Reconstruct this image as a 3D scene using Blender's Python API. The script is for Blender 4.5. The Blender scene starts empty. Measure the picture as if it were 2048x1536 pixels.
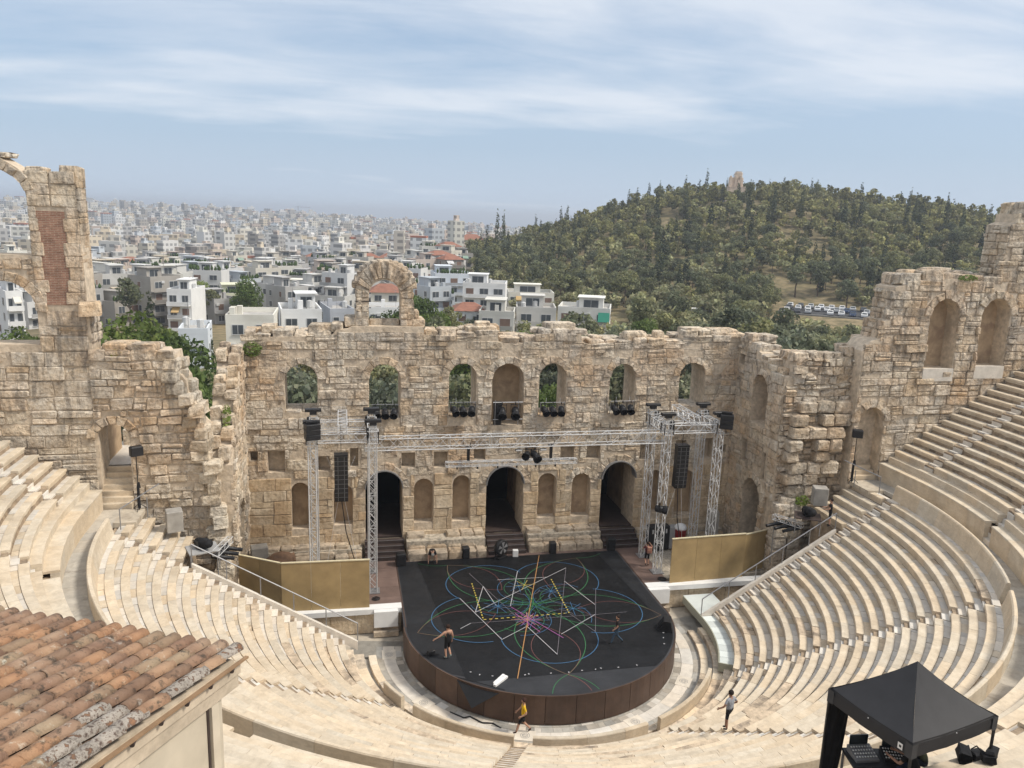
import bpy, bmesh, math, random
import numpy as np
from mathutils import Vector, Matrix, noise as mnoise

SC = bpy.context.scene
COL = SC.collection
RAD = math.radians
PI = math.pi

# ------------------------------------------------------------------ camera
CAM = Vector((-10.478, -50.084, 22.0))
YAW, PITCH, ROLL = -0.2129, 0.2069, 0.03434
FPX = 1594.42                                   # focal length in pixels of a 2048 wide frame
_f = Vector((-math.sin(YAW) * math.cos(PITCH), math.cos(YAW) * math.cos(PITCH), -math.sin(PITCH)))
_r0 = Vector((math.cos(YAW), math.sin(YAW), 0.0))
_u0 = _r0.cross(_f)
_r = _r0 * math.cos(ROLL) + _u0 * math.sin(ROLL)
_u = _u0 * math.cos(ROLL) - _r0 * math.sin(ROLL)
cam_data = bpy.data.cameras.new('camera')
cam_data.sensor_width = 36.0
cam_data.lens = 36.0 * FPX / 2048.0
cam_data.clip_start = 0.2
cam_data.clip_end = 60000.0
cam = bpy.data.objects.new('camera', cam_data)
COL.objects.link(cam)
cam.matrix_world = Matrix(((_r.x, _u.x, -_f.x, CAM.x), (_r.y, _u.y, -_f.y, CAM.y), (_r.z, _u.z, -_f.z, CAM.z), (0, 0, 0, 1)))
SC.camera = cam

# ------------------------------------------------------------------ sun, sky, exposure
SUN_AZ, SUN_EL = RAD(112.0), RAD(50.0)           # azimuth clockwise from +Y (the direction the stage wall backs on to)
sun_data = bpy.data.lights.new('sun', 'SUN')
sun_data.energy = 2.3
sun_data.angle = RAD(11.0)
sun_data.color = (1.0, 0.93, 0.82)
sun = bpy.data.objects.new('sun', sun_data)
COL.objects.link(sun)
_sd = Vector((math.sin(SUN_AZ) * math.cos(SUN_EL), math.cos(SUN_AZ) * math.cos(SUN_EL), math.sin(SUN_EL)))
sun.rotation_euler = _sd.to_track_quat('Z', 'Y').to_euler()
sun.location = (60, 0, 90)

SC.view_settings.view_transform = 'Standard'
SC.view_settings.look = 'None'
SC.view_settings.exposure = 0.62
SC.view_settings.gamma = 1.0
SC.view_settings.use_curve_mapping = False
SC.cycles.max_bounces = 6
SC.cycles.diffuse_bounces = 3
SC.cycles.glossy_bounces = 2
SC.cycles.transmission_bounces = 3
SC.cycles.transparent_max_bounces = 6
SC.cycles.volume_bounces = 0
SC.cycles.use_denoising = True


class NT:
    """small helper to write node trees"""
    def __init__(self, tree):
        self.t = tree
        self.t.nodes.clear()

    def n(self, kind, **kw):
        nd = self.t.nodes.new(kind)
        for k, v in kw.items():
            if k == 'inp':
                for a, b in v.items():
                    s = nd.inputs[a]
                    if hasattr(b, 'bl_idname') or hasattr(b, 'is_linked'):
                        self.t.links.new(b, s)
                    else:
                        s.default_value = b
            else:
                setattr(nd, k, v)
        return nd

    def math(self, op, a, b=0.5, c=0.5, clamp=False):
        return self.n('ShaderNodeMath', operation=op, use_clamp=clamp, inp={0: a, 1: b, 2: c}).outputs[0]

    def mix(self, f, a, b, mode='MIX'):
        nd = self.n('ShaderNodeMix', data_type='RGBA', blend_type=mode, clamp_factor=True)
        for i, v in ((0, f), (6, a), (7, b)):
            if hasattr(v, 'is_linked'):
                self.t.links.new(v, nd.inputs[i])
            else:
                if i and len(v) == 3:
                    v = (*v, 1.0)
                nd.inputs[i].default_value = v
        return nd.outputs[2]

    def ramp(self, f, stops, interp='LINEAR'):
        nd = self.n('ShaderNodeValToRGB')
        cr = nd.color_ramp
        cr.interpolation = interp
        while len(cr.elements) < len(stops):
            cr.elements.new(0.5)
        for e, (p, c) in zip(cr.elements, stops):
            e.position = p
            e.color = (*c, 1.0) if len(c) == 3 else c
        self.t.links.new(f, nd.inputs[0])
        return nd.outputs[0]

    def noise(self, vec, scale, detail=4.0, rough=0.55, dist=0.0):
        nd = self.n('ShaderNodeTexNoise', inp={'Scale': scale, 'Detail': detail, 'Roughness': rough, 'Distortion': dist})
        if vec is not None:
            self.t.links.new(vec, nd.inputs['Vector'])
        return nd.outputs['Fac']

    def mapping(self, vec, scale=(1, 1, 1), rot=(0, 0, 0), loc=(0, 0, 0)):
        return self.n('ShaderNodeMapping', inp={'Vector': vec, 'Scale': scale, 'Rotation': rot, 'Location': loc}).outputs[0]


def g3(v):
    return (v, v, v)


world = bpy.data.worlds.new('World')
SC.world = world
world.use_nodes = True
w = NT(world.node_tree)
sky = w.n('ShaderNodeTexSky', sky_type='NISHITA', sun_disc=False)
sky.sun_elevation = SUN_EL
sky.sun_rotation = SUN_AZ
sky.altitude = 100.0
sky.air_density = 1.0
sky.dust_density = 2.5
sky.ozone_density = 1.4
gen = w.n('ShaderNodeTexCoord').outputs['Generated']
sep = w.n('ShaderNodeSeparateXYZ', inp={0: gen})
zc = w.math('MAXIMUM', sep.outputs[2], 0.0)
zden = w.math('ADD', zc, 0.16)
px_ = w.math('DIVIDE', sep.outputs[0], zden)
py_ = w.math('DIVIDE', sep.outputs[1], zden)
pl = w.n('ShaderNodeCombineXYZ', inp={0: px_, 1: py_, 2: 0.0}).outputs[0]
# thin high cloud: long streaks broken by finer wisps
c1 = w.noise(w.mapping(pl, scale=(0.42, 0.8, 1), rot=(0, 0, RAD(-30)), loc=(1.9, 2.0, 0)), 1.0, 7.0, 0.52, 0.35)
c2 = w.noise(w.mapping(pl, scale=(0.7, 2.0, 1), rot=(0, 0, RAD(-24)), loc=(3.1, 0.2, 0)), 1.8, 9.0, 0.62, 0.6)
cm = w.math('ADD', w.math('MULTIPLY', c1, 0.80), w.math('MULTIPLY', c2, 0.20))
# the sheet of high cloud thickens overhead and thins out towards the horizon
lift = w.n('ShaderNodeMapRange', inp={0: sep.outputs[2], 1: 0.08, 2: 0.30, 3: -0.17, 4: 0.17}).outputs[0]
cm = w.math('ADD', cm, lift)
cloud = w.ramp(cm, [(0.40, g3(0.0)), (0.47, g3(0.30)), (0.54, g3(0.70)), (0.66, g3(1.0))])
skyc = w.mix(1.0, sky.outputs[0], (0.088, 0.088, 0.088), 'MULTIPLY')
hazeband = w.n('ShaderNodeMapRange', inp={0: sep.outputs[2], 1: 0.0, 2: 0.65, 3: 1.0, 4: 0.0}).outputs[0]
base = w.mix(w.math('MULTIPLY', hazeband, 0.80), skyc, (0.335, 0.435, 0.57))
lowhaze = w.n('ShaderNodeMapRange', inp={0: sep.outputs[2], 1: -0.01, 2: 0.08, 3: 0.8, 4: 0.0}).outputs[0]
base = w.mix(lowhaze, base, (0.42, 0.485, 0.565))
full = w.mix(w.math('MULTIPLY', cloud, 0.92), base, (0.58, 0.605, 0.645))
bg = w.n('ShaderNodeBackground', inp={'Color': full, 'Strength': 1.0})
w.t.links.new(bg.outputs[0], w.n('ShaderNodeOutputWorld').inputs[0])

# ------------------------------------------------------------------ mesh helpers
def tag(o, label=None, cat=None, group=None, kind=None):
    if label: o['label'] = label
    if cat: o['category'] = cat
    if group: o['group'] = group
    if kind: o['kind'] = kind
    return o


def empty(name, loc=(0, 0, 0), rz=0.0, label=None, cat=None, group=None):
    o = bpy.data.objects.new(name, None)
    o.empty_display_size = 0.2
    COL.objects.link(o)
    o.location = loc
    o.rotation_euler = (0, 0, rz)
    return tag(o, label, cat, group, 'thing' if cat else None)


def place(name, mesh, parent=None, loc=None, rz=0.0, sc=None):
    o = bpy.data.objects.new(name, mesh)
    COL.objects.link(o)
    if parent is not None:
        o.parent = parent
    if loc is not None:
        o.location = loc
    if rz:
        o.rotation_euler = (0, 0, rz)
    if sc is not None:
        o.scale = sc if hasattr(sc, '__len__') else (sc, sc, sc)
    return o


class MB:
    """collects geometry; mesh()/build() turns it into one mesh; cols holds a tint for every vertex"""
    def __init__(self):
        self.v, self.f, self.c, self.m = [], [], [], []

    def add(self, vs, fs, col=None, mi=0):
        b = len(self.v)
        self.v.extend([tuple(p) for p in vs])
        self.f.extend([tuple(i + b for i in f) for f in fs])
        self.m.extend([mi] * len(fs))
        self.c.extend([col or (1, 1, 1)] * len(vs))
        return self

    def box(self, c, s, rz=0.0, col=None, mi=0, tilt=None):
        hx, hy, hz = s[0] / 2, s[1] / 2, s[2] / 2
        pts = [Vector((x, y, z)) for z in (-hz, hz) for x, y in ((-hx, -hy), (hx, -hy), (hx, hy), (-hx, hy))]
        M = Matrix.Rotation(rz, 3, 'Z')
        if tilt is not None:
            M = M @ tilt
        pts = [M @ p + Vector(c) for p in pts]
        return self.add(pts, [(3, 2, 1, 0), (4, 5, 6, 7), (0, 1, 5, 4), (1, 2, 6, 5), (2, 3, 7, 6), (3, 0, 4, 7)], col, mi)

    def bbox(self, c, s, b=0.02, rz=0.0, col=None, mi=0):
        """box with bevelled vertical and top edges"""
        hx, hy, hz = s[0] / 2, s[1] / 2, s[2] / 2
        b = min(b, hx * .45, hy * .45, hz * .45)
        def ring(x, y, k, z):
            return [(-x + k, -y, z), (x - k, -y, z), (x, -y + k, z), (x, y - k, z), (x - k, y, z), (-x + k, y, z), (-x, y - k, z), (-x, -y + k, z)]
        pts = ring(hx, hy, b, -hz) + ring(hx, hy, b, hz - b) + ring(hx - b, hy - b, b * .6, hz)
        M = Matrix.Rotation(rz, 3, 'Z')
        pts = [M @ Vector(p) + Vector(c) for p in pts]
        fs = [tuple(range(7, -1, -1)), tuple(range(16, 24))]
        for k in (0, 8):
            fs += [(k + i, k + (i + 1) % 8, k + 8 + (i + 1) % 8, k + 8 + i) for i in range(8)]
        return self.add(pts, fs, col, mi)

    def tube(self, p0, p1, r0, r1=None, n=6, col=None, mi=0, caps=True):
        p0, p1 = Vector(p0), Vector(p1)
        r1 = r0 if r1 is None else r1
        d = p1 - p0
        if d.length < 1e-6:
            return self
        d.normalize()
        a = d.orthogonal().normalized()
        b = d.cross(a)
        vs = []
        for p, r in ((p0, r0), (p1, r1)):
            for i in range(n):
                t = 2 * PI * i / n
                vs.append(p + (a * math.cos(t) + b * math.sin(t)) * r)
        fs = [(i, (i + 1) % n, n + (i + 1) % n, n + i) for i in range(n)]
        if caps:
            fs += [tuple(range(n - 1, -1, -1)), tuple(range(n, 2 * n))]
        return self.add(vs, fs, col, mi)

    def path(self, pts, r, n=6, col=None, mi=0):
        for a, b in zip(pts[:-1], pts[1:]):
            self.tube(a, b, r, r, n, col, mi)
        return self

    def lathe(self, prof, c=(0, 0, 0), n=12, M=None, col=None, mi=0):
        vs, fs = [], []
        for r, z in prof:
            for i in range(n):
                t = 2 * PI * i / n
                p = Vector((r * math.cos(t), r * math.sin(t), z))
                if M is not None:
                    p = M @ p
                vs.append(p + Vector(c))
        for k in range(len(prof) - 1):
            for i in range(n):
                fs.append((k * n + i, k * n + (i + 1) % n, (k + 1) * n + (i + 1) % n, (k + 1) * n + i))
        fs.append(tuple(range(n - 1, -1, -1)))
        fs.append(tuple(range((len(prof) - 1) * n, len(prof) * n)))
        return self.add(vs, fs, col, mi)

    def prism(self, poly, z0, z1, col=None, mi=0):
        n = len(poly)
        vs = [(x, y, z0) for x, y in poly] + [(x, y, z1) for x, y in poly]
        fs = [tuple(range(n - 1, -1, -1)), tuple(range(n, 2 * n))] + [(i, (i + 1) % n, n + (i + 1) % n, n + i) for i in range(n)]
        return self.add(vs, fs, col, mi)

    def mesh(self, name, mats, smooth=False):
        me = bpy.data.meshes.new(name)
        me.from_pydata(self.v, [], self.f)
        for mt in (mats if isinstance(mats, (list, tuple)) else [mats]):
            me.materials.append(M[mt] if isinstance(mt, str) else mt)
        if any(self.m):
            me.polygons.foreach_set('material_index', self.m)
        at = me.color_attributes.new('Col', 'FLOAT_COLOR', 'POINT')
        arr = np.ones((len(self.v), 4), dtype=np.float32)
        arr[:, :3] = np.array(self.c, dtype=np.float32)
        at.data.foreach_set('color', arr.ravel())
        if smooth:
            me.shade_smooth()
        me.update()
        return me

    def build(self, name, mats, parent=None, loc=None, rz=0.0, smooth=False):
        return place(name, self.mesh(name, mats, smooth), parent, loc, rz)


def copy_tree(o, parent=None):
    c = o.copy()
    COL.objects.link(c)
    c.parent = parent
    for ch in o.children:
        copy_tree(ch, c)
    return c


def to_px(p):
    d = Vector(p) - CAM
    z = d.dot(_f)
    if z <= 0.1:
        return None
    return (1024 + FPX * d.dot(_r) / z, 768 - FPX * d.dot(_u) / z, z)


def in_view(p, m=60):
    q = to_px(p)
    return q is not None and -m < q[0] < 2048 + m and -m < q[1] < 1536 + m


def sight(px, py, dist):
    """point at horizontal distance dist on the line of sight through a photo pixel (used to survey far things)"""
    d = _f + _r * ((px - 1024) / FPX) - _u * ((py - 768) / FPX)
    return CAM + d * (dist / math.hypot(d.x, d.y))


def bearing_point(bearing_deg, dist):
    """ground point seen from the terrace at a compass bearing (clockwise from +Y) and distance"""
    b = RAD(bearing_deg)
    return CAM.x + dist * math.sin(b), CAM.y + dist * math.cos(b)

# ------------------------------------------------------------------ materials
M = {}


def principled(name, color_fn=None, rough=0.8, bump=0.0, bump_fn=None, metal=0.0, spec=0.3, bdist=0.05):
    m = bpy.data.materials.new(name)
    m.use_nodes = True
    t = NT(m.node_tree)
    b = t.n('ShaderNodeBsdfPrincipled')
    b.inputs['Metallic'].default_value = metal
    b.inputs['Specular IOR Level'].default_value = spec
    if hasattr(rough, '__call__'):
        t.t.links.new(rough(t), b.inputs['Roughness'])
    else:
        b.inputs['Roughness'].default_value = rough
    if color_fn is not None:
        c = color_fn(t)
        if isinstance(c, tuple):
            b.inputs['Base Color'].default_value = (*c, 1.0)
        else:
            t.t.links.new(c, b.inputs['Base Color'])
    if bump_fn is not None:
        bp = t.n('ShaderNodeBump', inp={'Strength': bump, 'Distance': bdist, 'Height': bump_fn(t)})
        t.t.links.new(bp.outputs[0], b.inputs['Normal'])
    t.t.links.new(b.outputs[0], t.n('ShaderNodeOutputMaterial').inputs[0])
    M[name] = m
    return m


def wpos(t):
    return t.n('ShaderNodeNewGeometry').outputs['Position']


def opos(t):
    return t.n('ShaderNodeTexCoord').outputs['Object']


def vcol(t):
    return t.n('ShaderNodeVertexColor', layer_name='Col').outputs[0]


def mottled(base, var=0.25, scale=6.0, tint=True, dirt=None, dirt_scale=1.2, dirt_lo=0.52, dirt_hi=0.66):
    def fn(t):
        p = wpos(t)
        n = t.noise(p, scale, 5.0, 0.6)
        lo = tuple(c * (1 - var) for c in base)
        hi = tuple(min(1, c * (1 + var)) for c in base)
        c = t.ramp(n, [(0.3, lo), (0.7, hi)])
        if dirt is not None:
            d = t.ramp(t.noise(p, dirt_scale, 6.0, 0.62, 0.4), [(dirt_lo, g3(0.0)), (dirt_hi, g3(1.0))])
            c = t.mix(d, c, dirt)
        if tint:
            c = t.mix(1.0, c, vcol(t), 'MULTIPLY')
        return c
    return fn


def stone_color(t):
    p = wpos(t)
    big = t.noise(p, 0.22, 4.0, 0.55, 0.5)
    mid = t.noise(t.mapping(p, loc=(7, 3, 1)), 0.9, 6.0, 0.6, 0.3)
    fine = t.noise(p, 5.5, 5.0, 0.7)
    c = t.ramp(mid, [(0.30, (0.43, 0.345, 0.25)), (0.43, (0.56, 0.465, 0.355)), (0.55, (0.65, 0.565, 0.455)), (0.68, (0.74, 0.665, 0.555))])
    ochre = t.ramp(big, [(0.48, g3(0.0)), (0.64, g3(0.55))])
    c = t.mix(ochre, c, (0.53, 0.365, 0.225))
    grey = t.ramp(t.noise(t.mapping(p, loc=(-4, 9, 2)), 0.33, 5.0, 0.6, 0.5), [(0.50, g3(0.0)), (0.64, g3(0.72))])
    c = t.mix(grey, c, (0.50, 0.46, 0.405))
    streak = t.noise(t.mapping(p, scale=(1.5, 1.5, 0.33)), 1.5, 4.0, 0.66, 0.6)
    zz = t.n('ShaderNodeSeparateXYZ', inp={0: p}).outputs[2]
    streak = t.math('ADD', streak, t.n('ShaderNodeMapRange', inp={0: zz, 1: 8.5, 2: 14.5, 3: -0.025, 4: 0.055}).outputs[0])
    blk = t.ramp(streak, [(0.53, g3(0.0)), (0.66, g3(0.66))])
    c = t.mix(blk, c, (0.175, 0.155, 0.135))
    pale = t.ramp(t.noise(t.mapping(p, loc=(2, -6, 5)), 2.2, 6.0, 0.62), [(0.57, g3(0.0)), (0.68, g3(0.5))])
    c = t.mix(pale, c, (0.68, 0.58, 0.44))
    c = t.mix(1.0, c, t.ramp(fine, [(0.28, g3(0.66)), (0.5, g3(1.0)), (0.72, g3(1.2))]), 'MULTIPLY')
    pit_shade = t.ramp(t.noise(t.mapping(p, scale=(1, 1, 1.5), loc=(11, 5, 3)), 2.9, 3.0, 0.6), [(0.61, g3(0.0)), (0.68, g3(0.6))])  # dark spots painted in as the shade of small holes
    c = t.mix(pit_shade, c, (0.20, 0.155, 0.115))
    return t.mix(1.0, c, vcol(t), 'MULTIPLY')


def stone_bump(t):
    p = wpos(t)
    a = t.noise(p, 3.6, 5.0, 0.7)
    v = t.n('ShaderNodeTexVoronoi', feature='F1', inp={'Vector': p, 'Scale': 4.5}).outputs['Distance']
    return t.math('ADD', a, t.math('MULTIPLY', v, 0.35))


principled('ruin_stone', stone_color, 0.93, 1.0, stone_bump, spec=0.15, bdist=0.16)
principled('mortar', mottled((0.57, 0.475, 0.365), 0.25, 3.4, False, (0.40, 0.33, 0.25), 0.9), 0.95, 0.9, stone_bump, spec=0.1)
def ashlar_color(t):
    p = wpos(t)
    c = t.ramp(t.noise(p, .8, 5, .6, .3), [(.3, (.44, .33, .22)), (.48, (.56, .445, .31)), (.68, (.66, .555, .415))])
    st = t.noise(t.mapping(p, scale=(2.2, 2.2, .3)), 1.3, 5, .62, .3)
    c = t.mix(t.ramp(st, [(.5, g3(0)), (.68, g3(.5))]), c, (.29, .215, .145))
    c = t.mix(1.0, c, t.ramp(t.noise(p, 7, 4, .66), [(.3, g3(.78)), (.5, g3(1)), (.7, g3(1.14))]), 'MULTIPLY')
    return t.mix(1.0, c, vcol(t), 'MULTIPLY')


principled('smooth_ashlar', ashlar_color, 0.9, 0.8, stone_bump, spec=0.2, bdist=.07)
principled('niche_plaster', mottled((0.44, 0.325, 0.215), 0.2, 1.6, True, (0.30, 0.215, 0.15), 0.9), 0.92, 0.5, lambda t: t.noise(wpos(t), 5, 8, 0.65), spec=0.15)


def seat_color(t):
    p = wpos(t)
    a = t.noise(p, 1.6, 5.0, 0.6)
    v = t.noise(t.mapping(p, scale=(1, 1, 3), rot=(0.5, 0.3, 0.7)), 3.2, 7.0, 0.62, 1.2)
    c = t.ramp(a, [(0.3, (0.53, 0.44, 0.325)), (0.5, (0.60, 0.505, 0.38)), (0.7, (0.66, 0.57, 0.445))])
    c = t.mix(1.0, c, t.ramp(v, [(0.33, g3(0.88)), (0.5, g3(1.0)), (0.68, g3(1.08))]), 'MULTIPLY')
    st = t.ramp(t.noise(p, 0.75, 7.0, 0.66, 0.4), [(0.53, g3(0.0)), (0.70, g3(0.46))])
    c = t.mix(st, c, (0.37, 0.31, 0.24))
    return t.mix(1.0, c, vcol(t), 'MULTIPLY')


principled('seat_marble', seat_color, 0.62, 0.25, lambda t: t.noise(wpos(t), 9, 3, 0.62), spec=0.35)
principled('pale_marble', mottled((0.62, 0.57, 0.50), 0.14, 2.2, True, (0.44, 0.40, 0.35), 1.1, 0.58, 0.74), 0.6, 0.2, lambda t: t.noise(wpos(t), 8, 3, 0.62), spec=0.35)
principled('grey_paving', mottled((0.44, 0.41, 0.36), 0.18, 2.0, True, (0.31, 0.28, 0.24), 1.0), 0.75, 0.25, lambda t: t.noise(wpos(t), 8, 3, 0.62), spec=0.3)
principled('old_stone', mottled((0.46, 0.38, 0.29), 0.3, 3.0, True, (0.22, 0.185, 0.15), 1.3), 0.92, 0.9, stone_bump, spec=0.15)
principled('rubble', mottled((0.42, 0.37, 0.30), 0.4, 5.0, True, (0.20, 0.18, 0.155), 1.6), 0.95, 1.0, stone_bump, spec=0.1)
principled('dry_earth', mottled((0.30, 0.235, 0.155), 0.35, 0.9, False, (0.20, 0.175, 0.10), 0.12), 0.98, 0.5, lambda t: t.noise(wpos(t), 2, 7, 0.62), spec=0.1)
principled('brick_courses', None, 0.9)


def brick_nodes():
    m = M['brick_courses']
    t = NT(m.node_tree)
    p = t.mapping(t.n('ShaderNodeTexCoord').outputs['Object'], rot=(PI / 2, 0, 0))
    br = t.n('ShaderNodeTexBrick', inp={'Vector': p, 'Color1': (0.25, 0.125, 0.085, 1), 'Color2': (0.33, 0.18, 0.12, 1), 'Mortar': (0.40, 0.31, 0.24, 1),
                                        'Scale': 1.0, 'Mortar Size': 0.013, 'Brick Width': 0.34, 'Row Height': 0.085, 'Mortar Smooth': 0.3})
    n = t.noise(wpos(t), 3.5, 7, 0.65)
    c = t.mix(1.0, br.outputs[0], t.ramp(n, [(0.3, g3(0.65)), (0.7, g3(1.25))]), 'MULTIPLY')
    b = t.n('ShaderNodeBsdfPrincipled', inp={'Base Color': c, 'Roughness': 0.92})
    bp = t.n('ShaderNodeBump', inp={'Strength': 0.8, 'Distance': 0.03, 'Height': t.math('SUBTRACT', n, t.math('MULTIPLY', br.outputs[1], 0.8))})
    t.t.links.new(bp.outputs[0], b.inputs['Normal'])
    t.t.links.new(b.outputs[0], t.n('ShaderNodeOutputMaterial').inputs[0])


brick_nodes()


def plain(name, col, rough=0.6, metal=0.0, var=0.12, scale=7.0, spec=0.3, tint=False, bump=0.0):
    principled(name, mottled(col, var, scale, tint), rough, bump, (lambda t: t.noise(wpos(t), scale * 3, 6, 0.6)) if bump else None, metal, spec)


def dance_color(t):
    p = wpos(t)
    sc = t.ramp(t.noise(t.mapping(p, scale=(0.35, 5, 1)), 2.4, 8, 0.7), [(0.56, g3(0.0)), (0.74, g3(0.42))])
    a = t.ramp(t.noise(p, 0.7, 5, 0.6), [(0.35, g3(0.85)), (0.65, g3(1.2))])
    c = t.mix(1.0, t.mix(sc, (1, 1, 1), (2.2, 2.2, 2.25)), a, 'MULTIPLY')
    return t.mix(1.0, c, vcol(t), 'MULTIPLY')


principled('dance_floor', dance_color, lambda t: t.ramp(t.noise(wpos(t), .9, 5, .6), [(.3, g3(.42)), (.7, g3(.66))]), 0.08, lambda t: t.noise(wpos(t), 14, 5, 0.6), spec=0.22)
plain('black_metal', (0.018, 0.018, 0.02), 0.45, 0.0, 0.2)
plain('black_fabric', (0.016, 0.016, 0.018), 0.9, 0.0, 0.3, 5.0)
plain('black_plastic', (0.022, 0.022, 0.024), 0.4, 0.0, 0.15)
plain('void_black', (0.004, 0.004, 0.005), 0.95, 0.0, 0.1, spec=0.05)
plain('aluminium', (0.56, 0.56, 0.56), 0.5, 0.1, 0.08)
plain('grey_steel', (0.30, 0.30, 0.31), 0.45, 0.5, 0.1)
plain('white_paint', (0.74, 0.74, 0.73), 0.5, 0.0, 0.06, 2.0)
plain('grey_paint', (0.34, 0.34, 0.34), 0.6, 0.0, 0.12, 2.0)
plain('brown_ply', (0.086, 0.054, 0.040), 0.55, 0.0, 0.22, 1.3, tint=True)
plain('stage_ply', (0.165, 0.115, 0.098), 0.6, 0.0, 0.2, 1.2, tint=True)
plain('golden_board', (0.37, 0.265, 0.13), 0.6, 0.0, 0.16, 1.1, tint=True)
plain('cream_edge', (0.62, 0.55, 0.38), 0.6)
plain('deck_white', (0.62, 0.66, 0.64), 0.45, 0.0, 0.06, 1.5, tint=True)
plain('deck_edge', (0.34, 0.34, 0.27), 0.6)
plain('tape', (0.8, 0.8, 0.8), 0.5, 0.0, 0.12, 9.0, tint=True)
plain('old_wood', (0.50, 0.42, 0.32), 0.8, 0.0, 0.22, 3.0, tint=True, bump=0.3)
plain('concrete_grey', (0.33, 0.31, 0.28), 0.85, 0.0, 0.2, 2.0)
plain('red_plastic', (0.30, 0.02, 0.02), 0.4)
plain('white_cloth', (0.75, 0.75, 0.75), 0.85)
plain('terracotta_jar', (0.20, 0.12, 0.075), 0.8, 0.0, 0.3, 2.5)
plain('dark_timber', (0.055, 0.04, 0.036), 0.6, 0.0, 0.25, 2.0)
plain('asphalt', (0.055, 0.055, 0.058), 0.9, 0.0, 0.25, 1.0)
plain('tinted_glass', (0.02, 0.028, 0.032), 0.12, 0.0, 0.1, spec=0.6)
plain('tyre', (0.012, 0.012, 0.012), 0.85)
plain('paint', (0.9, 0.9, 0.9), 0.4, 0.0, 0.05, 1.0, tint=True)
plain('skin', (0.46, 0.27, 0.19), 0.6, 0.0, 0.08)
plain('cloth', (0.95, 0.95, 0.95), 0.9, 0.0, 0.15, 12.0, tint=True)

# ------------------------------------------------------------------ terrain, sea
def sstep(a, b, x):
    t = min(1.0, max(0.0, (x - a) / (b - a)))
    return t * t * (3 - 2 * t)


HB = RAD(27.2)
LOT = (CAM.x + 263 * math.sin(RAD(34.5)), CAM.y + 263 * math.cos(RAD(34.5)), -3.6)
HPK = (204.0, 368.0)                             # top of the wooded hill


def terrain(x, y):
    d = math.hypot(x - CAM.x, y - CAM.y)
    z = -5.0 - 9.0 * sstep(90, 400, d) - 56.0 * sstep(300, 4600, d) ** 0.8
    # far city ridge on the left
    rx, ry = x + 690.0, y - 2150.0
    z += 50.0 * math.exp(-((rx / 1050.0) ** 2 + (ry / 850.0) ** 2))
    # the wooded hill
    hx, hy = x - HPK[0], y - HPK[1]
    t = hx * math.sin(HB) + hy * math.cos(HB)
    s = hx * math.cos(HB) - hy * math.sin(HB)
    ls = 122.0 if s < 0 else 232.0
    lt = 150.0 if t < 0 else 220.0
    hill = math.exp(-(s / ls) ** 2 - (t / lt) ** 2)
    z += 49.5 * hill
    z += 1.8 * hill * (math.sin(x * 0.061) * math.cos(y * 0.053) + 0.6 * math.sin(x * 0.13 + y * 0.09))
    # level ground of the car park at the foot of the hill
    lk = math.hypot((x - LOT[0]) / 24.0, (y - LOT[1]) / 20.0)
    k = sstep(1.5, 0.85, lk)
    z = z * (1 - k) + LOT[2] * k
    if y < 8:                                     # below the theatre; the slope behind the terrace rises again
        k = sstep(8, 0, y)
        z = z * (1 - k) + (-7.0 + 26.0 * sstep(-62, -95, y)) * k
    return max(z, -82.5)


def build_terrain():
    mb = MB()
    # polar sheet, fine close by and coarse far away
    rings = [0.0] + [8 * 1.062 ** i for i in range(0, 118)]
    rings = [r for r in rings if r < 5600] + [5600, 6400]
    NA = 168
    for r in rings:
        for k in range(NA):
            a = 2 * PI * k / NA
            x, y = CAM.x + r * math.sin(a), CAM.y + r * math.cos(a)
            mb.v.append((x, y, terrain(x, y)))
    n = NA
    for i in range(len(rings) - 1):
        for k in range(NA):
            a, b = i * n + k, i * n + (k + 1) % n
            mb.f.append((a, a + n, b + n, b))
    mb.c = [(1, 1, 1)] * len(mb.v)
    mb.m = [0] * len(mb.f)
    o = mb.build('ground', 'ground_soil', smooth=True)
    o['kind'] = 'structure'


def ground_color(t):
    p = wpos(t)
    n = t.noise(p, 0.02, 6, 0.6)
    f = t.noise(p, 0.35, 8, 0.65)
    c = t.ramp(f, [(0.33, (0.095, 0.092, 0.050)), (0.48, (0.19, 0.155, 0.090)), (0.66, (0.32, 0.25, 0.15))])
    c = t.mix(t.ramp(n, [(0.42, g3(0.0)), (0.6, g3(0.6))]), c, (0.15, 0.13, 0.07))
    # streets and yards between the houses
    d = t.n('ShaderNodeVectorMath', operation='DISTANCE', inp={0: p, 1: (208.0, 366.0, 30.0)}).outputs['Value']
    town = t.n('ShaderNodeMapRange', inp={0: d, 1: 330.0, 2: 520.0, 3: 0.0, 4: 1.0}).outputs[0]
    return t.mix(town, c, t.ramp(f, [(0.3, (0.10, 0.10, 0.10)), (0.7, (0.20, 0.19, 0.18))]))


principled('ground_soil', ground_color, 0.97, 0.4, lambda t: t.noise(wpos(t), 0.8, 6, 0.6), spec=0.1)
principled('sea_water', lambda t: (0.06, 0.10, 0.15), 0.35, spec=0.3)
build_terrain()

sea = MB()
ring = []
for r in (3000.0, 18500.0):
    for k in range(96):
        a = 2 * PI * k / 96
        sea.v.append((CAM.x + r * math.sin(a), CAM.y + r * math.cos(a), -80.0))
sea.f = [(k, 96 + k, 96 + (k + 1) % 96, (k + 1) % 96) for k in range(96)]
sea.c = [(1, 1, 1)] * 192
sea.m = [0] * 96
sea.build('sea', 'sea_water')['kind'] = 'structure'

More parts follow.
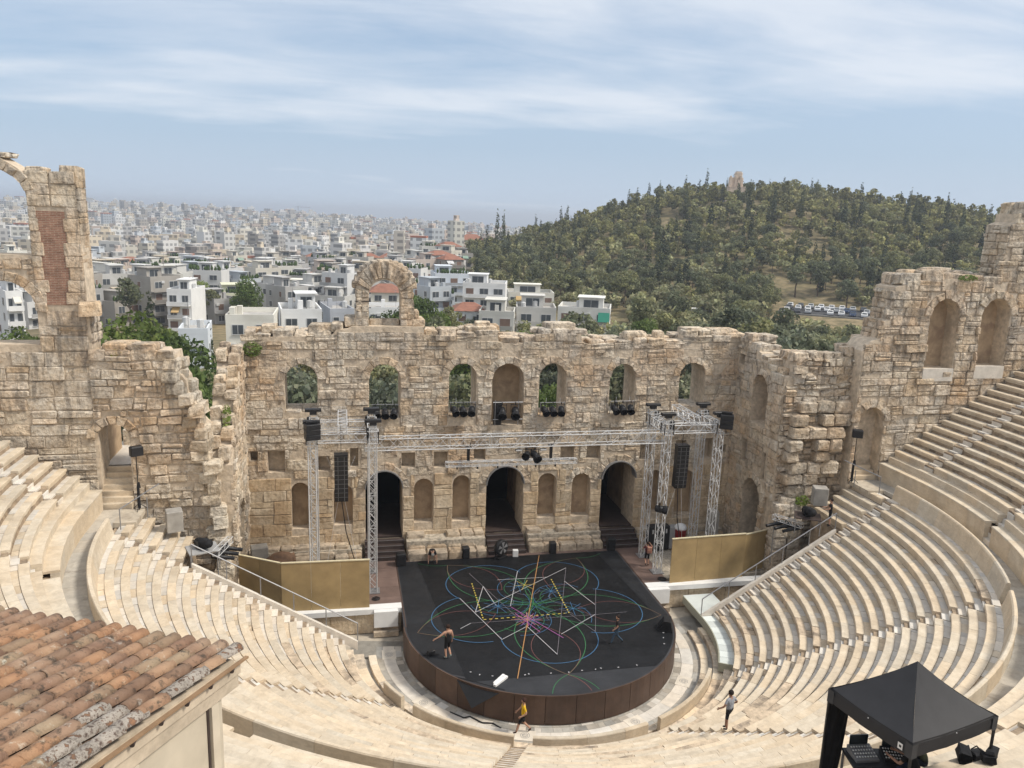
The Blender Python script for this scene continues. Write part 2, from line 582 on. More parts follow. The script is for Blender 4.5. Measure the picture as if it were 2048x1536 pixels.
# a low island chain far out at sea
isl = MB()
for b0, b1, d, h in ((7.0, 12.8, 16500, 95), (11.0, 17.0, 17500, 75), (2.0, 7.5, 17600, 45)):
    n = 26
    rows = []
    for j, (dd, hh) in enumerate(((0, 0.0), (500, 1.0), (1000, 0.0))):
        for i in range(n + 1):
            b = b0 + (b1 - b0) * i / n
            x, y = bearing_point(b, d + dd - 500)
            e = max(0.0, math.sin(PI * i / n)) ** 0.8 * (0.75 + 0.25 * math.sin(i * 1.7 + d))
            isl.v.append((x, y, -80.5 + hh * h * e))
    base = len(isl.v) - 3 * (n + 1)
    for j in range(2):
        for i in range(n):
            a = base + j * (n + 1) + i
            isl.f.append((a, a + 1, a + n + 2, a + n + 1))
isl.c = [(1, 1, 1)] * len(isl.v)
isl.m = [0] * len(isl.f)
principled('island_rock', lambda t: (0.12, 0.12, 0.10), 0.95)
isl.build('far_island_hills', 'island_rock', smooth=True)['kind'] = 'structure'

# the air between here and the sea
hz = bpy.data.materials.new('haze_air')
hz.use_nodes = True
t = NT(hz.node_tree)
vol = t.n('ShaderNodeVolumePrincipled', inp={'Color': (0.80, 0.87, 0.98, 1.0), 'Density': 0.00028, 'Anisotropy': 0.2})
t.t.links.new(vol.outputs[0], t.n('ShaderNodeOutputMaterial').inputs['Volume'])
M['haze_air'] = hz
hb = MB()
hb.box((CAM.x, CAM.y, (-84.0 + 66.0) / 2), (39000, 39000, 66.0 + 84.0))
hzo = hb.build('haze', 'haze_air')
tag(hzo, 'thin blue summer haze over the city and sea', 'haze', kind='stuff')

# ------------------------------------------------------------------ masonry
class Wall:
    """an upright wall face: origin, direction along it, outward normal"""
    def __init__(self, o, u, n, seed=1):
        self.o, self.u, self.n = Vector((o[0], o[1], 0)), Vector((u[0], u[1], 0)), Vector((n[0], n[1], 0))
        self.R = random.Random(seed)

    def P(self, u, z, d=0.0):
        p = self.o + self.u * u + self.n * d
        return Vector((p.x, p.y, z))


def interval(h, z, grow=0.0):
    """half width of hole h (uc, hw, z0, ztop, kind) at height z, or 0"""
    uc, hw, z0, zt, kind = h[:5]
    if kind == 'rect':
        return hw if z0 <= z <= zt else 0.0
    zs = zt - hw
    if z < z0 or z > zt + grow:
        return 0.0
    if z <= zs:
        return hw
    R = hw + grow
    return math.sqrt(max(0.0, R * R - (z - zs) ** 2))


def hole_outline(h, n=10):
    uc, hw, z0, zt, kind = h[:5]
    if kind == 'rect':
        return [(uc - hw, z0), (uc + hw, z0), (uc + hw, zt), (uc - hw, zt)]
    zs = zt - hw
    pts = [(uc - hw, z0), (uc + hw, z0)]
    for i in range(n + 1):
        a = PI * i / n
        pts.append((uc + hw * math.cos(a), zs + hw * math.sin(a)))
    return pts


def wall_core(W, outline, holes, thick, name, mat, parent):
    bm = bmesh.new()
    def loop(pts):
        vs = [bm.verts.new((u, 0, z)) for u, z in pts]
        return [bm.edges.new((vs[i], vs[(i + 1) % len(vs)])) for i in range(len(vs))]
    es = loop(outline)
    for h in holes:
        es += loop(hole_outline(h))
    r = bmesh.ops.triangle_fill(bm, use_beauty=True, use_dissolve=False, edges=es)
    fs = [g for g in r['geom'] if isinstance(g, bmesh.types.BMFace)]
    ex = bmesh.ops.extrude_face_region(bm, geom=fs)
    for g in ex['geom']:
        if isinstance(g, bmesh.types.BMVert):
            g.co.y = thick
    bmesh.ops.recalc_face_normals(bm, faces=bm.faces)
    for v in bm.verts:
        v.co = W.P(v.co.x, v.co.z, -v.co.y)
    me = bpy.data.meshes.new(name)
    bm.to_mesh(me)
    bm.free()
    me.materials.append(M[mat])
    # from a mirrored frame the winding may be inverted: let Blender sort it out
    b2 = bmesh.new(); b2.from_mesh(me); bmesh.ops.recalc_face_normals(b2, faces=b2.faces); b2.to_mesh(me); b2.free()
    return place(name, me, parent)


def wander(W, p, amp):
    """courses are not quite straight: shift a point of the face by a smooth random field"""
    q = Vector((p.x * .55 + W.o.x, p.y * .55, W.o.y + W.n.x * 7))
    v = mnoise.noise_vector(q) * amp + mnoise.noise_vector(q * 3.1) * amp * .45
    return Vector((p.x + v.x, p.y + v.y))


def stone_mesh(W, quad, proud, bev, jit, tint, depth=0.16):
    """one rough-hewn stone; quad = four (u, z) corners; about 40 triangles"""
    R = W.R
    (a, b, c, d) = [wander(W, Vector(q), min(.12, jit * 2.1)) for q in quad]
    wu = max(0.05, ((b - a).length + (c - d).length) / 2)
    wz = max(0.05, ((d - a).length + (c - b).length) / 2)
    eu, ez = min(0.32, bev / wu), min(0.32, bev / wz)
    gu, gz = (0, eu * R.uniform(.7, 1.4), 1 - eu * R.uniform(.7, 1.4), 1), (0, ez * R.uniform(.7, 1.4), 1 - ez * R.uniform(.7, 1.4), 1)
    vs = []
    tu, tz = R.uniform(-1, 1) * jit * 0.8, R.uniform(-1, 1) * jit * 0.8
    for j in range(4):
        for i in range(4):
            fu, fz = gu[i], gz[j]
            edge_i, edge_j = i in (0, 3), j in (0, 3)
            p = (a * (1 - fu) + b * fu) * (1 - fz) + (d * (1 - fu) + c * fu) * fz
            dd = proud + R.uniform(-1, 1) * jit + tu * (fu - .5) + tz * (fz - .5)
            if edge_i or edge_j:
                dd = max(0.012, proud * .72) + R.uniform(-.014, .014)
            if edge_i and edge_j:                # knock the corners off
                q = (a + b + c + d) / 4
                p = p + (q - p) * min(0.16, 0.045 / max(0.1, min(wu, wz)))
            else:
                p = p + Vector((R.uniform(-1, 1), R.uniform(-1, 1))) * jit * 0.28
            vs.append(W.P(p.x, p.y, dd))
    fs = [(j * 4 + i, j * 4 + i + 1, j * 4 + i + 5, j * 4 + i + 4) for j in range(3) for i in range(3)]
    # skirts into the wall
    border = [0, 1, 2, 3, 7, 11, 15, 14, 13, 12, 8, 4]
    for k in border:
        vs.append(vs[k] - W.n * depth)
    for k in range(12):
        fs.append((border[(k + 1) % 12], border[k], 16 + k, 16 + (k + 1) % 12))
    if W.u.cross(Vector((0, 0, 1))).dot(W.n) < 0:
        fs = [tuple(reversed(f)) for f in fs]
    return vs, fs, tint


TINTS = [(1.0, 1.0, 1.0), (1.04, 1.03, 1.0), (0.95, 0.94, 0.93), (1.03, 0.98, 0.93), (0.99, 1.0, 1.01), (0.90, 0.89, 0.88), (1.09, 1.08, 1.06), (1.02, 0.95, 0.86)]


def shade(R, tn, lo=.93, hi=1.07):
    k = R.uniform(lo, hi)
    return (tn[0] * k, tn[1] * k, tn[2] * k)


def masonry(W, u0, u1, zb, topf, holes, hr=(0.42, 0.72), wr=(0.6, 1.5), jit=0.045, proud=(0.05, 0.13), botf=None, ring=0.5, leftf=None, rightf=None, bev=0.036, skip=0.0):
    R = W.R
    out = []
    z = zb
    ztop = max(topf(u0 + (u1 - u0) * i / 200) for i in range(201))
    while z < ztop:
        h = R.uniform(*hr)
        z1 = z + h
        lo = u0 if leftf is None else leftf((z + z1) / 2)
        hi = u1 if rightf is None else rightf((z + z1) / 2)
        # forbidden spans in this course
        spans = []
        for hd in holes:
            g = ring if (len(hd) > 5 and hd[5]) else 0.0
            iv = max(interval(hd, z + (z1 - z) * k / 4, g * 0.9) for k in range(5))
            if iv > 0:
                spans.append((hd[0] - iv, hd[0] + iv))
        spans.sort()
        u = lo + R.uniform(-0.3, 0.0)
        while u < hi:
            wd = R.uniform(*wr) * (0.75 + 0.5 * h / hr[1])
            ua, ub = max(u, lo), min(u + wd, hi)
            u += wd
            if ub - ua < 0.12:
                continue
            pieces = [(ua, ub)]
            for s0, s1 in spans:
                nx = []
                for p0, p1 in pieces:
                    if s1 <= p0 or s0 >= p1:
                        nx.append((p0, p1))
                    else:
                        if s0 - p0 > 0.14: nx.append((p0, s0))
                        if p1 - s1 > 0.14: nx.append((s1, p1))
                pieces = nx
            for p0, p1 in pieces:
                um = (p0 + p1) / 2
                tz = topf(um)
                bz = zb if botf is None else botf(um)
                if (z + z1) / 2 > tz or z1 < bz or R.random() < skip:
                    continue
                zz1 = min(z1, tz + 0.1)
                if zz1 - z < 0.12:
                    continue
                rows = [(z, zz1)]
                if h > 0.5 and R.random() < 0.3:   # now and then a pair of thin stones
                    mz = z + h * R.uniform(.4, .6)
                    rows = [(z, mz), (mz, zz1)]
                for za, zz in rows:
                    if zz - za < 0.1:
                        continue
                    g = 0.012
                    k = jit * 0.55
                    q = [(p0 + g + R.uniform(0, k), za + g + R.uniform(0, k)), (p1 - g - R.uniform(0, k), za + g + R.uniform(0, k)),
                         (p1 - g - R.uniform(0, k), zz - g - R.uniform(0, k)), (p0 + g + R.uniform(0, k), zz - g - R.uniform(0, k))]
                    tn = R.choice(TINTS)
                    rr = R.random()
                    pr = R.uniform(*proud) if jit < .03 else (R.uniform(.005, .03) if rr < .14 else (R.uniform(*proud) + R.uniform(.03, .10) if rr > .87 else R.uniform(*proud)))
                    out.append(((p1 - p0) * (zz - za), (um, (za + zz) / 2), stone_mesh(W, q, pr, bev * R.uniform(.7, 1.5), jit, shade(R, tn))))
        z = z1
    # wedge stones round the arches
    for hd in holes:
        if len(hd) > 5 and hd[5]:
            uc, hw, z0, zt, kind = hd[:5]
            zs = zt - hw
            n = max(7, int(PI * hw / 0.42))
            for i in range(n):
                a0, a1 = PI * i / n + 0.012, PI * (i + 1) / n - 0.012
                ri, ro = hw + R.uniform(-.02, .03), hw + ring * R.uniform(.85, 1.15)
                q = [(uc + ri * math.cos(a1), zs + ri * math.sin(a1)), (uc + ri * math.cos(a0), zs + ri * math.sin(a0)),
                     (uc + ro * math.cos(a0), zs + ro * math.sin(a0)), (uc + ro * math.cos(a1), zs + ro * math.sin(a1))]
                if zs + ro > topf(uc) + 0.3:
                    continue
                tn = R.choice(TINTS)
                out.append((0.25, (uc, zt), stone_mesh(W, q, R.uniform(proud[0], proud[1]) + 0.02, bev, jit, tn)))
    return out


def lay(stones, parent, W, name='stone', limit=300, mat='ruin_stone'):
    """the stones that show largest become parts, the rest one joined part"""
    def key(s):
        p = W.P(s[1][0], s[1][1])
        q = to_px(p)
        if q is None or not (0 < q[0] < 2048 and 0 < q[1] < 1536):
            return -1
        return s[0] / q[2] ** 2
    stones = sorted(stones, key=key, reverse=True)
    for s in stones[:limit]:
        mb = MB()
        mb.add(s[2][0], s[2][1], s[2][2])
        mb.build(name, mat, parent)
    if stones[limit:]:
        mb = MB()
        for s in stones[limit:]:
            mb.add(s[2][0], s[2][1], s[2][2])
        mb.build('small_' + name + '_facing', mat, parent)['kind'] = 'stuff'


def boulder(R, c, s, tint, rz=0.0, rough=0.14):
    """a weathered block: box with knocked edges"""
    hx, hy, hz = s[0] / 2, s[1] / 2, s[2] / 2
    vs, fs = [], []
    lv = [(-1, .95), (-.6, 1.0), (.72, .985), (1, .86)]
    n = 8
    for zf, k in lv:
        for i in range(n):
            a = 2 * PI * (i + .5) / n
            x, y = math.cos(a), math.sin(a)
            m = max(abs(x), abs(y))
            bx = 0.93
            x, y = max(-bx, min(bx, x / m * 1.0)) if abs(y) >= abs(x) else x / m, max(-bx, min(bx, y / m * 1.0)) if abs(x) > abs(y) else y / m
            if abs(x) > .3 and abs(y) > .3 and abs(abs(x) - abs(y)) < .75:
                x, y = (math.copysign(1.0, x), math.copysign(.84, y)) if abs(x) > abs(y) else (math.copysign(.84, x), math.copysign(1.0, y))
            j = 1 + R.uniform(-rough, rough)
            px, py = x * hx * k * j, y * hy * k * j
            ca, sa = math.cos(rz), math.sin(rz)
            vs.append((c[0] + px * ca - py * sa, c[1] + px * sa + py * ca, c[2] + zf * hz * (1 + R.uniform(-rough, rough) * .7)))
    for k in range(3):
        for i in range(n):
            fs.append((k * n + i, k * n + (i + 1) % n, (k + 1) * n + (i + 1) % n, (k + 1) * n + i))
    fs.append(tuple(range(n - 1, -1, -1)))
    b = len(vs)
    vs.append((c[0], c[1], c[2] + hz * (1.0 + R.uniform(0, .2))))
    fs += [(3 * n + i, 3 * n + (i + 1) % n, b) for i in range(n)]
    return vs, fs, tint


def coping(W, u0, u1, topf, thick, parent, step=(0.7, 1.5), hh=(0.25, 0.6), ranks=2, seed=3, name='coping_stone', mat='ruin_stone', every=1.0):
    R = random.Random(seed)
    for rk in range(ranks):
        u = u0
        while u < u1:
            wd = R.uniform(*step)
            um = u + wd / 2
            u += wd
            if R.random() > every or um > u1:
                continue
            h = R.uniform(*hh)
            dd = -thick * (rk + 0.5) / ranks + R.uniform(-.1, .1)
            p = W.P(um, topf(um) + h * 0.28, dd)
            mb = MB()
            tn = R.choice(TINTS)
            ang = math.atan2(W.u.y, W.u.x) + R.uniform(-.12, .12)
            mb.add(*boulder(R, p, (wd * .96, thick / ranks * .95, h), shade(R, tn, .97, 1.15), ang))
            mb.build(name, mat, parent)


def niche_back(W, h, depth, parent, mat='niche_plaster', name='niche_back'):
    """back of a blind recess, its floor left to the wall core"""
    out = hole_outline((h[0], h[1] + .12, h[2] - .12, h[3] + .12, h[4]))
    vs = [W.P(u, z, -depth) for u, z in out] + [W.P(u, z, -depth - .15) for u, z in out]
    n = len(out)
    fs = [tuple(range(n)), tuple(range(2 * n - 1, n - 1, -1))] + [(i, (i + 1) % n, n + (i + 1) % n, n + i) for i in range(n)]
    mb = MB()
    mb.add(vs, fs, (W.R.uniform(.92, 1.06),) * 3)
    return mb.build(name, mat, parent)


def sills(W, h, depth, parent, mat='ruin_stone'):
    R = W.R
    mb = MB()
    n = max(2, int(h[1] * 2 / .7))
    for i in range(n):
        a, b = h[0] - h[1] + 2 * h[1] * i / n, h[0] - h[1] + 2 * h[1] * (i + 1) / n
        p = W.P((a + b) / 2, h[2] + .03, -depth / 2 + .04)
        mb.add(*boulder(R, p, ((b - a) * .98, depth * .96, .14), R.choice(TINTS), math.atan2(W.u.y, W.u.x), .05))
    mb.build('sill', mat, parent)


def polyf(pts):
    """piecewise linear function through (u, z) points"""
    def f(u):
        if u <= pts[0][0]: return pts[0][1]
        for (a, za), (b, zb) in zip(pts[:-1], pts[1:]):
            if u <= b:
                return za + (zb - za) * (u - a) / (b - a) if b > a else zb
        return pts[-1][1]
    return f


# ---- stage wall -------------------------------------------------------------------------------
stage_wall = empty('stage_wall', (0, 1.1, -0.4), label='ruined two-storey Roman stage wall with three arched doorways and a row of arched windows', cat='ruin wall')
stage_wall['kind'] = 'thing'
stage_wall.location = (0, 0, 0)
WS = Wall((0, 0), (1, 0), (0, -1), 11)
ARCHED = [(-13.06, .99, 9.58, 12.64, 'arch', True), (-7.91, .99, 9.05, 12.62, 'arch', True), (-2.91, .90, 9.12, 12.63, 'arch', True), (3.12, .93, 9.02, 12.60, 'arch', True),
          (8.00, .91, 9.04, 12.58, 'arch', True), (13.05, .96, 9.5, 12.66, 'arch', True)]
NICHE_UP = [(0.09, 1.06, 8.46, 12.61, 'arch', True)]
DOORS = [(-7.95, 1.2, -0.3, 5.6, 'arch', True), (0.1, 1.27, -0.3, 5.66, 'arch', True), (8.12, 1.22, -0.3, 5.75, 'arch', True)]
NICHES = [(-13.25, .55, 1.81, 4.96, 'arch', False), (-10.57, .6, 1.95, 4.75, 'arch', False), (-5.37, .63, 1.87, 4.94, 'arch', False), (-2.85, .59, 1.85, 5.09, 'arch', False),
          (3.05, .65, 1.82, 5.03, 'arch', False), (5.47, .66, 1.82, 4.95, 'arch', True), (10.84, .5, 1.83, 4.98, 'arch', False), (13.15, .73, 1.53, 4.91, 'arch', False)]
SLOTS = [(-14.66, .52, 5.67, 7.1, 'rect'), (-11.75, .37, 5.67, 6.67, 'rect'), (-9.85, .26, 5.9, 7.15, 'rect'), (-6.40, .44, 5.75, 6.75, 'rect'), (-4.27, .45, 5.66, 6.76, 'rect'), (-1.7, .4, 6.12, 6.85, 'rect'),
         (1.75, .4, 6.1, 6.9, 'rect'), (4.36, .48, 5.84, 6.87, 'rect'), (6.2, .5, 5.95, 6.9, 'rect'), (10.0, .42, 5.75, 7.0, 'rect'), (12.6, .38, 6.3, 7.1, 'rect'), (14.51, .46, 5.74, 7.2, 'rect'), (-16.0, .22, 6.5, 7.1, 'rect'), (15.8, .25, 6.1, 6.7, 'rect')]
HOLES = ARCHED + NICHE_UP + DOORS + NICHES + SLOTS
TOPP = [(-16.9, 13.6), (-16.3, 13.8), (-16.25, 14.45), (-15.4, 14.3), (-13.6, 14.35), (-11.2, 14.4), (-10.9, 14.75), (-10.2, 14.85), (-9.9, 15.0), (-5.5, 15.0), (-5.45, 14.45), (-2.3, 14.4), (-0.7, 14.55), (-0.6, 13.95), (2.3, 13.95), (2.4, 14.5), (4.9, 14.55), (5.0, 13.9), (9.5, 13.85), (12.2, 13.95), (12.3, 14.45), (16.4, 14.4), (16.9, 14.2)]
topS = polyf(TOPP)
wall_core(WS, [(-16.9, -1.6), (16.9, -1.6)] + list(reversed(TOPP)), HOLES, 2.3, 'wall_core', 'mortar', stage_wall)
st = masonry(WS, -16.6, 16.5, 5.2, topS, HOLES, (0.36, 0.78), (0.4, 1.45), 0.04, (.025, .08), skip=.02)
lay(st, stage_wall, WS, 'stone', 300)
st = masonry(WS, -16.6, 16.5, -0.2, lambda u: 5.2, HOLES, (0.58, 0.92), (0.8, 1.8), 0.022, (0.035, 0.07), ring=.55, bev=.03)
lay(st, stage_wall, WS, 'ashlar_block', 200, 'smooth_ashlar')
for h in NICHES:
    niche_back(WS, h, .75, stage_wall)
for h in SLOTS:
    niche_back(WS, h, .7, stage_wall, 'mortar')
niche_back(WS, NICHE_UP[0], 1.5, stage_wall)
for h in ARCHED:
    sills(WS, h, 2.2, stage_wall)
coping(WS, -16.4, -10.2, topS, 2.3, stage_wall, seed=31)
coping(WS, -5.3, 16.6, topS, 2.3, stage_wall, seed=32)
for u, z, s in ((-14.9, 14.75, (.9, .9, .55)), (-11.8, 14.8, (1.5, 1.0, .55)), (-1.7, 14.75, (2.0, 1.1, .55)), (-1.6, 15.1, (1.0, .8, .35)), (3.6, 14.9, (2.0, 1.2, .7)), (8.9, 14.25, (1.6, .9, .8)), (10.6, 14.2, (.75, .8, .95)), (15.2, 14.65, (2.1, 1.3, .5)), (13.2, 14.7, (1.4, 1.0, .5))):
    mb = MB()
    mb.add(*boulder(WS.R, WS.P(u, z, -.8), s, (1.12, 1.08, 1.02), WS.R.uniform(-.1, .1), .1))
    mb.build('coping_stone', 'ruin_stone', stage_wall)

# the lone arch of the third storey
arch = empty('upper_arch', (0, 0, 0))
arch.parent = stage_wall
WA = Wall((-7.9, 0.25), (1, 0), (0, -1), 5)
ao = [(-1.95, 15.0), (-.99, 15.0), (-.99, 16.9)] + [(-.99 * math.cos(PI * i / 10), 16.9 + .99 * math.sin(PI * i / 10)) for i in range(1, 10)] + [(.99, 16.9), (.99, 15.0), (2.0, 15.0), (1.85, 15.4), (1.72, 16.0), (1.75, 17.3)] + [(1.78 * math.cos(PI * i / 12), 17.3 + 1.72 * math.sin(PI * i / 12)) for i in range(1, 12)] + [(-1.8, 17.2), (-1.72, 16.1)]
wall_core(WA, ao, [], 1.5, 'arch_core', 'mortar', arch)
sa = []
Ra = WA.R
for sgn in (-1, 1):
    z = 15.0
    while z < 16.95:
        h = Ra.uniform(.35, .55)
        for a, b in ((.98, 1.4), (1.4, 1.78)):
            q = [(a, z), (b + Ra.uniform(-.06, .06), z), (b + Ra.uniform(-.06, .06), z + h - .02), (a, z + h - .02)]
            if sgn < 0:
                q = [(-q[1][0], q[1][1]), (-q[0][0], q[0][1]), (-q[3][0], q[3][1]), (-q[2][0], q[2][1])]
            sa.append((.3, (0, z), stone_mesh(WA, q, Ra.uniform(.04, .12), .05, .05, Ra.choice(TINTS))))
        z += h
for i in range(13):
    a0, a1 = PI * i / 13 + .01, PI * (i + 1) / 13 - .01
    q = [(.98 * math.cos(a1), 16.95 + .98 * math.sin(a1)), (.98 * math.cos(a0), 16.95 + .98 * math.sin(a0)), (1.75 * math.cos(a0), 17.2 + 1.75 * math.sin(a0)), (1.75 * math.cos(a1), 17.2 + 1.75 * math.sin(a1))]
    sa.append((.4, (0, 17.5), stone_mesh(WA, q, Ra.uniform(.04, .12), .05, .06, Ra.choice(TINTS))))
for s in sa:
    mb = MB(); mb.add(*s[2]); mb.build('stone', 'ruin_stone', arch)
for i in range(1, 15):                            # rough crown of the arch
    a = PI * i / 15
    mb = MB()
    mb.add(*boulder(Ra, (-7.9 + 1.72 * math.cos(a), .98, 17.2 + 1.7 * math.sin(a)), (.62, 1.5, .42), Ra.choice(TINTS), 0, .12))
    mb.build('crown_stone', 'ruin_stone', arch)
for u, z, s in ((-2.15, 15.25, (.7, 1.4, .6)), (2.1, 15.2, (.8, 1.6, .55)), (1.9, 15.7, (.5, 1.3, .5)), (0, 15.12, (2.0, .5, .5))):
    mb = MB(); mb.add(*boulder(Ra, (-7.9 + u, .95, z), s, (1.03, 1, .96), 0, .08)); mb.build('base_stone', 'ruin_stone', arch)
mb = MB()
for z in (16.15, 16.55):
    mb.box((-9.25, .2, z), (1.0, .06, .05)); 
mb.build('iron_tie', 'black_metal', arch)

# doorways: dark rooms behind, timber ramps and steps in front
for k, h in enumerate(DOORS):
    mb = MB()
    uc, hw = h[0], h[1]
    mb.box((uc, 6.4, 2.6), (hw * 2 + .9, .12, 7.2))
    mb.build('dark_room_sheet', 'void_black', stage_wall)  # near-black sheet stands in for the darkness of the room behind
    mb = MB()
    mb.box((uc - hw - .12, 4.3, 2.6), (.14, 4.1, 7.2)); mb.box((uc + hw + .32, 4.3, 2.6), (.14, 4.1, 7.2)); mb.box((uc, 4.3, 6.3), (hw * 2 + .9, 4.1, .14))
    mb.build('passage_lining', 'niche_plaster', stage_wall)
    mb = MB()
    for i in range(13):                           # metal hood round the arch
        a0, a1 = PI * i / 13, PI * (i + 1) / 13
        zs = h[3] - hw
        r0, r1 = hw - .015, hw + .05
        vs = [(uc + r * math.cos(a), y, zs + r * math.sin(a)) for y in (-.28, .6) for r, a in ((r0, a0), (r0, a1), (r1, a1), (r1, a0))]
        mb.add(vs, [(0, 1, 2, 3), (7, 6, 5, 4), (0, 4, 5, 1), (1, 5, 6, 2), (2, 6, 7, 3), (3, 7, 4, 0)])
    mb.build('arch_hood', 'grey_steel', stage_wall)
    fl = MB(); fl.box((uc, 3.2, .92), (hw * 2 + .5, 6.2, .12)); fl.build('passage_floor', 'dark_timber', stage_wall)

# plinth of broken masonry at the foot of the wall
for k, (a, b, zt, dp) in enumerate(((-6.55, -1.35, 1.25, 1.9), (1.6, 6.75, 1.2, 1.6), (-16.2, -9.4, .75, 1.4), (9.5, 16.0, .8, 1.3))):
    RP = random.Random(50 + k)
    mb = MB()
    mb.box(((a + b) / 2, -dp / 2 + .35, zt / 2 - .2), (b - a, dp * .62, zt))
    mb.build('plinth_core', 'rubble', stage_wall)
    u = a
    while u < b - .3:
        wd = RP.uniform(.8, 1.7)
        for (yy, z0, hh) in ((-dp * .45, 0, zt * .62), (-dp * .78, 0, zt * .42), (-.35, zt * .55, zt * .5)):
            if RP.random() < .12: continue
            ww = min(wd, b - u)
            if ww < .35: continue
            o = MB()
            o.add(*boulder(RP, (u + ww / 2, yy, z0 + hh / 2 - .04), (ww * .98, dp * .42, hh + .1), tuple(c * .95 for c in RP.choice(TINTS)), RP.uniform(-.05, .05), .09))
            o.build('plinth_block', 'old_stone', stage_wall)
        u += wd

# ---- right wing -------------------------------------------------------------------------------
right_wing = empty('side_wing_wall', (0, 0, 0), label='broken side wing of the stage wall on the right, grey weathered and stepped', cat='ruin wall')
right_wing['kind'] = 'thing'
WR = Wall((16.35, 0), (0, -1), (-1, 0), 21)
HR = [(3.35, .98, 9.1, 12.45, 'arch', True), (3.45, 1.12, -.6, 5.3, 'arch', True), (5.5, .42, .9, 4.75, 'arch', False), (1.95, .33, 6.1, 7.7, 'rect'), (4.75, .36, 5.6, 7.5, 'rect'), (.6, .4, 12.6, 13.3, 'rect')]
topR = polyf([(-.3, 14.4), (1.3, 14.35), (1.5, 14.0), (3.0, 13.8), (3.2, 13.45), (4.7, 13.3), (4.8, 12.9), (6.1, 12.8)])
wall_core(WR, [(.02, -1.6), (6.1, -1.6), (6.1, 12.8), (4.8, 12.9), (4.7, 13.3), (3.2, 13.45), (3.0, 13.8), (1.5, 14.0), (1.3, 14.35), (.02, 14.4)], HR, 1.9, 'wall_core', 'mortar', right_wing)
lay(masonry(WR, .1, 6.1, -.4, topR, HR, (.42, .72), (.6, 1.3), .03, (.04, .1)), right_wing, WR, 'stone', 140)
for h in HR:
    niche_back(WR, h, .8 if h[1] < .9 else 1.3, right_wing, 'niche_plaster' if h[2] > 0 else 'void_black')  # the doorway gets a near-black back in place of its dark depth
coping(WR, .2, 6.0, topR, 1.9, right_wing, seed=33)
WF = Wall((16.4, -6.15), (1, 0), (0, -1), 23)
topF = polyf([(0, 12.6), (.5, 12.7), (.6, 13.9), (1.6, 14.05), (3.4, 13.9), (4.3, 14.15), (5.2, 14.6), (5.3, 15.3)])
leftF = polyf([(-2, .25), (3, .15), (4.5, 0.1), (9, -.05), (15, .05)])
wall_core(WF, [(.15, -1.6), (7.2, -1.6), (7.2, 15.3), (5.3, 15.3), (5.2, 14.6), (4.3, 14.15), (3.4, 13.9), (1.6, 14.05), (.6, 13.9), (.5, 12.7), (.1, 12.6)], [], 1.6, 'wall_core', 'mortar', right_wing)
lay(masonry(WF, 0, 5.3, -.8, topF, [], (.3, .62), (.35, 1.05), .09, (.04, .26), leftf=leftF), right_wing, WF, 'stone', 160)
coping(WF, .3, 5.2, topF, 1.6, right_wing, seed=34, hh=(.3, .55))
RB = random.Random(77)
for lev, (z, u0, u1, dp) in enumerate(((11.35, .9, 3.4, .55), (10.55, .45, 4.4, .75), (9.75, .35, 4.0, .85), (8.95, .2, 3.2, .9), (8.2, .15, 2.6, .85), (7.45, .5, 3.0, .75), (6.7, .2, 2.4, .7), (5.9, .5, 2.0, .6), (5.2, .25, 1.7, .55))):
    u = u0
    while u < u1:                                 # projecting broken courses
        wd = RB.uniform(.65, 1.35)
        if RB.random() < .86:
            o = MB()
            g = RB.choice((.72, .85, .95, 1.05))
            o.add(*boulder(RB, (16.4 + u + wd / 2, -6.15 - dp / 2 + .2, z - .38), (wd * .97, dp + .4, RB.uniform(.62, .8)), (g, g * .99, g * .97), RB.uniform(-.05, .05), .09))
            o.build('broken_course_stone', 'ruin_stone', right_wing)
        u += wd
for z in (-.2, .55, 1.3, 2.05, 2.8, 3.55, 4.3):   # corner pier going down to the entrance
    for u in (0.55, 1.5):
        o = MB(); o.add(*boulder(RB, (16.2 + u, -6.5, z), (RB.uniform(.85, 1.0), .9, .74), RB.choice(TINTS), 0, .06)); o.build('pier_stone', 'ruin_stone', right_wing)

# ---- right retaining wall ----------------------------------------------------------------------
right_wall = empty('retaining_wall', (0, 0, 0), label='tall retaining wall with blind arched niches above the right-hand seats', cat='ruin wall')
right_wall['kind'] = 'thing'
WQ = Wall((20.9, -7.0), (1, 0), (0, -1), 25)
HQ = [(1.25, .88, 6.0, 11.0, 'arch', True), (5.5, 1.05, 13.45, 17.9, 'arch', True), (9.25, 1.05, 13.6, 17.95, 'arch', True)]
topQ = polyf([(0, 14.6), (.5, 15.0), (1.14, 15.4), (1.2, 16.4), (1.69, 16.6), (1.75, 18.5), (1.8, 18.6), (2.4, 18.75), (3.3, 19.0), (5.6, 19.15), (9.2, 18.95), (9.25, 22.5), (9.8, 22.7), (9.85, 23.2), (16, 23.7)])
QO = [(0, 5.0), (16, 5.0), (16, 23.7), (9.85, 23.2), (9.8, 22.7), (9.25, 22.5), (9.2, 18.95), (5.6, 19.15), (3.3, 19.0), (2.4, 18.75), (1.75, 18.55), (1.7, 16.6), (1.2, 16.4), (1.15, 15.4), (.5, 15.2), (0, 14.6)]
wall_core(WQ, QO, HQ, 1.9, 'wall_core', 'mortar', right_wall)
lay(masonry(WQ, .05, 15.5, 6.2, topQ, HQ, (.42, .78), (.6, 1.5), .04, (.04, .12)), right_wall, WQ, 'stone', 300)
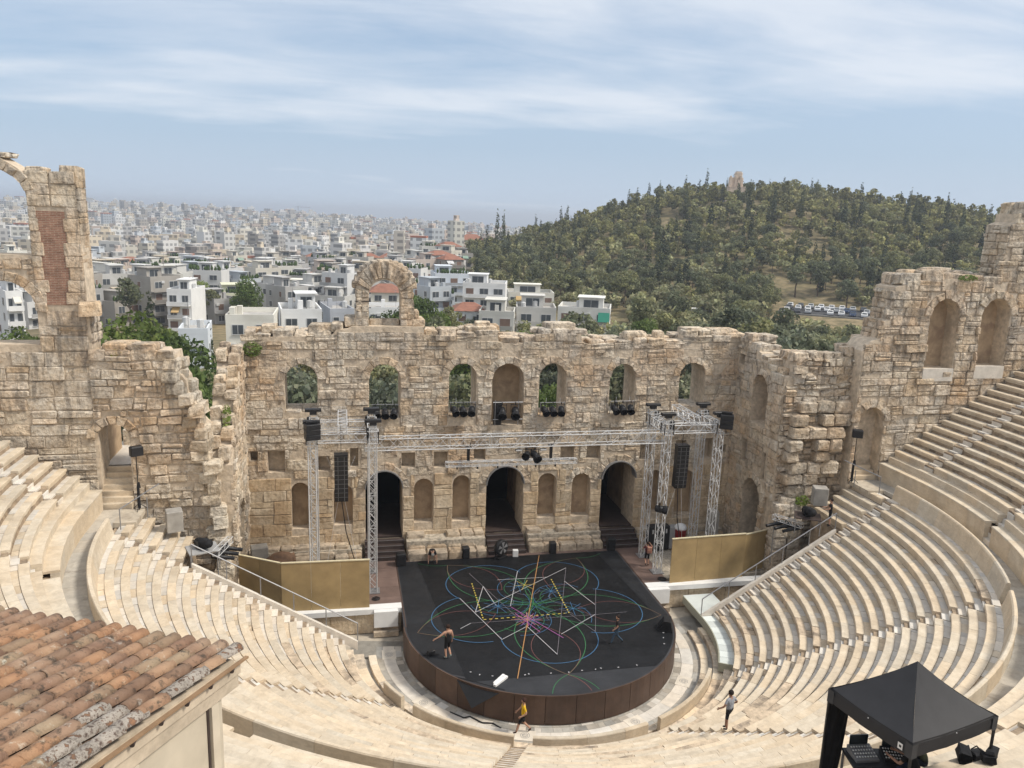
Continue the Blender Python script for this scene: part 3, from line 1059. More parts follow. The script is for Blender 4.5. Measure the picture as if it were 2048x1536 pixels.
for (xx, za, zb_, lim) in ((22.06, 15.2, 16.5, 20), (22.58, 16.5, 18.5, 30), (30.1, 18.9, 22.5, 30)):
    Wt = Wall((xx, -7.0), (0, 1), (-1, 0), int(xx))
    lay(masonry(Wt, -.05, 1.9, za, lambda u: zb_, [], (.4, .7), (.5, 1.2), .04), right_wall, Wt, 'return_stone', lim)
for h in HQ[1:]:
    niche_back(WQ, h, 1.1, right_wall)
    mb = MB(); mb.box((20.9 + h[0], -6.95, h[2] - .38), (h[1] * 2 + .1, .34, .8)); mb.build('sill_slab', 'pale_marble', right_wall)
coping(WQ, 2.0, 9.0, topQ, 1.9, right_wall, (1.0, 2.0), (.4, .8), seed=35)
coping(WQ, 9.9, 15, topQ, 1.9, right_wall, (1.0, 2.0), (.4, .9), seed=36)
mb = MB(); mb.box((22.15, -3.2, 7.75), (2.0, 3.7, .5)); mb.build('passage_floor', 'pale_marble', right_wall)
mb = MB(); mb.box((23.3, -4.0, 9.6), (.35, 5.0, 5.0)); mb.box((21.0, -3.0, 8.3), (.35, 3.6, 1.6)); mb.build('passage_side', 'niche_plaster', right_wall)

# ---- left wing and wall -------------------------------------------------------------------------
left_wing = empty('side_wing_wall', (0, 0, 0), label='broken side wing of the stage wall on the left, edge stepping down beside the wall', cat='ruin wall')
left_wing['kind'] = 'thing'
WL2 = Wall((-16.45, 0), (0, -1), (1, 0), 27)
topL2 = polyf([(0, 13.6), (1.2, 13.3), (2.0, 12.2), (3.4, 11.6), (4.0, 10.4), (5.2, 9.4), (6.2, 8.2)])
wall_core(WL2, [(.02, -1.6), (6.2, -1.6), (6.2, 8.2), (5.2, 9.4), (4.0, 10.4), (3.4, 11.6), (2.0, 12.2), (1.2, 13.3), (.02, 13.6)], [(3.4, 1.1, -.6, 5.2, 'arch', True)], 1.3, 'wall_core', 'mortar', left_wing)
lay(masonry(WL2, .1, 6.2, -.4, topL2, [(3.4, 1.1, -.6, 5.2, 'arch', True)], (.42, .72), (.5, 1.2), .06), left_wing, WL2, 'stone', 100)
coping(WL2, .2, 6.1, topL2, 1.3, left_wing, (.5, 1.0), (.4, .8), seed=37)
WL = Wall((-22.8, -6.44), (1, 0), (0, -1), 29)
HLd = [(.5, .78, 6.0, 10.75, 'arch', True)]
topL = polyf([(-.4, 14.5), (3.2, 14.5), (3.3, 14.35), (3.75, 14.4), (3.85, 13.5), (4.2, 13.0), (4.3, 12.3), (4.7, 11.6), (4.8, 10.6), (5.15, 10.2), (5.25, 8.2), (5.5, 8.0), (5.7, 6.0), (6.1, 3.0), (6.3, -1.6)])
rightL = polyf([(-2, 6.3), (3.0, 6.15), (6, 5.75), (8, 5.5), (10.2, 5.2), (10.6, 4.85), (11.6, 4.7), (12.3, 4.3), (13.5, 3.9), (14.4, 3.75), (15.5, 3.2)])
LO = [(-.42, 5.0), (3.2, 5.0), (3.2, -1.6), (6.3, -1.6), (6.1, 3.0), (5.7, 6.0), (5.5, 8.0), (5.25, 8.2), (5.15, 10.2), (4.8, 10.6), (4.7, 11.6), (4.3, 12.3), (4.2, 13.0), (3.85, 13.5), (3.75, 14.4), (3.3, 14.35), (3.2, 14.5), (-.42, 14.5)]
wall_core(WL, LO, HLd, 1.9, 'wall_core', 'mortar', left_wing)
lay(masonry(WL, -.4, 6.2, -.8, lambda u: 14.55, HLd, (.36, .68), (.45, 1.15), .06, (.04, .16), rightf=rightL), left_wing, WL, 'stone', 220)
coping(WL, .1, 3.2, topL, 1.9, left_wing, (.9, 1.6), (.3, .6), seed=38)
RB = random.Random(78)
for z in np.arange(.2, 14.4, .62):                # ragged broken edge
    u = rightL(z)
    for k in range(2):
        o = MB(); g = RB.choice((.85, 1.0, 1.08))
        o.add(*boulder(RB, (-22.8 + u - .35 + RB.uniform(-.25, .3), -6.3 + .75 * k + RB.uniform(-.2, .1), z), (RB.uniform(.6, 1.1), RB.uniform(.7, 1.1), RB.uniform(.5, .75)), (g, g, g * .98), RB.uniform(-.2, .2), .13))
        o.build('broken_edge_stone', 'ruin_stone', left_wing)
mb = MB(); mb.box((-22.3, -2.6, 7.75), (2.4, 4.9, .5)); mb.build('passage_floor', 'pale_marble', left_wing)
mb = MB(); mb.box((-22.6, -.6, 8.45), (1.3, .8, .9)); mb.build('passage_block', 'ruin_stone', left_wing)
mb = MB(); mb.box((-23.35, -3.6, 9.0), (.3, 4.2, 4.0)); mb.build('passage_side', 'niche_plaster', left_wing)

left_wall = empty('retaining_wall', (0, 0, 0), label='tall ruined wall at far left with open arches, one above the other', cat='ruin wall')
left_wall['kind'] = 'thing'
WK = Wall((-23.15, -6.4), (-1, 0), (0, -1), 41)
HK = [(3.8, 1.55, 14.9, 18.1, 'arch', True), (3.8, 1.55, 19.35, 23.45, 'arch', True)]
KP = [(-.1, 5.0), (8.6, 5.0), (8.6, 23.9), (6.4, 24.15), (4.6, 24.2), (3.4, 24.0), (2.6, 23.5), (2.2, 23.15), (.1, 23.15), (.05, 22.0), (-.02, 19.0), (-.08, 17.2), (-.1, 16.8), (-.15, 15.0)]
topK = polyf([(-.4, 23.15), (2.2, 23.15), (2.6, 23.5), (3.4, 24.0), (4.6, 24.2), (6.4, 24.15), (8.6, 23.9)])
wall_core(WK, KP, HK, 1.5, 'wall_core', 'mortar', left_wall)
lowK = masonry(WK, .0, 8.4, 6.2, lambda u: 16.9, HK, (.5, .86), (.8, 1.9), .035, (.04, .1))
upK = masonry(WK, 2.3, 8.4, 16.9, topK, HK, (.45, .7), (.6, 1.3), .04, (.04, .1))
# pier: stone quoins either side of a brick panel
RQ = WK.R
z = 16.95
qs = []
while z < 22.9:
    h = RQ.uniform(.5, .68)
    a = RQ.uniform(.55, .95) if z < 21.4 else 1.2
    b = RQ.uniform(1.55, 2.0) if z < 21.4 else 1.25
    if z > 21.4:
        lo_ = .12 - .025 * (23.4 - z); qs.append((lo_, a, z, z + h)); qs.append((b, 2.28, z, z + h))
    else:
        lo_ = .12 - .025 * (23.4 - z); qs.append((lo_, a, z, z + h)); qs.append((b, 2.28, z, z + h))
    z += h
for a, b, z0, z1 in qs:
    q = [(a + .01, z0 + .01), (b - .01, z0 + .01), (b - .01, z1 - .01), (a + .01, z1 - .01)]
    upK.append((.5, ((a + b) / 2, z0), stone_mesh(WK, q, RQ.uniform(.05, .09), .03, .012, tuple(c * 1.08 for c in RQ.choice(TINTS[:5])))))
lay(lowK + upK, left_wall, WK, 'stone', 300)
bp = MB(); bp.box((-23.15 - 1.4, -6.395, 19.2), (1.5, .07, 4.6)); bp.build('brick_panel', 'brick_courses', left_wall)
WKs = Wall((-23.17, -6.4), (0, 1), (1, 0), 43)   # narrow right-hand face of the pier
lay(masonry(WKs, -.02, 1.45, 16.9, lambda u: 23.1, [], (.5, .68), (.7, 1.5), .015, (.03, .06)), left_wall, WKs, 'quoin', 60)
lay(masonry(Wall((-23.0, -6.4), (0, 1), (1, 0), 44), -.02, 1.45, 15.0, lambda u: 16.9, [], (.4, .6), (.5, 1.0), .05), left_wall, WKs, 'quoin', 20)
for p, s in (((-23.55, -5.7, 23.35), (.85, 1.3, .7)), ((-24.5, -5.6, 23.2), (1.2, 1.3, .35)), ((-25.1, -5.6, 23.35), (.8, 1.3, .5))):
    o = MB(); o.add(*boulder(RB, p, s, (1.05, 1.02, .98), 0, .1)); o.build('coping_stone', 'ruin_stone', left_wall)
cb = MB()
cb.add(*boulder(RB, (-22.95, -6.5, 16.75), (1.05, .9, .7), (1.15, 1.1, 1.02), .25, .08)); cb.build('broken_cornice', 'ruin_stone', left_wall)
coping(WK, 3.0, 8.4, topK, 1.5, left_wall, (.8, 1.4), (.2, .35), seed=39)

# ------------------------------------------------------------------ seating
YC, XC = -10.3, 0.1


def arc_pt(r, a, e, z):
    """a: angle in degrees from the theatre axis; e: metres of straight run beyond +-90 degrees"""
    t = RAD(a)
    return Vector((XC + r * math.sin(t), YC - r * math.cos(t) + e, z))


def sector(mb, prof, a0, a1, n=2, e0=0.0, e1=0.0, col=None, skew=0.0):
    """sweep the (r, z) profile from angle a0 to a1 (or straight from e0 to e1)"""
    vs, fs = [], []
    k = len(prof)
    for i in range(n + 1):
        f = i / n
        for r, z in prof:
            vs.append(arc_pt(r, a0 + (a1 - a0) * f, e0 + (e1 - e0) * f, z))
    for i in range(n):
        for j in range(k):
            fs.append((i * k + j, i * k + (j + 1) % k, (i + 1) * k + (j + 1) % k, (i + 1) * k + j))
    fs.append(tuple(range(k - 1, -1, -1)))
    fs.append(tuple(range(n * k, (n + 1) * k)))
    if (a1 - a0) + (e1 - e0) * (1 if a0 >= 0 else -1) < 0:
        fs = [tuple(reversed(f)) for f in fs]
    mb.add(vs, fs, col)


class Pieces:
    """gathers pieces of one kind for one thing; the 300 largest in view become parts"""
    def __init__(self, name, mat, limit=300):
        self.name, self.mat, self.limit, self.items = name, mat, limit, []

    def add(self, mb, size=1.0, mat=None):
        c = sum((Vector(v) for v in mb.v), Vector()) / len(mb.v)
        q = to_px(c)
        k = -1.0
        if q is not None and -10 < q[0] < 2058 and -10 < q[1] < 1546:
            k = size / q[2] ** 2
        self.items.append((k, mb, mat or self.mat))

    def lay(self, parent):
        it = sorted(self.items, key=lambda s: -s[0])
        for k, mb, mat in it[:self.limit]:
            mb.build(self.name, mat, parent)
        rest = {}
        for k, mb, mat in it[self.limit:]:
            r = rest.setdefault(mat, MB())
            b = len(r.v)
            r.v += mb.v; r.c += mb.c; r.m += mb.m
            r.f += [tuple(i + b for i in f) for f in mb.f]
        for mat, r in rest.items():
            r.build('other_' + self.name + '_run', mat, parent)['kind'] = 'stuff'


RS = random.Random(4)


def warm(lo=.88, hi=1.08):
    g = RS.uniform(lo, hi)
    k = RS.uniform(-.035, .035)
    return (g * (1 + k), g, g * (1 - 1.3 * k))


def seat_prof(r, zt, d=0.36, h=0.40):
    return [(r + .055, zt - h), (r + .055, zt - .15), (r, zt - .135), (r, zt - .02), (r + .02, zt), (r + d, zt), (r + d, zt - h)]


def rough_block(mb, R, j):
    mb.v = [(x + R.uniform(-j, j), y + R.uniform(-j, j), z + R.uniform(-j, j * .5)) for x, y, z in mb.v]


def run_pieces(P, prof_fn, r, segs, length, gap, size, tint=(.9, 1.08), n=2, rough_p=0.0, alt=None, alt_p=0.0, jitter=0.0):
    """lay pieces of about `length` along the segments; segs: (a0, a1) angles or ('e', side, e0, e1)"""
    for s in segs:
        if s[0] == 'e':
            L = s[3] - s[2]
            m = max(1, round(L / RS.uniform(*length)))
            for i in range(m):
                mb = MB()
                sector(mb, prof_fn(RS.uniform(-jitter, jitter)), 90 * s[1], 90 * s[1], 1, s[2] + L * i / m + gap / 2, s[2] + L * (i + 1) / m - gap / 2, warm(*tint))
                P.add(mb, size)
            continue
        a0, a1 = s
        L = RAD(a1 - a0) * r
        if L < .1:
            continue
        u = 0.0
        while u < L - .05:
            wd = RS.uniform(*length)
            if L - u - wd < length[0] * .5:
                wd = L - u
            b0, b1 = a0 + math.degrees((u + gap / 2) / r), a0 + math.degrees((u + wd - gap / 2) / r)
            u += wd
            mb = MB()
            mat = None
            sector(mb, prof_fn(RS.uniform(-jitter, jitter)), b0, b1, n if wd > .8 else 1, col=warm(*tint))
            if rough_p and RS.random() < rough_p:
                rough_block(mb, RS, .035)
                mat = 'old_stone'
                mb.c = [(1.15, 1.12, 1.08)] * len(mb.v)
            elif alt and RS.random() < alt_p:
                mat = alt
            P.add(mb, size, mat)


def gaps(stairs, r, hw=.35, amax=90.0):
    w = math.degrees(hw / r)
    ed = [-amax]
    for s in stairs:
        if abs(abs(s) - 90) < .1:
            continue
        ed += [s - w, s + w]
    ed.append(amax)
    return [(ed[i], ed[i + 1]) for i in range(0, len(ed), 2)]


LOW_ST = [-54, -18, 18, 54]
UP_ST = [-72, -54, -36, -18, 0, 18, 36, 54, 72]
NLOW = 18


def low_rz(k):
    return 21.0 - .608 * k, 6.13 - .377 * k


def up_rz(j):
    return 23.9 + .62 * j, 8.19 + .392 * j


lower = empty('lower_seating', (0, 0, 0), label='lower tier of curved cream marble seat rows around the orchestra', cat='seating')
slabs, pav, steps = Pieces('seat_slab', 'seat_marble'), Pieces('footway_slab', 'pale_marble'), Pieces('stair_step', 'pale_marble')
for k in range(NLOW):
    r, zt = low_rz(k)
    end = 90 - math.degrees(.75 / r)
    sg = gaps(LOW_ST, r, .35, end)
    ext = [('e', s, .15, 3.05) for s in (-1, 1)] if k <= 4 else []
    rp = .42 if k in (12, 16, 17) else (.10 if k > 9 else .015)
    run_pieces(slabs, lambda d: seat_prof(r, zt + d * .3), r + .2, sg + ext, (1.1, 2.1), .012, 1.0, (.92, 1.06), rough_p=rp, jitter=.012)
    run_pieces(pav, lambda d: [(r + .365, zt - .3), (r + .365, zt - .04 + d), (r + .665, zt - .04 + d), (r + .665, zt - .3)], r + .5, sg + ext, (.38, .95), .022, .5, (.84, 1.1), n=1, rough_p=rp * .5, alt='seat_marble', alt_p=.22, jitter=.012)
    for s in LOW_ST + [-90, 90]:
        hw = math.degrees(.33 / r)
        a0, a1 = (s - hw, s + hw) if abs(s) < 80 else ((end, 90) if s > 0 else (-90, -end))
        for (ra, rb, zz) in ((r + .0, r + .33, zt - .19), (r + .32, r + .64, zt)):
            mb = MB()
            sector(mb, [(ra, zz - .4), (ra, zz - .015), (ra + .015, zz), (rb, zz), (rb, zz - .4)], a0 + .02, a1 - .02, 1, col=warm(.92, 1.12))
            steps.add(mb, .35)
slabs.lay(lower); pav.lay(lower); steps.lay(lower)
core = MB()
prof = []
for k in range(NLOW - 1, -1, -1):
    r, zt = low_rz(k)
    prof += [(r + .1, zt - .42), (r + .12, zt - .1)]
    prof += [(r + .63, zt - .1)]
prof += [(21.9, 5.9), (21.9, -1.8), (prof[0][0], -1.8)]
sector(core, prof, -90, 90, 60, col=(.7, .65, .6))
core.build('seating_core', 'old_stone', lower)
for s in (-1, 1):
    mb = MB(); sector(mb, [(18.5, 4.1), (21.9, 6.0), (21.9, -1.8), (18.5, -1.8)], 90 * s, 90 * s, 1, 0, 3.15, col=(.8, .75, .7)); mb.build('end_block', 'old_stone', lower)
    # sloping white stringer and handrail at the end of the rows
    mb = MB()
    r0, z0 = low_rz(17); r1, z1 = low_rz(5)
    p0, p1 = arc_pt(r0 - .7, 90 * s, .12, z0 - .35), arc_pt(r1 + .2, 90 * s, .12, z1 + .1)
    mb.add([p0 + Vector((0, -.1, 0)), p0 + Vector((0, .1, 0)), p1 + Vector((0, .1, 0)), p1 + Vector((0, -.1, 0))] + [q + Vector((0, 0, -.5)) for q in (p0 + Vector((0, -.1, 0)), p0 + Vector((0, .1, 0)), p1 + Vector((0, .1, 0)), p1 + Vector((0, -.1, 0)))],
           [(0, 1, 2, 3), (7, 6, 5, 4), (0, 4, 5, 1), (1, 5, 6, 2), (2, 6, 7, 3), (3, 7, 4, 0)])
    mb.build('stringer', 'pale_marble', lower)
    hr = empty('handrail', (0, 0, 0), label='grey steel handrail beside the %s-hand end of the seats' % ('right' if s > 0 else 'left'), cat='handrail')
    rail = MB()
    a, b = p0 + Vector((0, .05, 1.0)), p1 + Vector((0, .05, 1.0))
    rail.tube(a, b, .035, n=6)
    rail.tube(b, p1 + Vector((.9 * s, .05, 1.0)) if False else b, .03)
    rail.build('top_rail', 'grey_steel', hr)
    for f in (0, .2, .4, .6, .8, 1.0):
        po = MB(); q = p0.lerp(p1, f) + Vector((0, .05, 0)); po.tube(q, q + Vector((0, 0, 1.0)), .03, n=6); po.build('post', 'grey_steel', hr)

# high-backed bench that closes the lower tier
back = Pieces('bench_back', 'seat_marble')
for s in gaps([-54, -18, 18, 54], 21.8, .38, 90):
    run_pieces(back, lambda d: [(21.62, 5.9), (21.62, 6.12), (21.66, 6.3), (21.74, 6.6), (21.80, 6.93), (21.86, 6.985), (21.95, 6.99), (21.985, 6.95), (21.985, 6.0)], 21.8, [s], (1.6, 2.6), .012, 1.0, (.94, 1.06), n=3)
back.lay(lower)

# cross-aisle between the two tiers
aisle = empty('cross_aisle', (0, 0, 0))
aisle['kind'] = 'structure'
ap = Pieces('aisle_slab', 'grey_paving')
run_pieces(ap, lambda d: [(21.99, 6.0), (21.99, 6.25 + d), (22.93, 6.25 + d), (22.93, 6.0)], 22.4, [(-90, 90)] + [('e', s, .0, 3.15) for s in (-1, 1)], (.8, 1.7), .012, 1.0, (.92, 1.1), n=1, jitter=.003)
ap.lay(aisle)
mb = MB()
for s in (-1, 1):
    sector(mb, [(20.9, 6.0), (20.9, 6.246), (22.0, 6.246), (22.0, 6.0)], 90 * s, 90 * s, 1, 1.2, 3.15, col=(1.15, 1.08, .98))
mb.build('aisle_landing', 'grey_paving', aisle)

# upper tier
NUP = 20
upper = empty('upper_seating', (0, 0, 0), label='upper tier of marble seat rows above the podium wall', cat='seating')
slabs, pav, steps, pod, ptop = Pieces('seat_slab', 'seat_marble'), Pieces('footway_slab', 'pale_marble'), Pieces('stair_step', 'pale_marble'), Pieces('podium_slab', 'seat_marble'), Pieces('podium_top_slab', 'seat_marble')
EXT = [('e', s, .45, 3.15) for s in (-1, 1)]
for j in range(NUP):
    r, zt = up_rz(j)
    # leave out what lies behind and below the terrace
    amin = -90
    sg = gaps(UP_ST, r, .33, 90 - math.degrees(.4 / r))
    if j > 8:
        sg = [s for s in sg if abs((s[0] + s[1]) / 2) > 24 or j < 12]
    run_pieces(slabs, lambda d: seat_prof(r, zt + d * .3), r + .2, sg + EXT, (1.1, 2.2), .012, 1.0, (.92, 1.06), rough_p=.012, jitter=.01)
    run_pieces(pav, lambda d: [(r + .365, zt - .3), (r + .365, zt - .04 + d), (r + .68, zt - .04 + d), (r + .68, zt - .3)], r + .5, sg + EXT, (.4, .9), .02, .5, (.84, 1.1), n=1, alt='seat_marble', alt_p=.5, jitter=.012)
    for s in UP_ST + [-90, 90]:
        if j > 8 and abs(s) < 24: continue
        hw = math.degrees(.31 / r)
        for (ra, rb, zz) in ((r + .0, r + .33, zt - .2), (r + .32, r + .64, zt)):
            mb = MB()
            pr = [(ra, zz - .4), (ra, zz - .015), (ra + .015, zz), (rb, zz), (rb, zz - .4)]
            if abs(s) > 80:
                sector(mb, pr, s, s, 1, -.3, .42, col=warm(.92, 1.12))
            else:
                sector(mb, pr, s - hw, s + hw, 1, col=warm(.92, 1.12))
            steps.add(mb, .35)
psg = gaps([-72, -36, 0, 36, 72], 23, .36, 90) + [('e', s, .0, 3.1) for s in (-1, 1)]
run_pieces(pod, lambda d: [(22.93, 6.0), (22.93, 7.3), (23.25, 7.3), (23.25, 6.0)], 23, psg, (1.2, 2.2), .01, 1.0, (.95, 1.06), n=2)
run_pieces(ptop, lambda d: [(22.89, 7.3), (22.89, 7.38), (22.91, 7.4), (23.52, 7.4), (23.52, 7.3)], 23, psg, (1.2, 2.4), .01, 1.0, (.95, 1.06), n=2)
run_pieces(ptop, lambda d: [(23.5, 7.2), (23.5, 7.77), (23.515, 7.79), (24.0, 7.79), (24.0, 7.2)], 23.6, psg, (1.2, 2.4), .01, 1.0, (.95, 1.06), n=2)
for s in (-72, -36, 0, 36, 72):                   # small flights cut into the podium
    for i, zz in enumerate((6.5, 6.78, 7.06, 7.34, 7.6)):
        hw = math.degrees(.35 / 23)
        mb = MB(); sector(mb, [(22.95 + .2 * i, 6.0), (22.95 + .2 * i, zz), (23.2 + .2 * i, zz), (23.2 + .2 * i, 6.0)], s - hw, s + hw, 1, col=warm()); steps.add(mb, .5)
for P in (slabs, pav, steps, pod, ptop):
    P.lay(upper)
core = MB()
prof = [(23.2, 5.0), (23.2, 7.1), (23.95, 7.1)]
for j in range(NUP):
    r, zt = up_rz(j)
    prof += [(r + .08, zt - .1), (r + .64, zt - .1)]
prof += [(36.6, 15.6), (36.6, 5.0)]
for s in ((-90, 90),):
    sector(core, prof, -90, 90, 60, col=(.7, .65, .6))
for s in (-1, 1):
    sector(core, prof, 90 * s, 90 * s, 1, 0, 3.1, col=(.7, .65, .6))
core.build('seating_core', 'old_stone', upper)

# steps up to the side doorways
for s, x0, lab in ((-1, -22.3, 'left'), (1, 22.15, 'right')):
    fl = empty('doorway_steps', (x0, -6, 6.25), label='short marble flight of steps up into the %s-hand doorway' % lab, cat='steps')
    for i in range(7):
        mb = MB(); mb.box((0, -1.02 + .3 * i + .16, .125 + .25 * i - .2), (1.62, .36, .65), col=warm(.9, 1.08)); mb.build('step', 'seat_marble', fl)

# orchestra pavement
orch = empty('orchestra_floor', (0, 0, 0)); orch['kind'] = 'structure'
mb = MB(); sector(mb, [(0.3, -1.9), (0.3, -1.56), (10.4, -1.56), (10.4, -1.9)], -100, 100, 60, col=(.85, .85, .85)); mb.build('paving_bed', 'grey_paving', orch)
mb = MB(); mb.box((0, -8.9, -1.735), (24.5, 3.2, .35), col=(1.05, 1.0, .93)); mb.build('side_paving', 'grey_paving', orch)
ringp, inner, outer = Pieces('ring_slab', 'pale_marble'), Pieces('mosaic_slab', 'pale_marble'), Pieces('gutter_slab', 'grey_paving')
run_pieces(ringp, lambda d: [(8.0, -1.7), (8.0, -1.535), (8.62, -1.535), (8.62, -1.7)], 8.3, [(-96, 96)], (.9, 1.6), .01, 1.0, (1.0, 1.14), n=2)
run_pieces(outer, lambda d: [(8.63, -1.7), (8.63, -1.548), (9.0, -1.548), (9.0, -1.7)], 8.8, [(-96, 96)], (.7, 1.4), .012, .5, (.75, .95), n=1)
for rr in (7.25, 7.62):
    run_pieces(inner, lambda d: [(rr, -1.7), (rr, -1.548), (rr + .35, -1.548), (rr + .35, -1.7)], rr, [(-96, 96)], (.3, .6), .012, .3, (.6, 1.1), n=1, alt='grey_paving', alt_p=.66)
ringp.lay(orch); inner.lay(orch); outer.lay(orch)
for a in (-90, -56, -17.5, 21, 54):               # drain roses in the ring
    mb = MB(); c = arc_pt(8.3, a, 0, -1.53)
    mb.box(c + Vector((0, 0, -.05)), (.95, .75, .115), rz=RAD(a), col=(1.12, 1.1, 1.06)); o = mb.build('drain_slab', 'pale_marble', orch)
    mb = MB()
    for r0, r1 in ((.12, .145), (.2, .225)):
        for i in range(16):
            t0, t1 = 2 * PI * i / 16, 2 * PI * (i + .8) / 16
            mb.add([c + Vector((r * math.cos(t), r * math.sin(t), .012)) for r, t in ((r0, t0), (r1, t0), (r1, t1), (r0, t1))], [(0, 1, 2, 3)])
    for i in range(8):
        t0 = 2 * PI * i / 8
        mb.add([c + Vector((r * math.cos(t0 + k), r * math.sin(t0 + k), .012)) for r, k in ((.04, -.2), (.12, -.08), (.12, .08), (.04, .2))], [(0, 1, 2, 3)])
    mb.build('drain_rose', 'grey_steel', o)
# low screen of upright slabs between orchestra and seats
scr = empty('low_marble_screen', (0, 0, 0), label='low screen of upright honey-coloured slabs around the orchestra', cat='screen wall')
sp = Pieces('screen_slab', 'seat_marble')
for s in ((-66, -56.5), (-51.5, -20), (-15, 18.5), (23, 57)):
    run_pieces(sp, lambda d: [(9.42, -1.6), (9.42, -.72), (9.45, -.68), (9.6, -.68), (9.63, -.72), (9.63, -1.6)], 9.5, [s], (1.8, 2.6), .01, 1.0, (.84, 1.0), n=3)
sp.lay(scr)
low = empty('orchestra_kerb', (0, 0, 0)); low['kind'] = 'structure'
kp = Pieces('kerb_slab', 'old_stone')
for (ra, rb, zz, jj) in ((9.0, 9.4, -1.38, .01), (9.65, 10.2, -1.25, .01), (10.2, 10.75, -.95, .012)):
    run_pieces(kp, lambda d: [(ra, -1.8), (ra, zz - .02 + d), (ra + .02, zz + d), (rb, zz + d), (rb, -1.8)], ra, [(-89, 89)], (.8, 1.7), .015, .6, (1.05, 1.4), n=2, jitter=jj, alt='seat_marble', alt_p=.35)
kp.lay(low)

# ------------------------------------------------------------------ stage
SXC, SYC, SRD = 0.15, -10.2, 7.55
stage = empty('stage_platform', (SXC, SYC, -1.5), label='black stage platform with rounded front and brown panelled skirt', cat='stage')
OFF = Vector((SXC, SYC, -1.5))


def sbuild(mb, name, mat, parent=stage):
    mb.v = [tuple(Vector(v) - OFF) for v in mb.v]
    return mb.build(name, mat, parent)


def clip_y(poly, y0, keep_below):
    out = []
    for (a, b) in zip(poly, poly[1:] + poly[:1]):
        ia, ib = ((a[1] <= y0) == keep_below), ((b[1] <= y0) == keep_below)
        if ia: out.append(a)
        if ia != ib:
            f = (y0 - a[1]) / (b[1] - a[1])
            out.append((a[0] + f * (b[0] - a[0]), y0))
    return out


arc = [(SXC + SRD * math.cos(t), SYC + SRD * math.sin(t)) for t in [PI + PI * i / 48 for i in range(49)]]
full = [(7.6, -1.9), (-7.25, -1.9)] + arc
mb = MB(); mb.prism([(x, y) for x, y in reversed(full)], -.14, -.012, (.05, .05, .055)); sbuild(mb, 'deck', 'dance_floor')
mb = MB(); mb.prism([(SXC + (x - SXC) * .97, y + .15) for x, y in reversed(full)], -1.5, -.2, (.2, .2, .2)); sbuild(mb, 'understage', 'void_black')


def sheet(poly, z, name, col, mat='dance_floor'):
    mb = MB(); mb.add([(x, y, z) for x, y in poly], [tuple(range(len(poly)))], col)
    o = sbuild(mb, name, mat)
    if o.data.polygons[0].normal.z < 0:
        o.data.flip_normals()
    return o


def ins(poly, k=.985):
    return [(SXC + (x - SXC) * k, SYC + (y - SYC) * k) if y < SYC else (SXC + (x - SXC) * k, y) for x, y in poly]


fi = ins(full)
# vinyl rolls: dark middle in six widths, paler strips at the sides and front
ys = [-1.95, -4.7, -7.4, -9.9, -12.2, -14.1, -15.92]
xl = lambda y: -5.9 + 1.1 * (-2.9 - y) / 12.9
xr = lambda y: 6.15 + .85 * (-2.2 - y) / 10.6
for i in range(6):
    a, b = ys[i], ys[i + 1] + .012
    lim = lambda y: math.sqrt(max(0, (SRD * .985) ** 2 - min(0, y - SYC) ** 2)) - .02
    g = .0095 + .0015 * (i % 2) + (.002 if i > 3 else 0)
    pts = []
    for f in range(7):
        y = a + (b - a) * f / 6; pts.append((min(xr(y), SXC + lim(y)), y))
    for f in range(6, -1, -1):
        y = a + (b - a) * f / 6; pts.append((max(xl(y), SXC - lim(y)), y))
    sheet(list(reversed(pts)), .0, 'vinyl_roll', (g * .92, g, g * 1.18))
g = .021
lpts = [(-7.2, -1.95), (xl(-1.95) - .015, -1.95)] + [(max(xl(y), SXC - math.sqrt(max(0, 7.43 ** 2 - min(0, y - SYC) ** 2))) - .015, y) for y in (-4, -7, -10, -12, -14, -15.4)]
lpts += [(x, y) for x, y in fi if x < xl(y) and -15.4 < y < SYC - .1][::-1] + [(-7.2, -9.5)]
sheet(lpts, .001, 'side_vinyl', (g * .94, g, g * 1.14))
rp = [(7.5, -1.95), (7.5, -9.5)] + sorted([(x, y) for x, y in fi if x > xr(y) and y < SYC - .1], key=lambda q: -q[1]) + [(xr(y) + .015, y) for y in (-12.4, -10, -7, -4, -1.95)]
sheet(rp, .001, 'side_vinyl', (g * .94, g, g * 1.14))
fp = clip_y([(x, y) for x, y in fi], -15.93, True)
sheet(fp, .001, 'front_vinyl', (.034, .036, .041))
# skirt in panels
edges = [i for i in range(0, 49, 3)]
for i in range(len(edges) - 1):
    mb = MB()
    gg = RS.uniform(.78, 1.2)
    for k in range(edges[i], edges[i + 1]):
        (x0, y0), (x1, y1) = arc[k], arc[k + 1]
        if k == edges[i]: x0, y0 = x0 + (x1 - x0) * .05, y0 + (y1 - y0) * .05
        n0, n1 = Vector((x0 - SXC, y0 - SYC, 0)).normalized() * .03, Vector((x1 - SXC, y1 - SYC, 0)).normalized() * .03
        vs = [(x0 + n0.x, y0 + n0.y, -1.5), (x1 + n1.x, y1 + n1.y, -1.5), (x1 + n1.x, y1 + n1.y, .008), (x0 + n0.x, y0 + n0.y, .008),
              (x0 - n0.x, y0 - n0.y, -1.5), (x1 - n1.x, y1 - n1.y, -1.5), (x1 - n1.x, y1 - n1.y, .008), (x0 - n0.x, y0 - n0.y, .008)]
        mb.add(vs, [(0, 1, 2, 3), (5, 4, 7, 6), (3, 2, 6, 7), (0, 3, 7, 4), (1, 5, 6, 2)], (gg, gg, gg))
    sbuild(mb, 'skirt_panel', 'brown_ply')
for x in (-7.28, 7.63):
    mb = MB(); mb.box((x, -6.1, -.75), (.05, 8.3, 1.5)); sbuild(mb, 'skirt_panel', 'brown_ply')
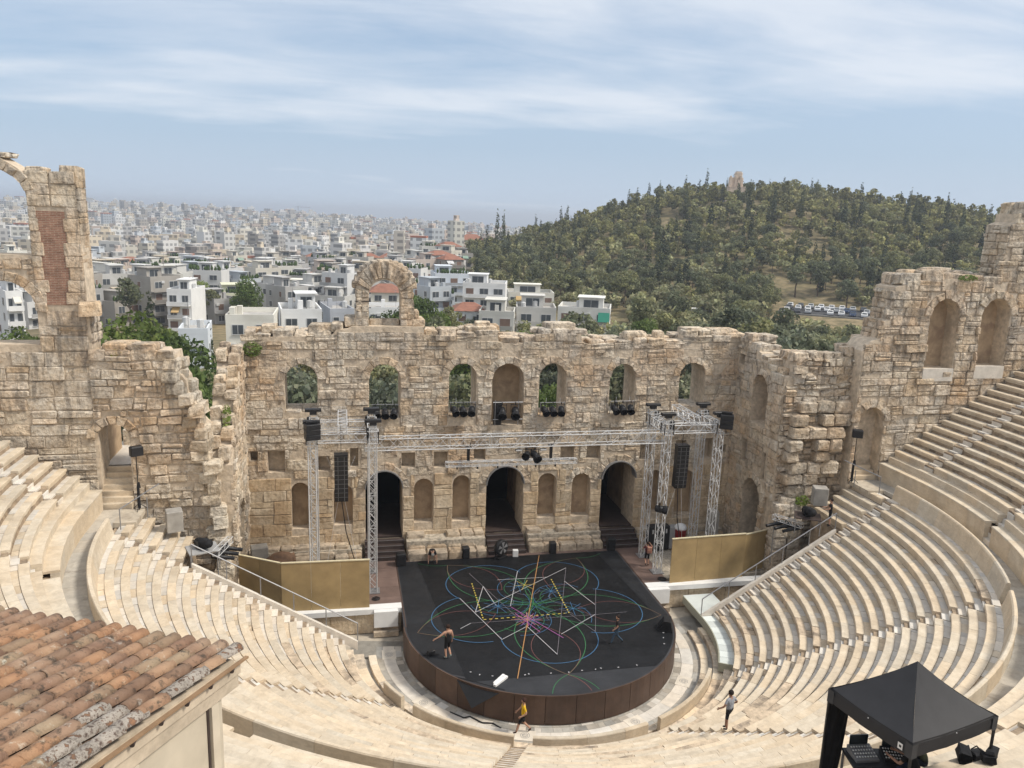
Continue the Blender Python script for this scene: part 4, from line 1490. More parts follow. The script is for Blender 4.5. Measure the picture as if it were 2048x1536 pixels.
# loose corner of vinyl hanging over the front edge, and a roll of tape lying by it
mb = MB(); mb.add([(-5.3, -15.35, .02), (-3.1, -16.85, .02), (-4.75, -17.1, -.62), (-4.6, -15.8, .03)], [(0, 2, 3), (2, 1, 3)], (.012, .012, .013)); sbuild(mb, 'loose_vinyl', 'dance_floor')

# tape marks
TAPE = {'w': (.48, .48, .50), 'g': (.05, .20, .085), 'b': (.065, .18, .34), 'r': (.22, .095, .09), 'o': (.48, .26, .11), 'y': (.62, .50, .10), 'm': (.46, .13, .42), 'p': (.20, .185, .21)}


def tape(pts, col, wd=.05, z=.006, name='tape_line', dash=None):
    mb = MB()
    n = len(pts)
    L, Rr = [], []
    for i in range(n):
        a, b = Vector(pts[max(0, i - 1)]), Vector(pts[min(n - 1, i + 1)])
        d = (b - a).normalized()
        nn = Vector((-d.y, d.x)) * wd * .41
        p = Vector(pts[i])
        if math.hypot(p.x - SXC, min(0, p.y - SYC)) > SRD * .975:
            p = Vector((SXC, SYC)) + (p - Vector((SXC, SYC))).normalized() * SRD * .975 if p.y < SYC else p
        L.append((p.x + nn.x, p.y + nn.y, z)); Rr.append((p.x - nn.x, p.y - nn.y, z))
    for i in range(n - 1):
        if dash and i % 2: continue
        mb.add([Rr[i], Rr[i + 1], L[i + 1], L[i]], [(0, 1, 2, 3)], TAPE[col])
    return sbuild(mb, name, 'tape')


def circ(cx, cy, r, a0, a1, n=24):
    return [(cx + r * math.cos(RAD(a0 + (a1 - a0) * i / n)), cy + r * math.sin(RAD(a0 + (a1 - a0) * i / n))) for i in range(n + 1)]


def bulge(p, q, s, n=20):
    p, q = Vector(p), Vector(q)
    d = q - p
    nn = Vector((-d.y, d.x)).normalized()
    return [tuple(p + d * f + nn * s * 4 * f * (1 - f)) for f in [i / n for i in range(n + 1)]]


PCX, PCY = .21, -8.73
tz = .006
for k in range(5):
    am = -90 + 72 * k
    mx, my = PCX + 3.62 * math.cos(RAD(am)), PCY + 3.62 * math.sin(RAD(am))
    seg = {0: (-96, 96), 1: (-96, 95), 2: (-90, 92), 3: (-95, 95), 4: (-92, 80)}[k]
    tape(circ(mx, my, 2.62, am + seg[0], am + seg[1]), 'b', .05, tz); tz += .0006
    nx, ny = PCX + 7.3 * math.cos(RAD(am)), PCY + 7.3 * math.sin(RAD(am))
    for s in (1.85, -1.85):
        tape(bulge((PCX, PCY), (nx, ny), s), 'g', .05, tz); tz += .0006
    for s in (1.25, -1.25):
        tape(bulge((mx * .7 + PCX * .3, my * .7 + PCY * .3), (nx, ny), s), 'r', .035, tz); tz += .0006
    # short continuations past the crossing points
    for s, cc in ((38, 'g'), (-38, 'g'), (24, 'r')):
        e = (nx + 1.9 * math.cos(RAD(am + s)), ny + 1.9 * math.sin(RAD(am + s)))
        if -7 < e[0] < 7.3 and e[1] < -2.1:
            tape(bulge((nx, ny), e, .22 if s > 0 else -.22, 8), cc, .045, tz); tz += .0006
    for j, (rr, cc) in enumerate(((1.35, 'g'), (1.75, 'b'), (.8, 'p'))):
        cx, cy = PCX + 2.0 * math.cos(RAD(am + 36)), PCY + 2.0 * math.sin(RAD(am + 36))
        tape(circ(cx, cy, rr, am + 20 + 40 * j, am + 230 + 30 * j, 18), cc, .035, tz); tz += .0006
WH = [[(-2.89, -4.19), (-0.42, -12.31)], [(0.2, -4.27), (-1.19, -8.76)], [(-1.31, -5.33), (1.86, -5.39)], [(3.39, -4.23), (0.15, -14.2)], [(3.39, -4.23), (-3.31, -9.21)], [(2.78, -6.07), (3.74, -9.27)], [(4.43, -7.26), (2.81, -12.29)], [(-3.94, -7.41), (-2.39, -12.34)],
      [(-4.4, -10.9), (-3.76, -10.39)], [(-3.76, -10.39), (3.37, -10.44)], [(3.37, -10.44), (.89, -12.26)], [(-2.39, -12.34), (-0.76, -11.17)], [(5.31, -10.39), (3.37, -10.44)], [(-2.33, -6.11), (-3.31, -9.21)], [(-2.33, -6.11), (-1.99, -8.65)], [(1.97, -10.15), (2.82, -12.29)], [(-0.76, -11.17), (0.15, -14.2)]]
for i, l in enumerate(WH):
    tape(l, 'w' if i % 3 else 'p', .05 if i % 3 else .035, tz); tz += .0006
tape([(2.13, -2.13), (-2.34, -16.04)], 'o', .06, tz); tz += .0006
YL = [(-2.94, -5.61), (-3.0, -10.11), (1.96, -10.05), (2.03, -5.57)]
for a, b in zip(YL[:-1], YL[1:]):
    n = 30
    tape([(a[0] + (b[0] - a[0]) * i / n, a[1] + (b[1] - a[1]) * i / n) for i in range(n + 1)], 'y', .085, tz, dash=True); tz += .0006
for cx, cy, rr, cc, n in ((-.55, -10.42, .75, 'm', 6), (-.3, -10.6, 1.0, 'b', 5), (-1.9, -8.7, .9, 'b', 5), (1.6, -7.3, .8, 'b', 5), (-.2, -6.4, .8, 'b', 4), (-.6, -10.5, .9, 'o', 4), (PCX, PCY, 1.3, 'g', 4), (2.3, -9.6, .8, 'b', 4), (.2, -6.3, .7, 'y', 3)):
    for k in range(n):
        t = PI * k / n + .3 * cx
        tape([(cx - rr * math.cos(t), cy - rr * math.sin(t)), (cx + rr * math.cos(t), cy + rr * math.sin(t))], cc, .035, tz); tz += .0004
for a, b in (((-1.2, -8.9), (.9, -12.7)), ((-1.1, -9.7), (-.2, -11.9))):
    tape([a, b], 'm', .04, tz); tz += .0006
for i, (x, y) in enumerate(((-4.5, -15.1), (-4.1, -15.4), (-3.5, -15.6), (-1.9, -15.75), (-1.7, -15.7), (-.6, -15.8), (.3, -15.85), (1.0, -15.8), (1.7, -15.8), (2.0, -15.75), (2.9, -15.8), (3.9, -15.75), (6.1, -14.0), (6.3, -13.4), (6.5, -12.9))):
    mb = MB(); mb.box((x, y, .02), (.09, .06, .012), rz=i * 1.3, col=TAPE['w']); sbuild(mb, 'tape_scrap', 'tape')
o = MB(); o.box((0, 0, .05), (1.0, .16, .1)); o.box((.1, .17, .04), (.9, .12, .07), .08); rl = o.build('folded_white_sheet', 'white_cloth', loc=(-3.2, -16.15, .01), rz=.75)
tag(rl, 'folded white plastic sheet lying at the front edge of the black stage', 'plastic sheet')

# ------------------------------------------------------------------ wooden side floors, front wall, screens
floor_l = empty('stage_side_floor', (0, 0, 0)); floor_l['kind'] = 'structure'
for (a, b, y0, y1) in ((-9.2, -7.32, -7.85, -.1), (7.68, 9.3, -7.4, -.1), (-16.35, -9.2, -6.1, -1.0), (9.3, 16.2, -6.5, -.9), (-7.3, 7.66, -1.9, -.6)):
    n = max(1, round((y1 - y0) / 1.25)); m = max(1, round((b - a) / 2.4))
    if abs(a) > 9.25 or b < -9.19 and a < -10:
        mb = MB(); mb.box(((a + b) / 2, (y0 + y1) / 2, -.1), (b - a, y1 - y0, .18), col=(1.0, 1, 1)); mb.build('rubble_bed', 'rubble', floor_l); continue
    for i in range(n):
        for j in range(m):
            mb = MB(); gg = RS.uniform(.85, 1.12)
            mb.box((a + (b - a) * (j + .5) / m, y0 + (y1 - y0) * (i + .5) / n, -.06), ((b - a) / m - .012, (y1 - y0) / n - .012, .1), col=(gg, gg * .99, gg * .98)); mb.build('floor_board', 'stage_ply', floor_l)
front = empty('proskenion_front_wall', (0, 0, 0), label='low stone front wall of the stage with white painted edge', cat='wall'); front['kind'] = 'thing'
for (a, b, yy) in ((-16.3, -7.35, -7.8), (7.7, 16.6, -7.35)):
    mb = MB(); mb.box(((a + b) / 2, yy + .25, -.86), (b - a, .5, 1.4)); mb.build('wall_core', 'smooth_ashlar', front)
    mb = MB(); mb.box(((a + b) / 2, yy + .1, -.14), (b - a, .62, .3)); mb.build('white_edge', 'white_paint', front)
    u = a
    while u < b - .2:
        wd = min(RS.uniform(.9, 1.6), b - u)
        mb = MB(); mb.bbox((u + wd / 2, yy - .02, -.92), (wd - .02, .12, 1.14), .015, col=warm(.85, 1.05)); mb.build('facing_slab', 'smooth_ashlar', front); u += wd
for x0, yy, lab in ((-8.25, -7.95, 'left'), (8.35, -7.5, 'right')):
    t_ = empty('white_panel_box', (x0, yy, -1.5), label='white panelled box at the front of the %s stage floor, above stone steps' % lab, cat='box')
    mb = MB(); mb.bbox((0, -.12, 1.0), (1.35, .5, .95), .01); mb.build('panel', 'white_paint', t_)
    mb = MB(); mb.box((0, .05, .3), (1.4, .5, .55)); mb.box((0, -.3, .15), (1.4, .4, .3)); mb.build('stone_base', 'old_stone', t_)


def board_screen(pts, ztop, label, thick=.06):
    t_ = empty('board_screen', (pts[0][0], pts[0][1], 0), label=label, cat='screen')
    for (a, b) in zip(pts[:-1], pts[1:]):
        d = Vector((b[0] - a[0], b[1] - a[1]))
        n = max(1, round(d.length / 1.65))
        ang = math.atan2(d.y, d.x)
        for i in range(n):
            c = Vector(a) + d * (i + .5) / n - Vector(pts[0])
            gg = RS.uniform(.93, 1.06)
            mb = MB(); mb.box((c.x, c.y, ztop / 2), (d.length / n - .012, thick, ztop), ang, col=(gg, gg, gg)); mb.build('board', 'golden_board', t_)
        c = Vector(a) + d * .5 - Vector(pts[0])
        mb = MB(); mb.box((c.x, c.y, ztop + .03), (d.length + .05, thick + .06, .055), ang); mb.build('edge_strip', 'cream_edge', t_)
    return t_


board_screen([(-16.35, -6.1), (-13.95, -7.55), (-9.15, -7.7)], 2.88, 'ochre board screen hiding the left side of the stage')
board_screen([(9.25, -7.15), (14.3, -6.92)], 2.9, 'ochre board screen hiding the right side of the stage')
board_screen([(14.32, -6.5), (16.9, -5.7)], 2.62, 'short ochre board screen against the right-hand pier')

# dark timber steps to the doorways
for x0, lab in ((-7.95, 'left'), (.1, 'middle'), (8.12, 'right')):
    t_ = empty('timber_steps', (x0, -1.6, 0), label='dark timber steps up into the %s doorway of the stage wall' % lab, cat='steps')
    for i in range(4):
        mb = MB(); mb.bbox((0, .2 + .36 * i, .12 + .23 * i), (2.55, .4, .24), .015); st_ = mb.build('step', 'dark_timber', t_)
        mb = MB(); mb.box((0, .015 + .36 * i, .235 + .23 * i), (2.55, .03, .012)); mb.build('nosing', 'grey_steel', st_)

# pale temporary deck over the first rows on the right
deck = empty('curved_white_deck', (0, 0, 0), label='pale curved temporary deck over the lowest rows at right', cat='platform')
for i in range(8):
    a0, a1 = 61 + 29 * i / 8, 61 + 29 * (i + 1) / 8
    mb = MB(); gg = 1.08 if i % 2 else .92
    sector(mb, [(9.95, -.82), (9.95, -.66), (11.55, -.66), (11.55, -.82)], a0 + .05, a1 - .05, 2, col=(gg, gg, gg)); mb.build('deck_panel', 'deck_white', deck)
mb = MB(); sector(mb, [(9.95, -.82), (9.95, -.66), (11.9, -.66), (11.9, -.82)], 90, 90, 1, .02, 2.7, col=(.95, .95, .95)); mb.build('deck_panel', 'deck_white', deck)
mb = MB(); sector(mb, [(9.88, -1.12), (9.88, -.64), (9.94, -.64), (9.94, -1.12)], 61, 90, 14); sector(mb, [(9.88, -1.12), (9.88, -.64), (9.94, -.64), (9.94, -1.12)], 90, 90, 1, 0, 2.6)
mb.build('edge_board', 'deck_edge', deck)
mb = MB(); sector(mb, [(9.9, -1.12), (9.9, -.64), (11.55, -.64), (11.55, -1.12)], 60.6, 60.95, 1); mb.build('edge_board', 'deck_edge', deck)
for a in (62, 70, 78, 86):
    for r in (10.05, 11.4):
        p = arc_pt(r, a, 0, -.82); mb = MB(); mb.tube((p.x, p.y, -1.5), p, .03); mb.build('leg', 'white_paint', deck)

# ------------------------------------------------------------------ trusses and stage gear
def truss(name, a, b, wd, label, group=None, step=.5, rch=.029, rbr=.016, up=None, parent=None, cat='truss'):
    """box truss between two points: four chords and zigzag bracing"""
    a, b = Vector(a), Vector(b)
    d = (b - a)
    L = d.length
    d.normalize()
    if up is None:
        up = Vector((0, 0, 1)) if abs(d.z) < .9 else Vector((0, 1, 0))
    s = d.cross(up).normalized()
    u = s.cross(d).normalized()
    t_ = empty(name, a, label=label, cat=cat, group=group)
    cs = [(s * i + u * j) * wd / 2 for i, j in ((-1, -1), (1, -1), (1, 1), (-1, 1))]
    for c in cs:
        mb = MB(); mb.tube(c, c + d * L, rch, n=6); mb.build('chord', 'aluminium', t_)
    n = max(2, round(L / step))
    mb = MB()
    for k in range(4):
        p, q = cs[k], cs[(k + 1) % 4]
        for i in range(n):
            f0, f1 = L * i / n, L * (i + 1) / n
            x, y = (p, q) if (i + k) % 2 else (q, p)
            mb.tube(x + d * f0, y + d * f1, rbr, n=4, caps=False)
            if i % 4 == 0:
                mb.tube(p + d * f0, q + d * f0, rbr, n=4, caps=False)
        mb.tube(p + d * L, q + d * L, rbr, n=4, caps=False)
    mb.build('lattice', 'aluminium', t_)['kind'] = 'stuff'
    return t_


for side, xa, xb, yf, yr, lab in (('left', -8.87, -12.25, -5.75, -3.0, 'left'), ('right', 9.08, 12.56, -5.5, -3.0, 'right')):
    for x, y, w_ in ((xa, yf, 'front inner'), (xb, yf, 'front outer'), (xa, yr, 'rear inner'), (xb, yr, 'rear outer')):
        t_ = truss('truss_tower', (x, y, .02), (x, y, 10.05), .42, 'aluminium lattice tower, %s leg of the %s-hand truss frame' % (w_, lab), 'truss towers')
        mb = MB(); mb.box((0, 0, .0), (.75, .75, .035)); mb.build('base_plate', 'grey_steel', t_)
        mb = MB(); mb.bbox((0, 0, 10.42), (.95, .34, .17), .03); mb.box((0, 0, 10.25), (.4, .28, .2)); mb.build('head_pulley', 'black_plastic', t_)
        mb = MB(); mb.bbox((.26 * (1 if x > 0 else -1), -.1, 9.75), (.22, .22, .55), .03); mb.build('chain_hoist', 'black_metal', t_)
        mb = MB(); mb.box((0, 0, 9.45), (.58, .58, .42)); mb.m = []; mb.f = []; mb.v = []; mb.c = []
        for zz in (9.15, 9.85):
            for k in range(4):
                p = [(-.3, -.3), (.3, -.3), (.3, .3), (-.3, .3)]
                mb.tube((*p[k], zz), (*p[(k + 1) % 4], zz), .03, n=4); mb.tube((*p[k], 9.15), (*p[k], 9.85), .03, n=4)
        mb.build('sleeve_block', 'aluminium', t_)
    for y, w_ in ((yf, 'front'), (yr, 'rear')):
        truss('truss_beam', (min(xa, xb) + .3, y, 9.5), (max(xa, xb) - .3, y, 9.5), .5, '%s top beam of the %s-hand truss frame' % (w_, lab), 'truss beams', .42)
    for x, w_ in ((xa, 'inner'), (xb, 'outer')):
        truss('truss_beam', (x, yf + .3, 9.5), (x, yr - .3, 9.5), .5, '%s side beam of the %s-hand truss frame' % (w_, lab), 'truss beams', .42)
    xm = (xa + xb) / 2
    truss('truss_beam', (xm, yf - .4, 10.05), (xm, yr + .5, 10.05), .5, 'cross beam carrying the %s-hand hanging loudspeakers' % lab, 'truss beams', .42)
    # hanging line array
    la = empty('line_array', (xm - .1, -4.3, 8.0), label='curved black column of loudspeakers hanging in the %s-hand truss frame' % lab, cat='loudspeaker')
    z, yy, ang = 0.0, 0.0, 0.0
    for i in range(10):
        ang = -.01 * i * i * .16
        mb = MB()
        T = Matrix.Rotation(-ang, 3, 'X')
        mb.box((0, yy, z - .14), (.78, .52, .265), tilt=T); bx = mb.build('speaker_box', 'black_plastic', la)
        mb = MB(); mb.box((-.18, yy - .265, z - .14), (.02, .015, .25), tilt=T); mb.box((.18, yy - .265, z - .14), (.02, .015, .25), tilt=T); mb.box((0, yy - .265, z - .02), (.78, .015, .012), tilt=T); mb.build('grille_edge', 'grey_steel', bx)
        z -= .278 * math.cos(ang); yy += .278 * math.sin(-ang) * .9
    mb = MB(); mb.box((0, 0, .06), (.8, .6, .08)); mb.tube((0, 0, .08), (0, 0, 1.85), .02); mb.build('flying_frame', 'black_metal', la)
    for sx in (-.9, .9):
        mb = MB(); mb.tube((sx * .2, .1, -2.75), (sx * 1.1, .9, -8.0 + .3), .012, n=4); mb.tube((sx * .2, .05, -2.7), (-sx * .9, .4, -.2), .01, n=4); mb.build('guy_line', 'white_cloth', la)
    mb = MB(); mb.path([(0, .2, -2.8), (.25, .5, -5.0), (.9, .9, -7.6)], .03, 5); mb.build('cable', 'black_plastic', la)
    # side-fill cluster at the outer corner of the frame
    sf = empty('side_fill_speakers', (xb + (.05 if side == 'left' else .25), yf - .4, 9.55), .25 if side == 'left' else -.55, 'black loudspeaker stack on the outer corner of the %s-hand truss frame' % lab, 'loudspeaker')
    for i in range(3):
        mb = MB(); mb.bbox((0, 0, .14 + .3 * i), (.8, .6, .28), .02, .05 * i); mb.build('speaker_box', 'black_plastic', sf)
    mb = MB(); mb.box((0, .1, .98), (.6, .3, .1)); mb.build('bracket', 'black_metal', sf)

truss('truss_span', (-9.3, -5.35, 8.97), (9.0, -5.35, 8.97), .68, 'long aluminium truss spanning the stage between the two frames', step=.6)
hung = truss('hanging_truss', (-4.5, -4.3, 7.25), (3.7, -4.3, 7.25), .28, 'short aluminium truss hanging below the long span', step=.3, rch=.026, rbr=.015)
mb = MB()
for u in (1.35, 6.5):
    mb.box((u, -.1, .62), (.16, .16, .75)); mb.tube((u, -.3, .9), (u, -.9, 1.6), .02, n=4); mb.box((u, -.1, 1.05), (.34, .2, .1))
mb.build('chain_hoists', 'black_metal', hung)
for u in (.7, 1.95, 3.2, 4.4, 5.6, 6.85):
    mb = MB(); mb.tube((u, 0, -.14), (u, 0, -.34), .05, n=6); mb.build('clamp', 'black_metal', hung)
for i, (x, lab) in enumerate(((-.25, 'left'), (1.25, 'right'))):
    t_ = empty('led_wash_bar', (x, -5.35, 8.35), label='small white lamp bar under the long truss, %s of the centre lamps' % lab, cat='stage lamp')
    mb = MB(); mb.bbox((0, 0, 0), (.42, .16, .12), .02); mb.build('housing', 'black_plastic', t_)
    mb = MB(); mb.box((0, -.085, 0), (.38, .01, .08)); mb.build('lens', 'white_paint', t_)
    mb = MB(); mb.tube((0, 0, .05), (0, 0, .32), .015, n=4); mb.build('hook', 'grey_steel', t_)


def spotlight(loc, rz, tilt, label, group, sc=1.0, hang=.4):
    t_ = empty('spotlight', loc, rz, label, 'spotlight', group)
    T = Matrix.Rotation(tilt, 3, 'X')
    mb = MB(); mb.lathe([(.10, -.28), (.19, -.24), (.22, -.1), (.22, .1), (.19, .2)], M=T.to_4x4().to_3x3() if False else T, n=10); b = mb.build('lamp_housing', 'black_metal', t_, smooth=True)
    mb = MB(); mb.lathe([(.205, .18), (.25, .22), (.28, .46), (.26, .46), (.2, .24)], M=T, n=8); mb.build('top_hat', 'black_fabric', b)
    mb = MB(); mb.lathe([(.17, .205), (.1, .235), (.02, .24)], M=T, n=8); mb.build('lens', 'tinted_glass', b)
    mb = MB()
    for s in (-1, 1):
        mb.box((.26 * s, 0, hang * .5), (.03, .06, hang + .12))
    mb.box((0, 0, hang), (.55, .06, .03)); mb.box((0, 0, hang + .08), (.06, .08, .14)); mb.build('yoke', 'black_metal', t_)
    t_.scale = (sc, sc, sc)
    return t_


wn = {0: 'second', 1: 'third', 2: 'first window right of the niche', 3: 'second window right of the niche'}
for k, (h, lab) in enumerate(((ARCHED[1], 'second arched window from left'), (ARCHED[2], 'window left of the central niche'), (ARCHED[3], 'window right of the central niche'), (ARCHED[4], 'window under the right truss frame side'))):
    y0, zb = -.18, h[2] + .75
    bar = empty('lamp_rail', (h[0], y0, h[2]), label='steel rail of stage lamps in the %s' % lab, cat='lamp rail')
    mb = MB(); mb.tube((-.85, 0, .98), (.85, 0, .98), .025, n=6); mb.build('rail', 'grey_steel', bar)
    for s in (-.82, .82):
        mb = MB(); mb.tube((s, .1, .05), (s, 0, 1.0), .022, n=6); mb.build('upright', 'grey_steel', bar)
    for s in (-.45, .5):
        mb = MB(); mb.tube((s, .0, .98), (s, 0, 1.3), .014, n=4); mb.build('hook', 'aluminium', bar)
    for i, (dx, w_) in enumerate(((-.58, 'left'), (0, 'middle'), (.58, 'right'))):
        spotlight((h[0] + dx, y0 - .12, h[2] + .5), [.25, 0, -.2][i], RAD(118), 'black stage lamp, %s of three in the %s' % (w_, lab), 'lamps in the windows', .95)
bar = empty('lamp_rail', (.09, -.2, 8.46), label='steel pipe frame with two stage lamps in the central niche', cat='lamp rail')
mb = MB(); mb.tube((-1.0, 0, 1.6), (1.0, 0, 1.6), .03, n=6); mb.tube((-1.0, 0, .45), (1.0, 0, .45), .025, n=6); mb.build('rail', 'aluminium', bar)
for s in (-.85, .7):
    mb = MB(); mb.tube((s, 0, .05), (s, 0, 1.75), .028, n=6); mb.build('upright', 'grey_steel', bar)
for dx, w_ in ((-.42, 'left'), (.48, 'right')):
    spotlight((.09 + dx, -.32, 8.46 + 1.0), -.15, RAD(120), 'large black stage lamp, %s one in the central niche' % w_, 'lamps in the niche', 1.15)
mb = MB(); mb.box((0, 0, .28), (.55, .3, .5)); o = mb.build('equipment_box', 'black_plastic', loc=(-.55, .15, 9.5)); tag(o, 'black box behind the left lamp in the central niche', 'box'); 
mb = MB(); mb.box((0, 0, -.5), (.5, .25, 1.06)); mb.build('stand_leg', 'black_metal', o)
spotlight((.75, -5.35, 8.0), .3, RAD(115), 'black moving lamp hanging at the middle of the long truss', 'moving lamps', 1.0, .35)
spotlight((.25, -5.35, 8.05), -.4, RAD(95), 'round black lamp hanging left of the middle of the long truss', 'moving lamps', .9, .35)
spotlight((8.8, -5.85, 4.4), 1.2, RAD(95), 'round black lamp on the inner front leg of the right truss frame', 'lamps on the frame', 1.05, .25)


def profile_spots(c, ang, label_s, z):
    """pipe with three long profile lamps by the side entrance"""
    t_ = truss('lamp_truss', c, (c[0] + 1.9 * math.cos(ang), c[1] + 1.9 * math.sin(ang), c[2]), .3, 'short truss beside the %s-hand end of the seats carrying long lamps' % label_s, step=.3, rch=.02, rbr=.012)
    mb = MB(); mb.tube((.1, 0, -.15), (.1, 0, -c[2] + z), .03, n=6); mb.build('stand', 'grey_steel', t_)
    for i in range(3):
        s = empty('profile_lamp', (c[0] + (.35 + .55 * i) * math.cos(ang), c[1] + (.35 + .55 * i) * math.sin(ang), c[2] - .32), label='long black profile lamp, %s on the short truss at %s' % (('nearest', 'middle', 'farthest')[i], label_s), cat='stage lamp', group='profile lamps at the sides')
        dirx = 1 if label_s == 'left' else -1
        mb = MB(); T = Matrix.Rotation(RAD(100) * dirx, 3, 'Y'); mb.lathe([(.13, -.35), (.15, -.3), (.15, .1), (.11, .14), (.1, .75), (.12, .8)], M=T, n=10); mb.build('barrel', 'black_metal', s, smooth=True)
        mb = MB(); mb.box((0, .17, .12), (.05, .03, .34)); mb.box((0, -.17, .12), (.05, .03, .34)); mb.box((0, 0, .29), (.05, .36, .03)); mb.build('yoke', 'black_metal', s)


profile_spots((-17.0, -9.6, 4.55), RAD(75), 'left', 1.5)
profile_spots((15.6, -7.7, 4.3), RAD(-58), 'right', 1.2)

for lab, c, rz in (('left', (-17.7, -9.1, 4.05), .35), ('right', (16.9, -9.3, 4.3), -.5)):
    t_ = empty('gear_table', c, rz, 'dark table with black covered lamps at the %s-hand end of the seats' % lab, 'table')
    mb = MB(); mb.bbox((0, 0, .6), (1.5, 1.3, .06), .01); mb.build('table_top', 'grey_paint' if lab == 'left' else 'dark_timber', t_)
    for sx in (-.7, .7):
        for sy in (-.6, .6):
            mb = MB(); mb.box((sx, sy, .1), (.05, .05, .95)); mb.build('leg', 'grey_steel', t_)
    p = empty('covered_lamp', (c[0], c[1], c[2] + .63), rz + .4, 'bulky black covered lamp standing on the %s-hand table' % lab, 'stage lamp')
    mb = MB(); T = Matrix.Rotation(RAD(80), 3, 'X')
    mb.lathe([(.16, -.5), (.24, -.4), (.27, 0), (.25, .3), (.2, .5), (.22, .62)], (0, 0, .3), M=T, n=12); mb.build('lamp_body', 'black_fabric', p, smooth=True)
    mb = MB(); mb.bbox((0, 0, .05), (.5, .5, .1), .02); mb.box((-.29, 0, .25), (.05, .2, .4)); mb.box((.29, 0, .25), (.05, .2, .4)); mb.build('base', 'black_metal', p)

# loudspeakers on poles at the side doors
for lab, c, rz in (('left', (-21.05, -7.3, 6.25), .5), ('right', (20.9, -7.5, 6.25), -.5)):
    t_ = empty('pole_speaker', c, rz, 'black loudspeaker on a thin pole beside the %s-hand doorway' % lab, 'loudspeaker')
    mb = MB(); mb.tube((0, 0, 0), (0, 0, 3.1), .025, n=6); mb.build('pole', 'black_metal', t_)
    mb = MB(); mb.tube((0, 0, .1), (0, 0, 1.25), .085, .07, n=8); mb.tube((.03, 0, 1.2), (.03, 0, 1.5), .11, .06, n=8); mb.build('wrapped_cable', 'black_fabric', t_)
    mb = MB(); mb.bbox((0, -.1, 3.25), (.62, .42, .5), .05, 0); mb.build('speaker_box', 'black_plastic', t_)
    mb = MB()
    for k in range(3):
        a = 2 * PI * k / 3; mb.tube((0, 0, .35), (.4 * math.cos(a), .4 * math.sin(a), .01), .018, n=5)
    mb.build('tripod', 'black_metal', t_)

# landing rails
for lab, pts in (('left', ((-21.3, -10.0), (-20.4, -8.4))), ('right', ((21.35, -9.6), (20.6, -8.2)))):
    t_ = empty('landing_rail', (pts[0][0], pts[0][1], 6.25), label='short grey rail on the landing before the %s-hand doorway' % lab, cat='handrail')
    d = Vector((pts[1][0] - pts[0][0], pts[1][1] - pts[0][1], 0))
    for f in (0, 1):
        mb = MB(); mb.tube(d * f, d * f + Vector((0, 0, 1.05)), .03, n=6); mb.build('post', 'grey_steel', t_)
    mb = MB(); mb.tube(Vector((0, 0, 1.05)), d * 1.5 + Vector((0, 0, 1.5)), .03, n=6); mb.build('top_rail', 'grey_steel', t_)

# stone and concrete oddments
for nm, c, s, rz, lab, cat, mt in (('concrete_box', (-19.2, -8.1, 5.35), (.8, .75, 1.1), .3, 'grey concrete box standing on the seats by the left wall', 'box', 'concrete_grey'),
                                   ('concrete_box', (18.3, -8.2, 5.2), (.85, .75, 1.1), -.35, 'grey concrete box standing on the seats by the right wall', 'box', 'concrete_grey'),
                                   ('stone_pedestal', (-15.7, -1.6, .0), (1.0, .8, 1.45), .2, 'square grey stone pedestal beside the clay jar at left', 'pedestal', 'concrete_grey')):
    mb = MB(); mb.bbox((0, 0, s[2] / 2), s, .03); o = mb.build(nm, mt, loc=c, rz=rz); tag(o, lab, cat)
st_ = empty('stone_stele', (14.95, -1.1, .55), -.35, 'upright grey stone slab with rounded top at the right of the stage', 'stone slab')
mb = MB()
pr = [(-.42, 0), (.42, 0), (.42, 1.5)] + [(.42 * math.cos(RAD(a)), 1.5 + .42 * math.sin(RAD(a)) * .7) for a in range(15, 180, 15)] + [(-.42, 1.5)]
mb.add([(x, -.14, z) for x, z in pr] + [(x, .14, z) for x, z in pr], [tuple(range(len(pr))), tuple(range(2 * len(pr) - 1, len(pr) - 1, -1))] + [(i, i + len(pr), (i + 1) % len(pr) + len(pr), (i + 1) % len(pr)) for i in range(len(pr))])
mb.build('slab', 'concrete_grey', st_); mb = MB(); mb.box((0, 0, -.2), (1.0, .5, .42)); mb.build('foot_block', 'old_stone', st_)
jar = empty('clay_jar', (-14.4, -2.2, 0), .2, 'large brown clay storage jar lying on its side at left', 'jar')
mb = MB(); mb.lathe([(.12, -.95), (.4, -.8), (.62, -.3), (.62, .2), (.46, .6), (.34, .75), (.40, .9), (.30, .9), (.26, .7), (.2, .3)], (0, 0, .6), M=Matrix.Rotation(RAD(82), 3, 'Y'), n=16); mb.build('body', 'terracotta_jar', jar, smooth=True)
mb = MB(); mb.box((.1, 0, .05), (.8, .6, .12)); mb.build('stone_chock', 'old_stone', jar)
bn = empty('red_bin', (12.0, -2.3, 0), 0, 'red bin with a white bag behind the right-hand screen', 'bin')
mb = MB(); mb.lathe([(.34, 0), (.36, .05), (.42, 1.5), (.45, 1.52)], n=14); mb.build('drum', 'red_plastic', bn, smooth=True); mb = MB(); mb.lathe([(.43, 1.48), (.44, 1.6), (.3, 1.8), (.05, 1.88)], n=10); mb.build('white_bag', 'white_cloth', bn, smooth=True)
fc = empty('flight_case', (10.4, -2.2, 0), .05, 'black slotted flight case behind the right-hand screen', 'case')
mb = MB(); mb.bbox((0, 0, .95), (1.5, .6, 1.7), .03); mb.build('case_body', 'black_plastic', fc)
for i in range(4):
    mb = MB(); mb.box((-.5 + .33 * i, -.305, 1.45), (.1, .02, .3)); mb.build('slot', 'aluminium', fc)
mb = MB(); mb.box((1.2, .1, .85), (.8, .6, 1.5)); o = mb.build('grey_case', 'grey_paint', fc)

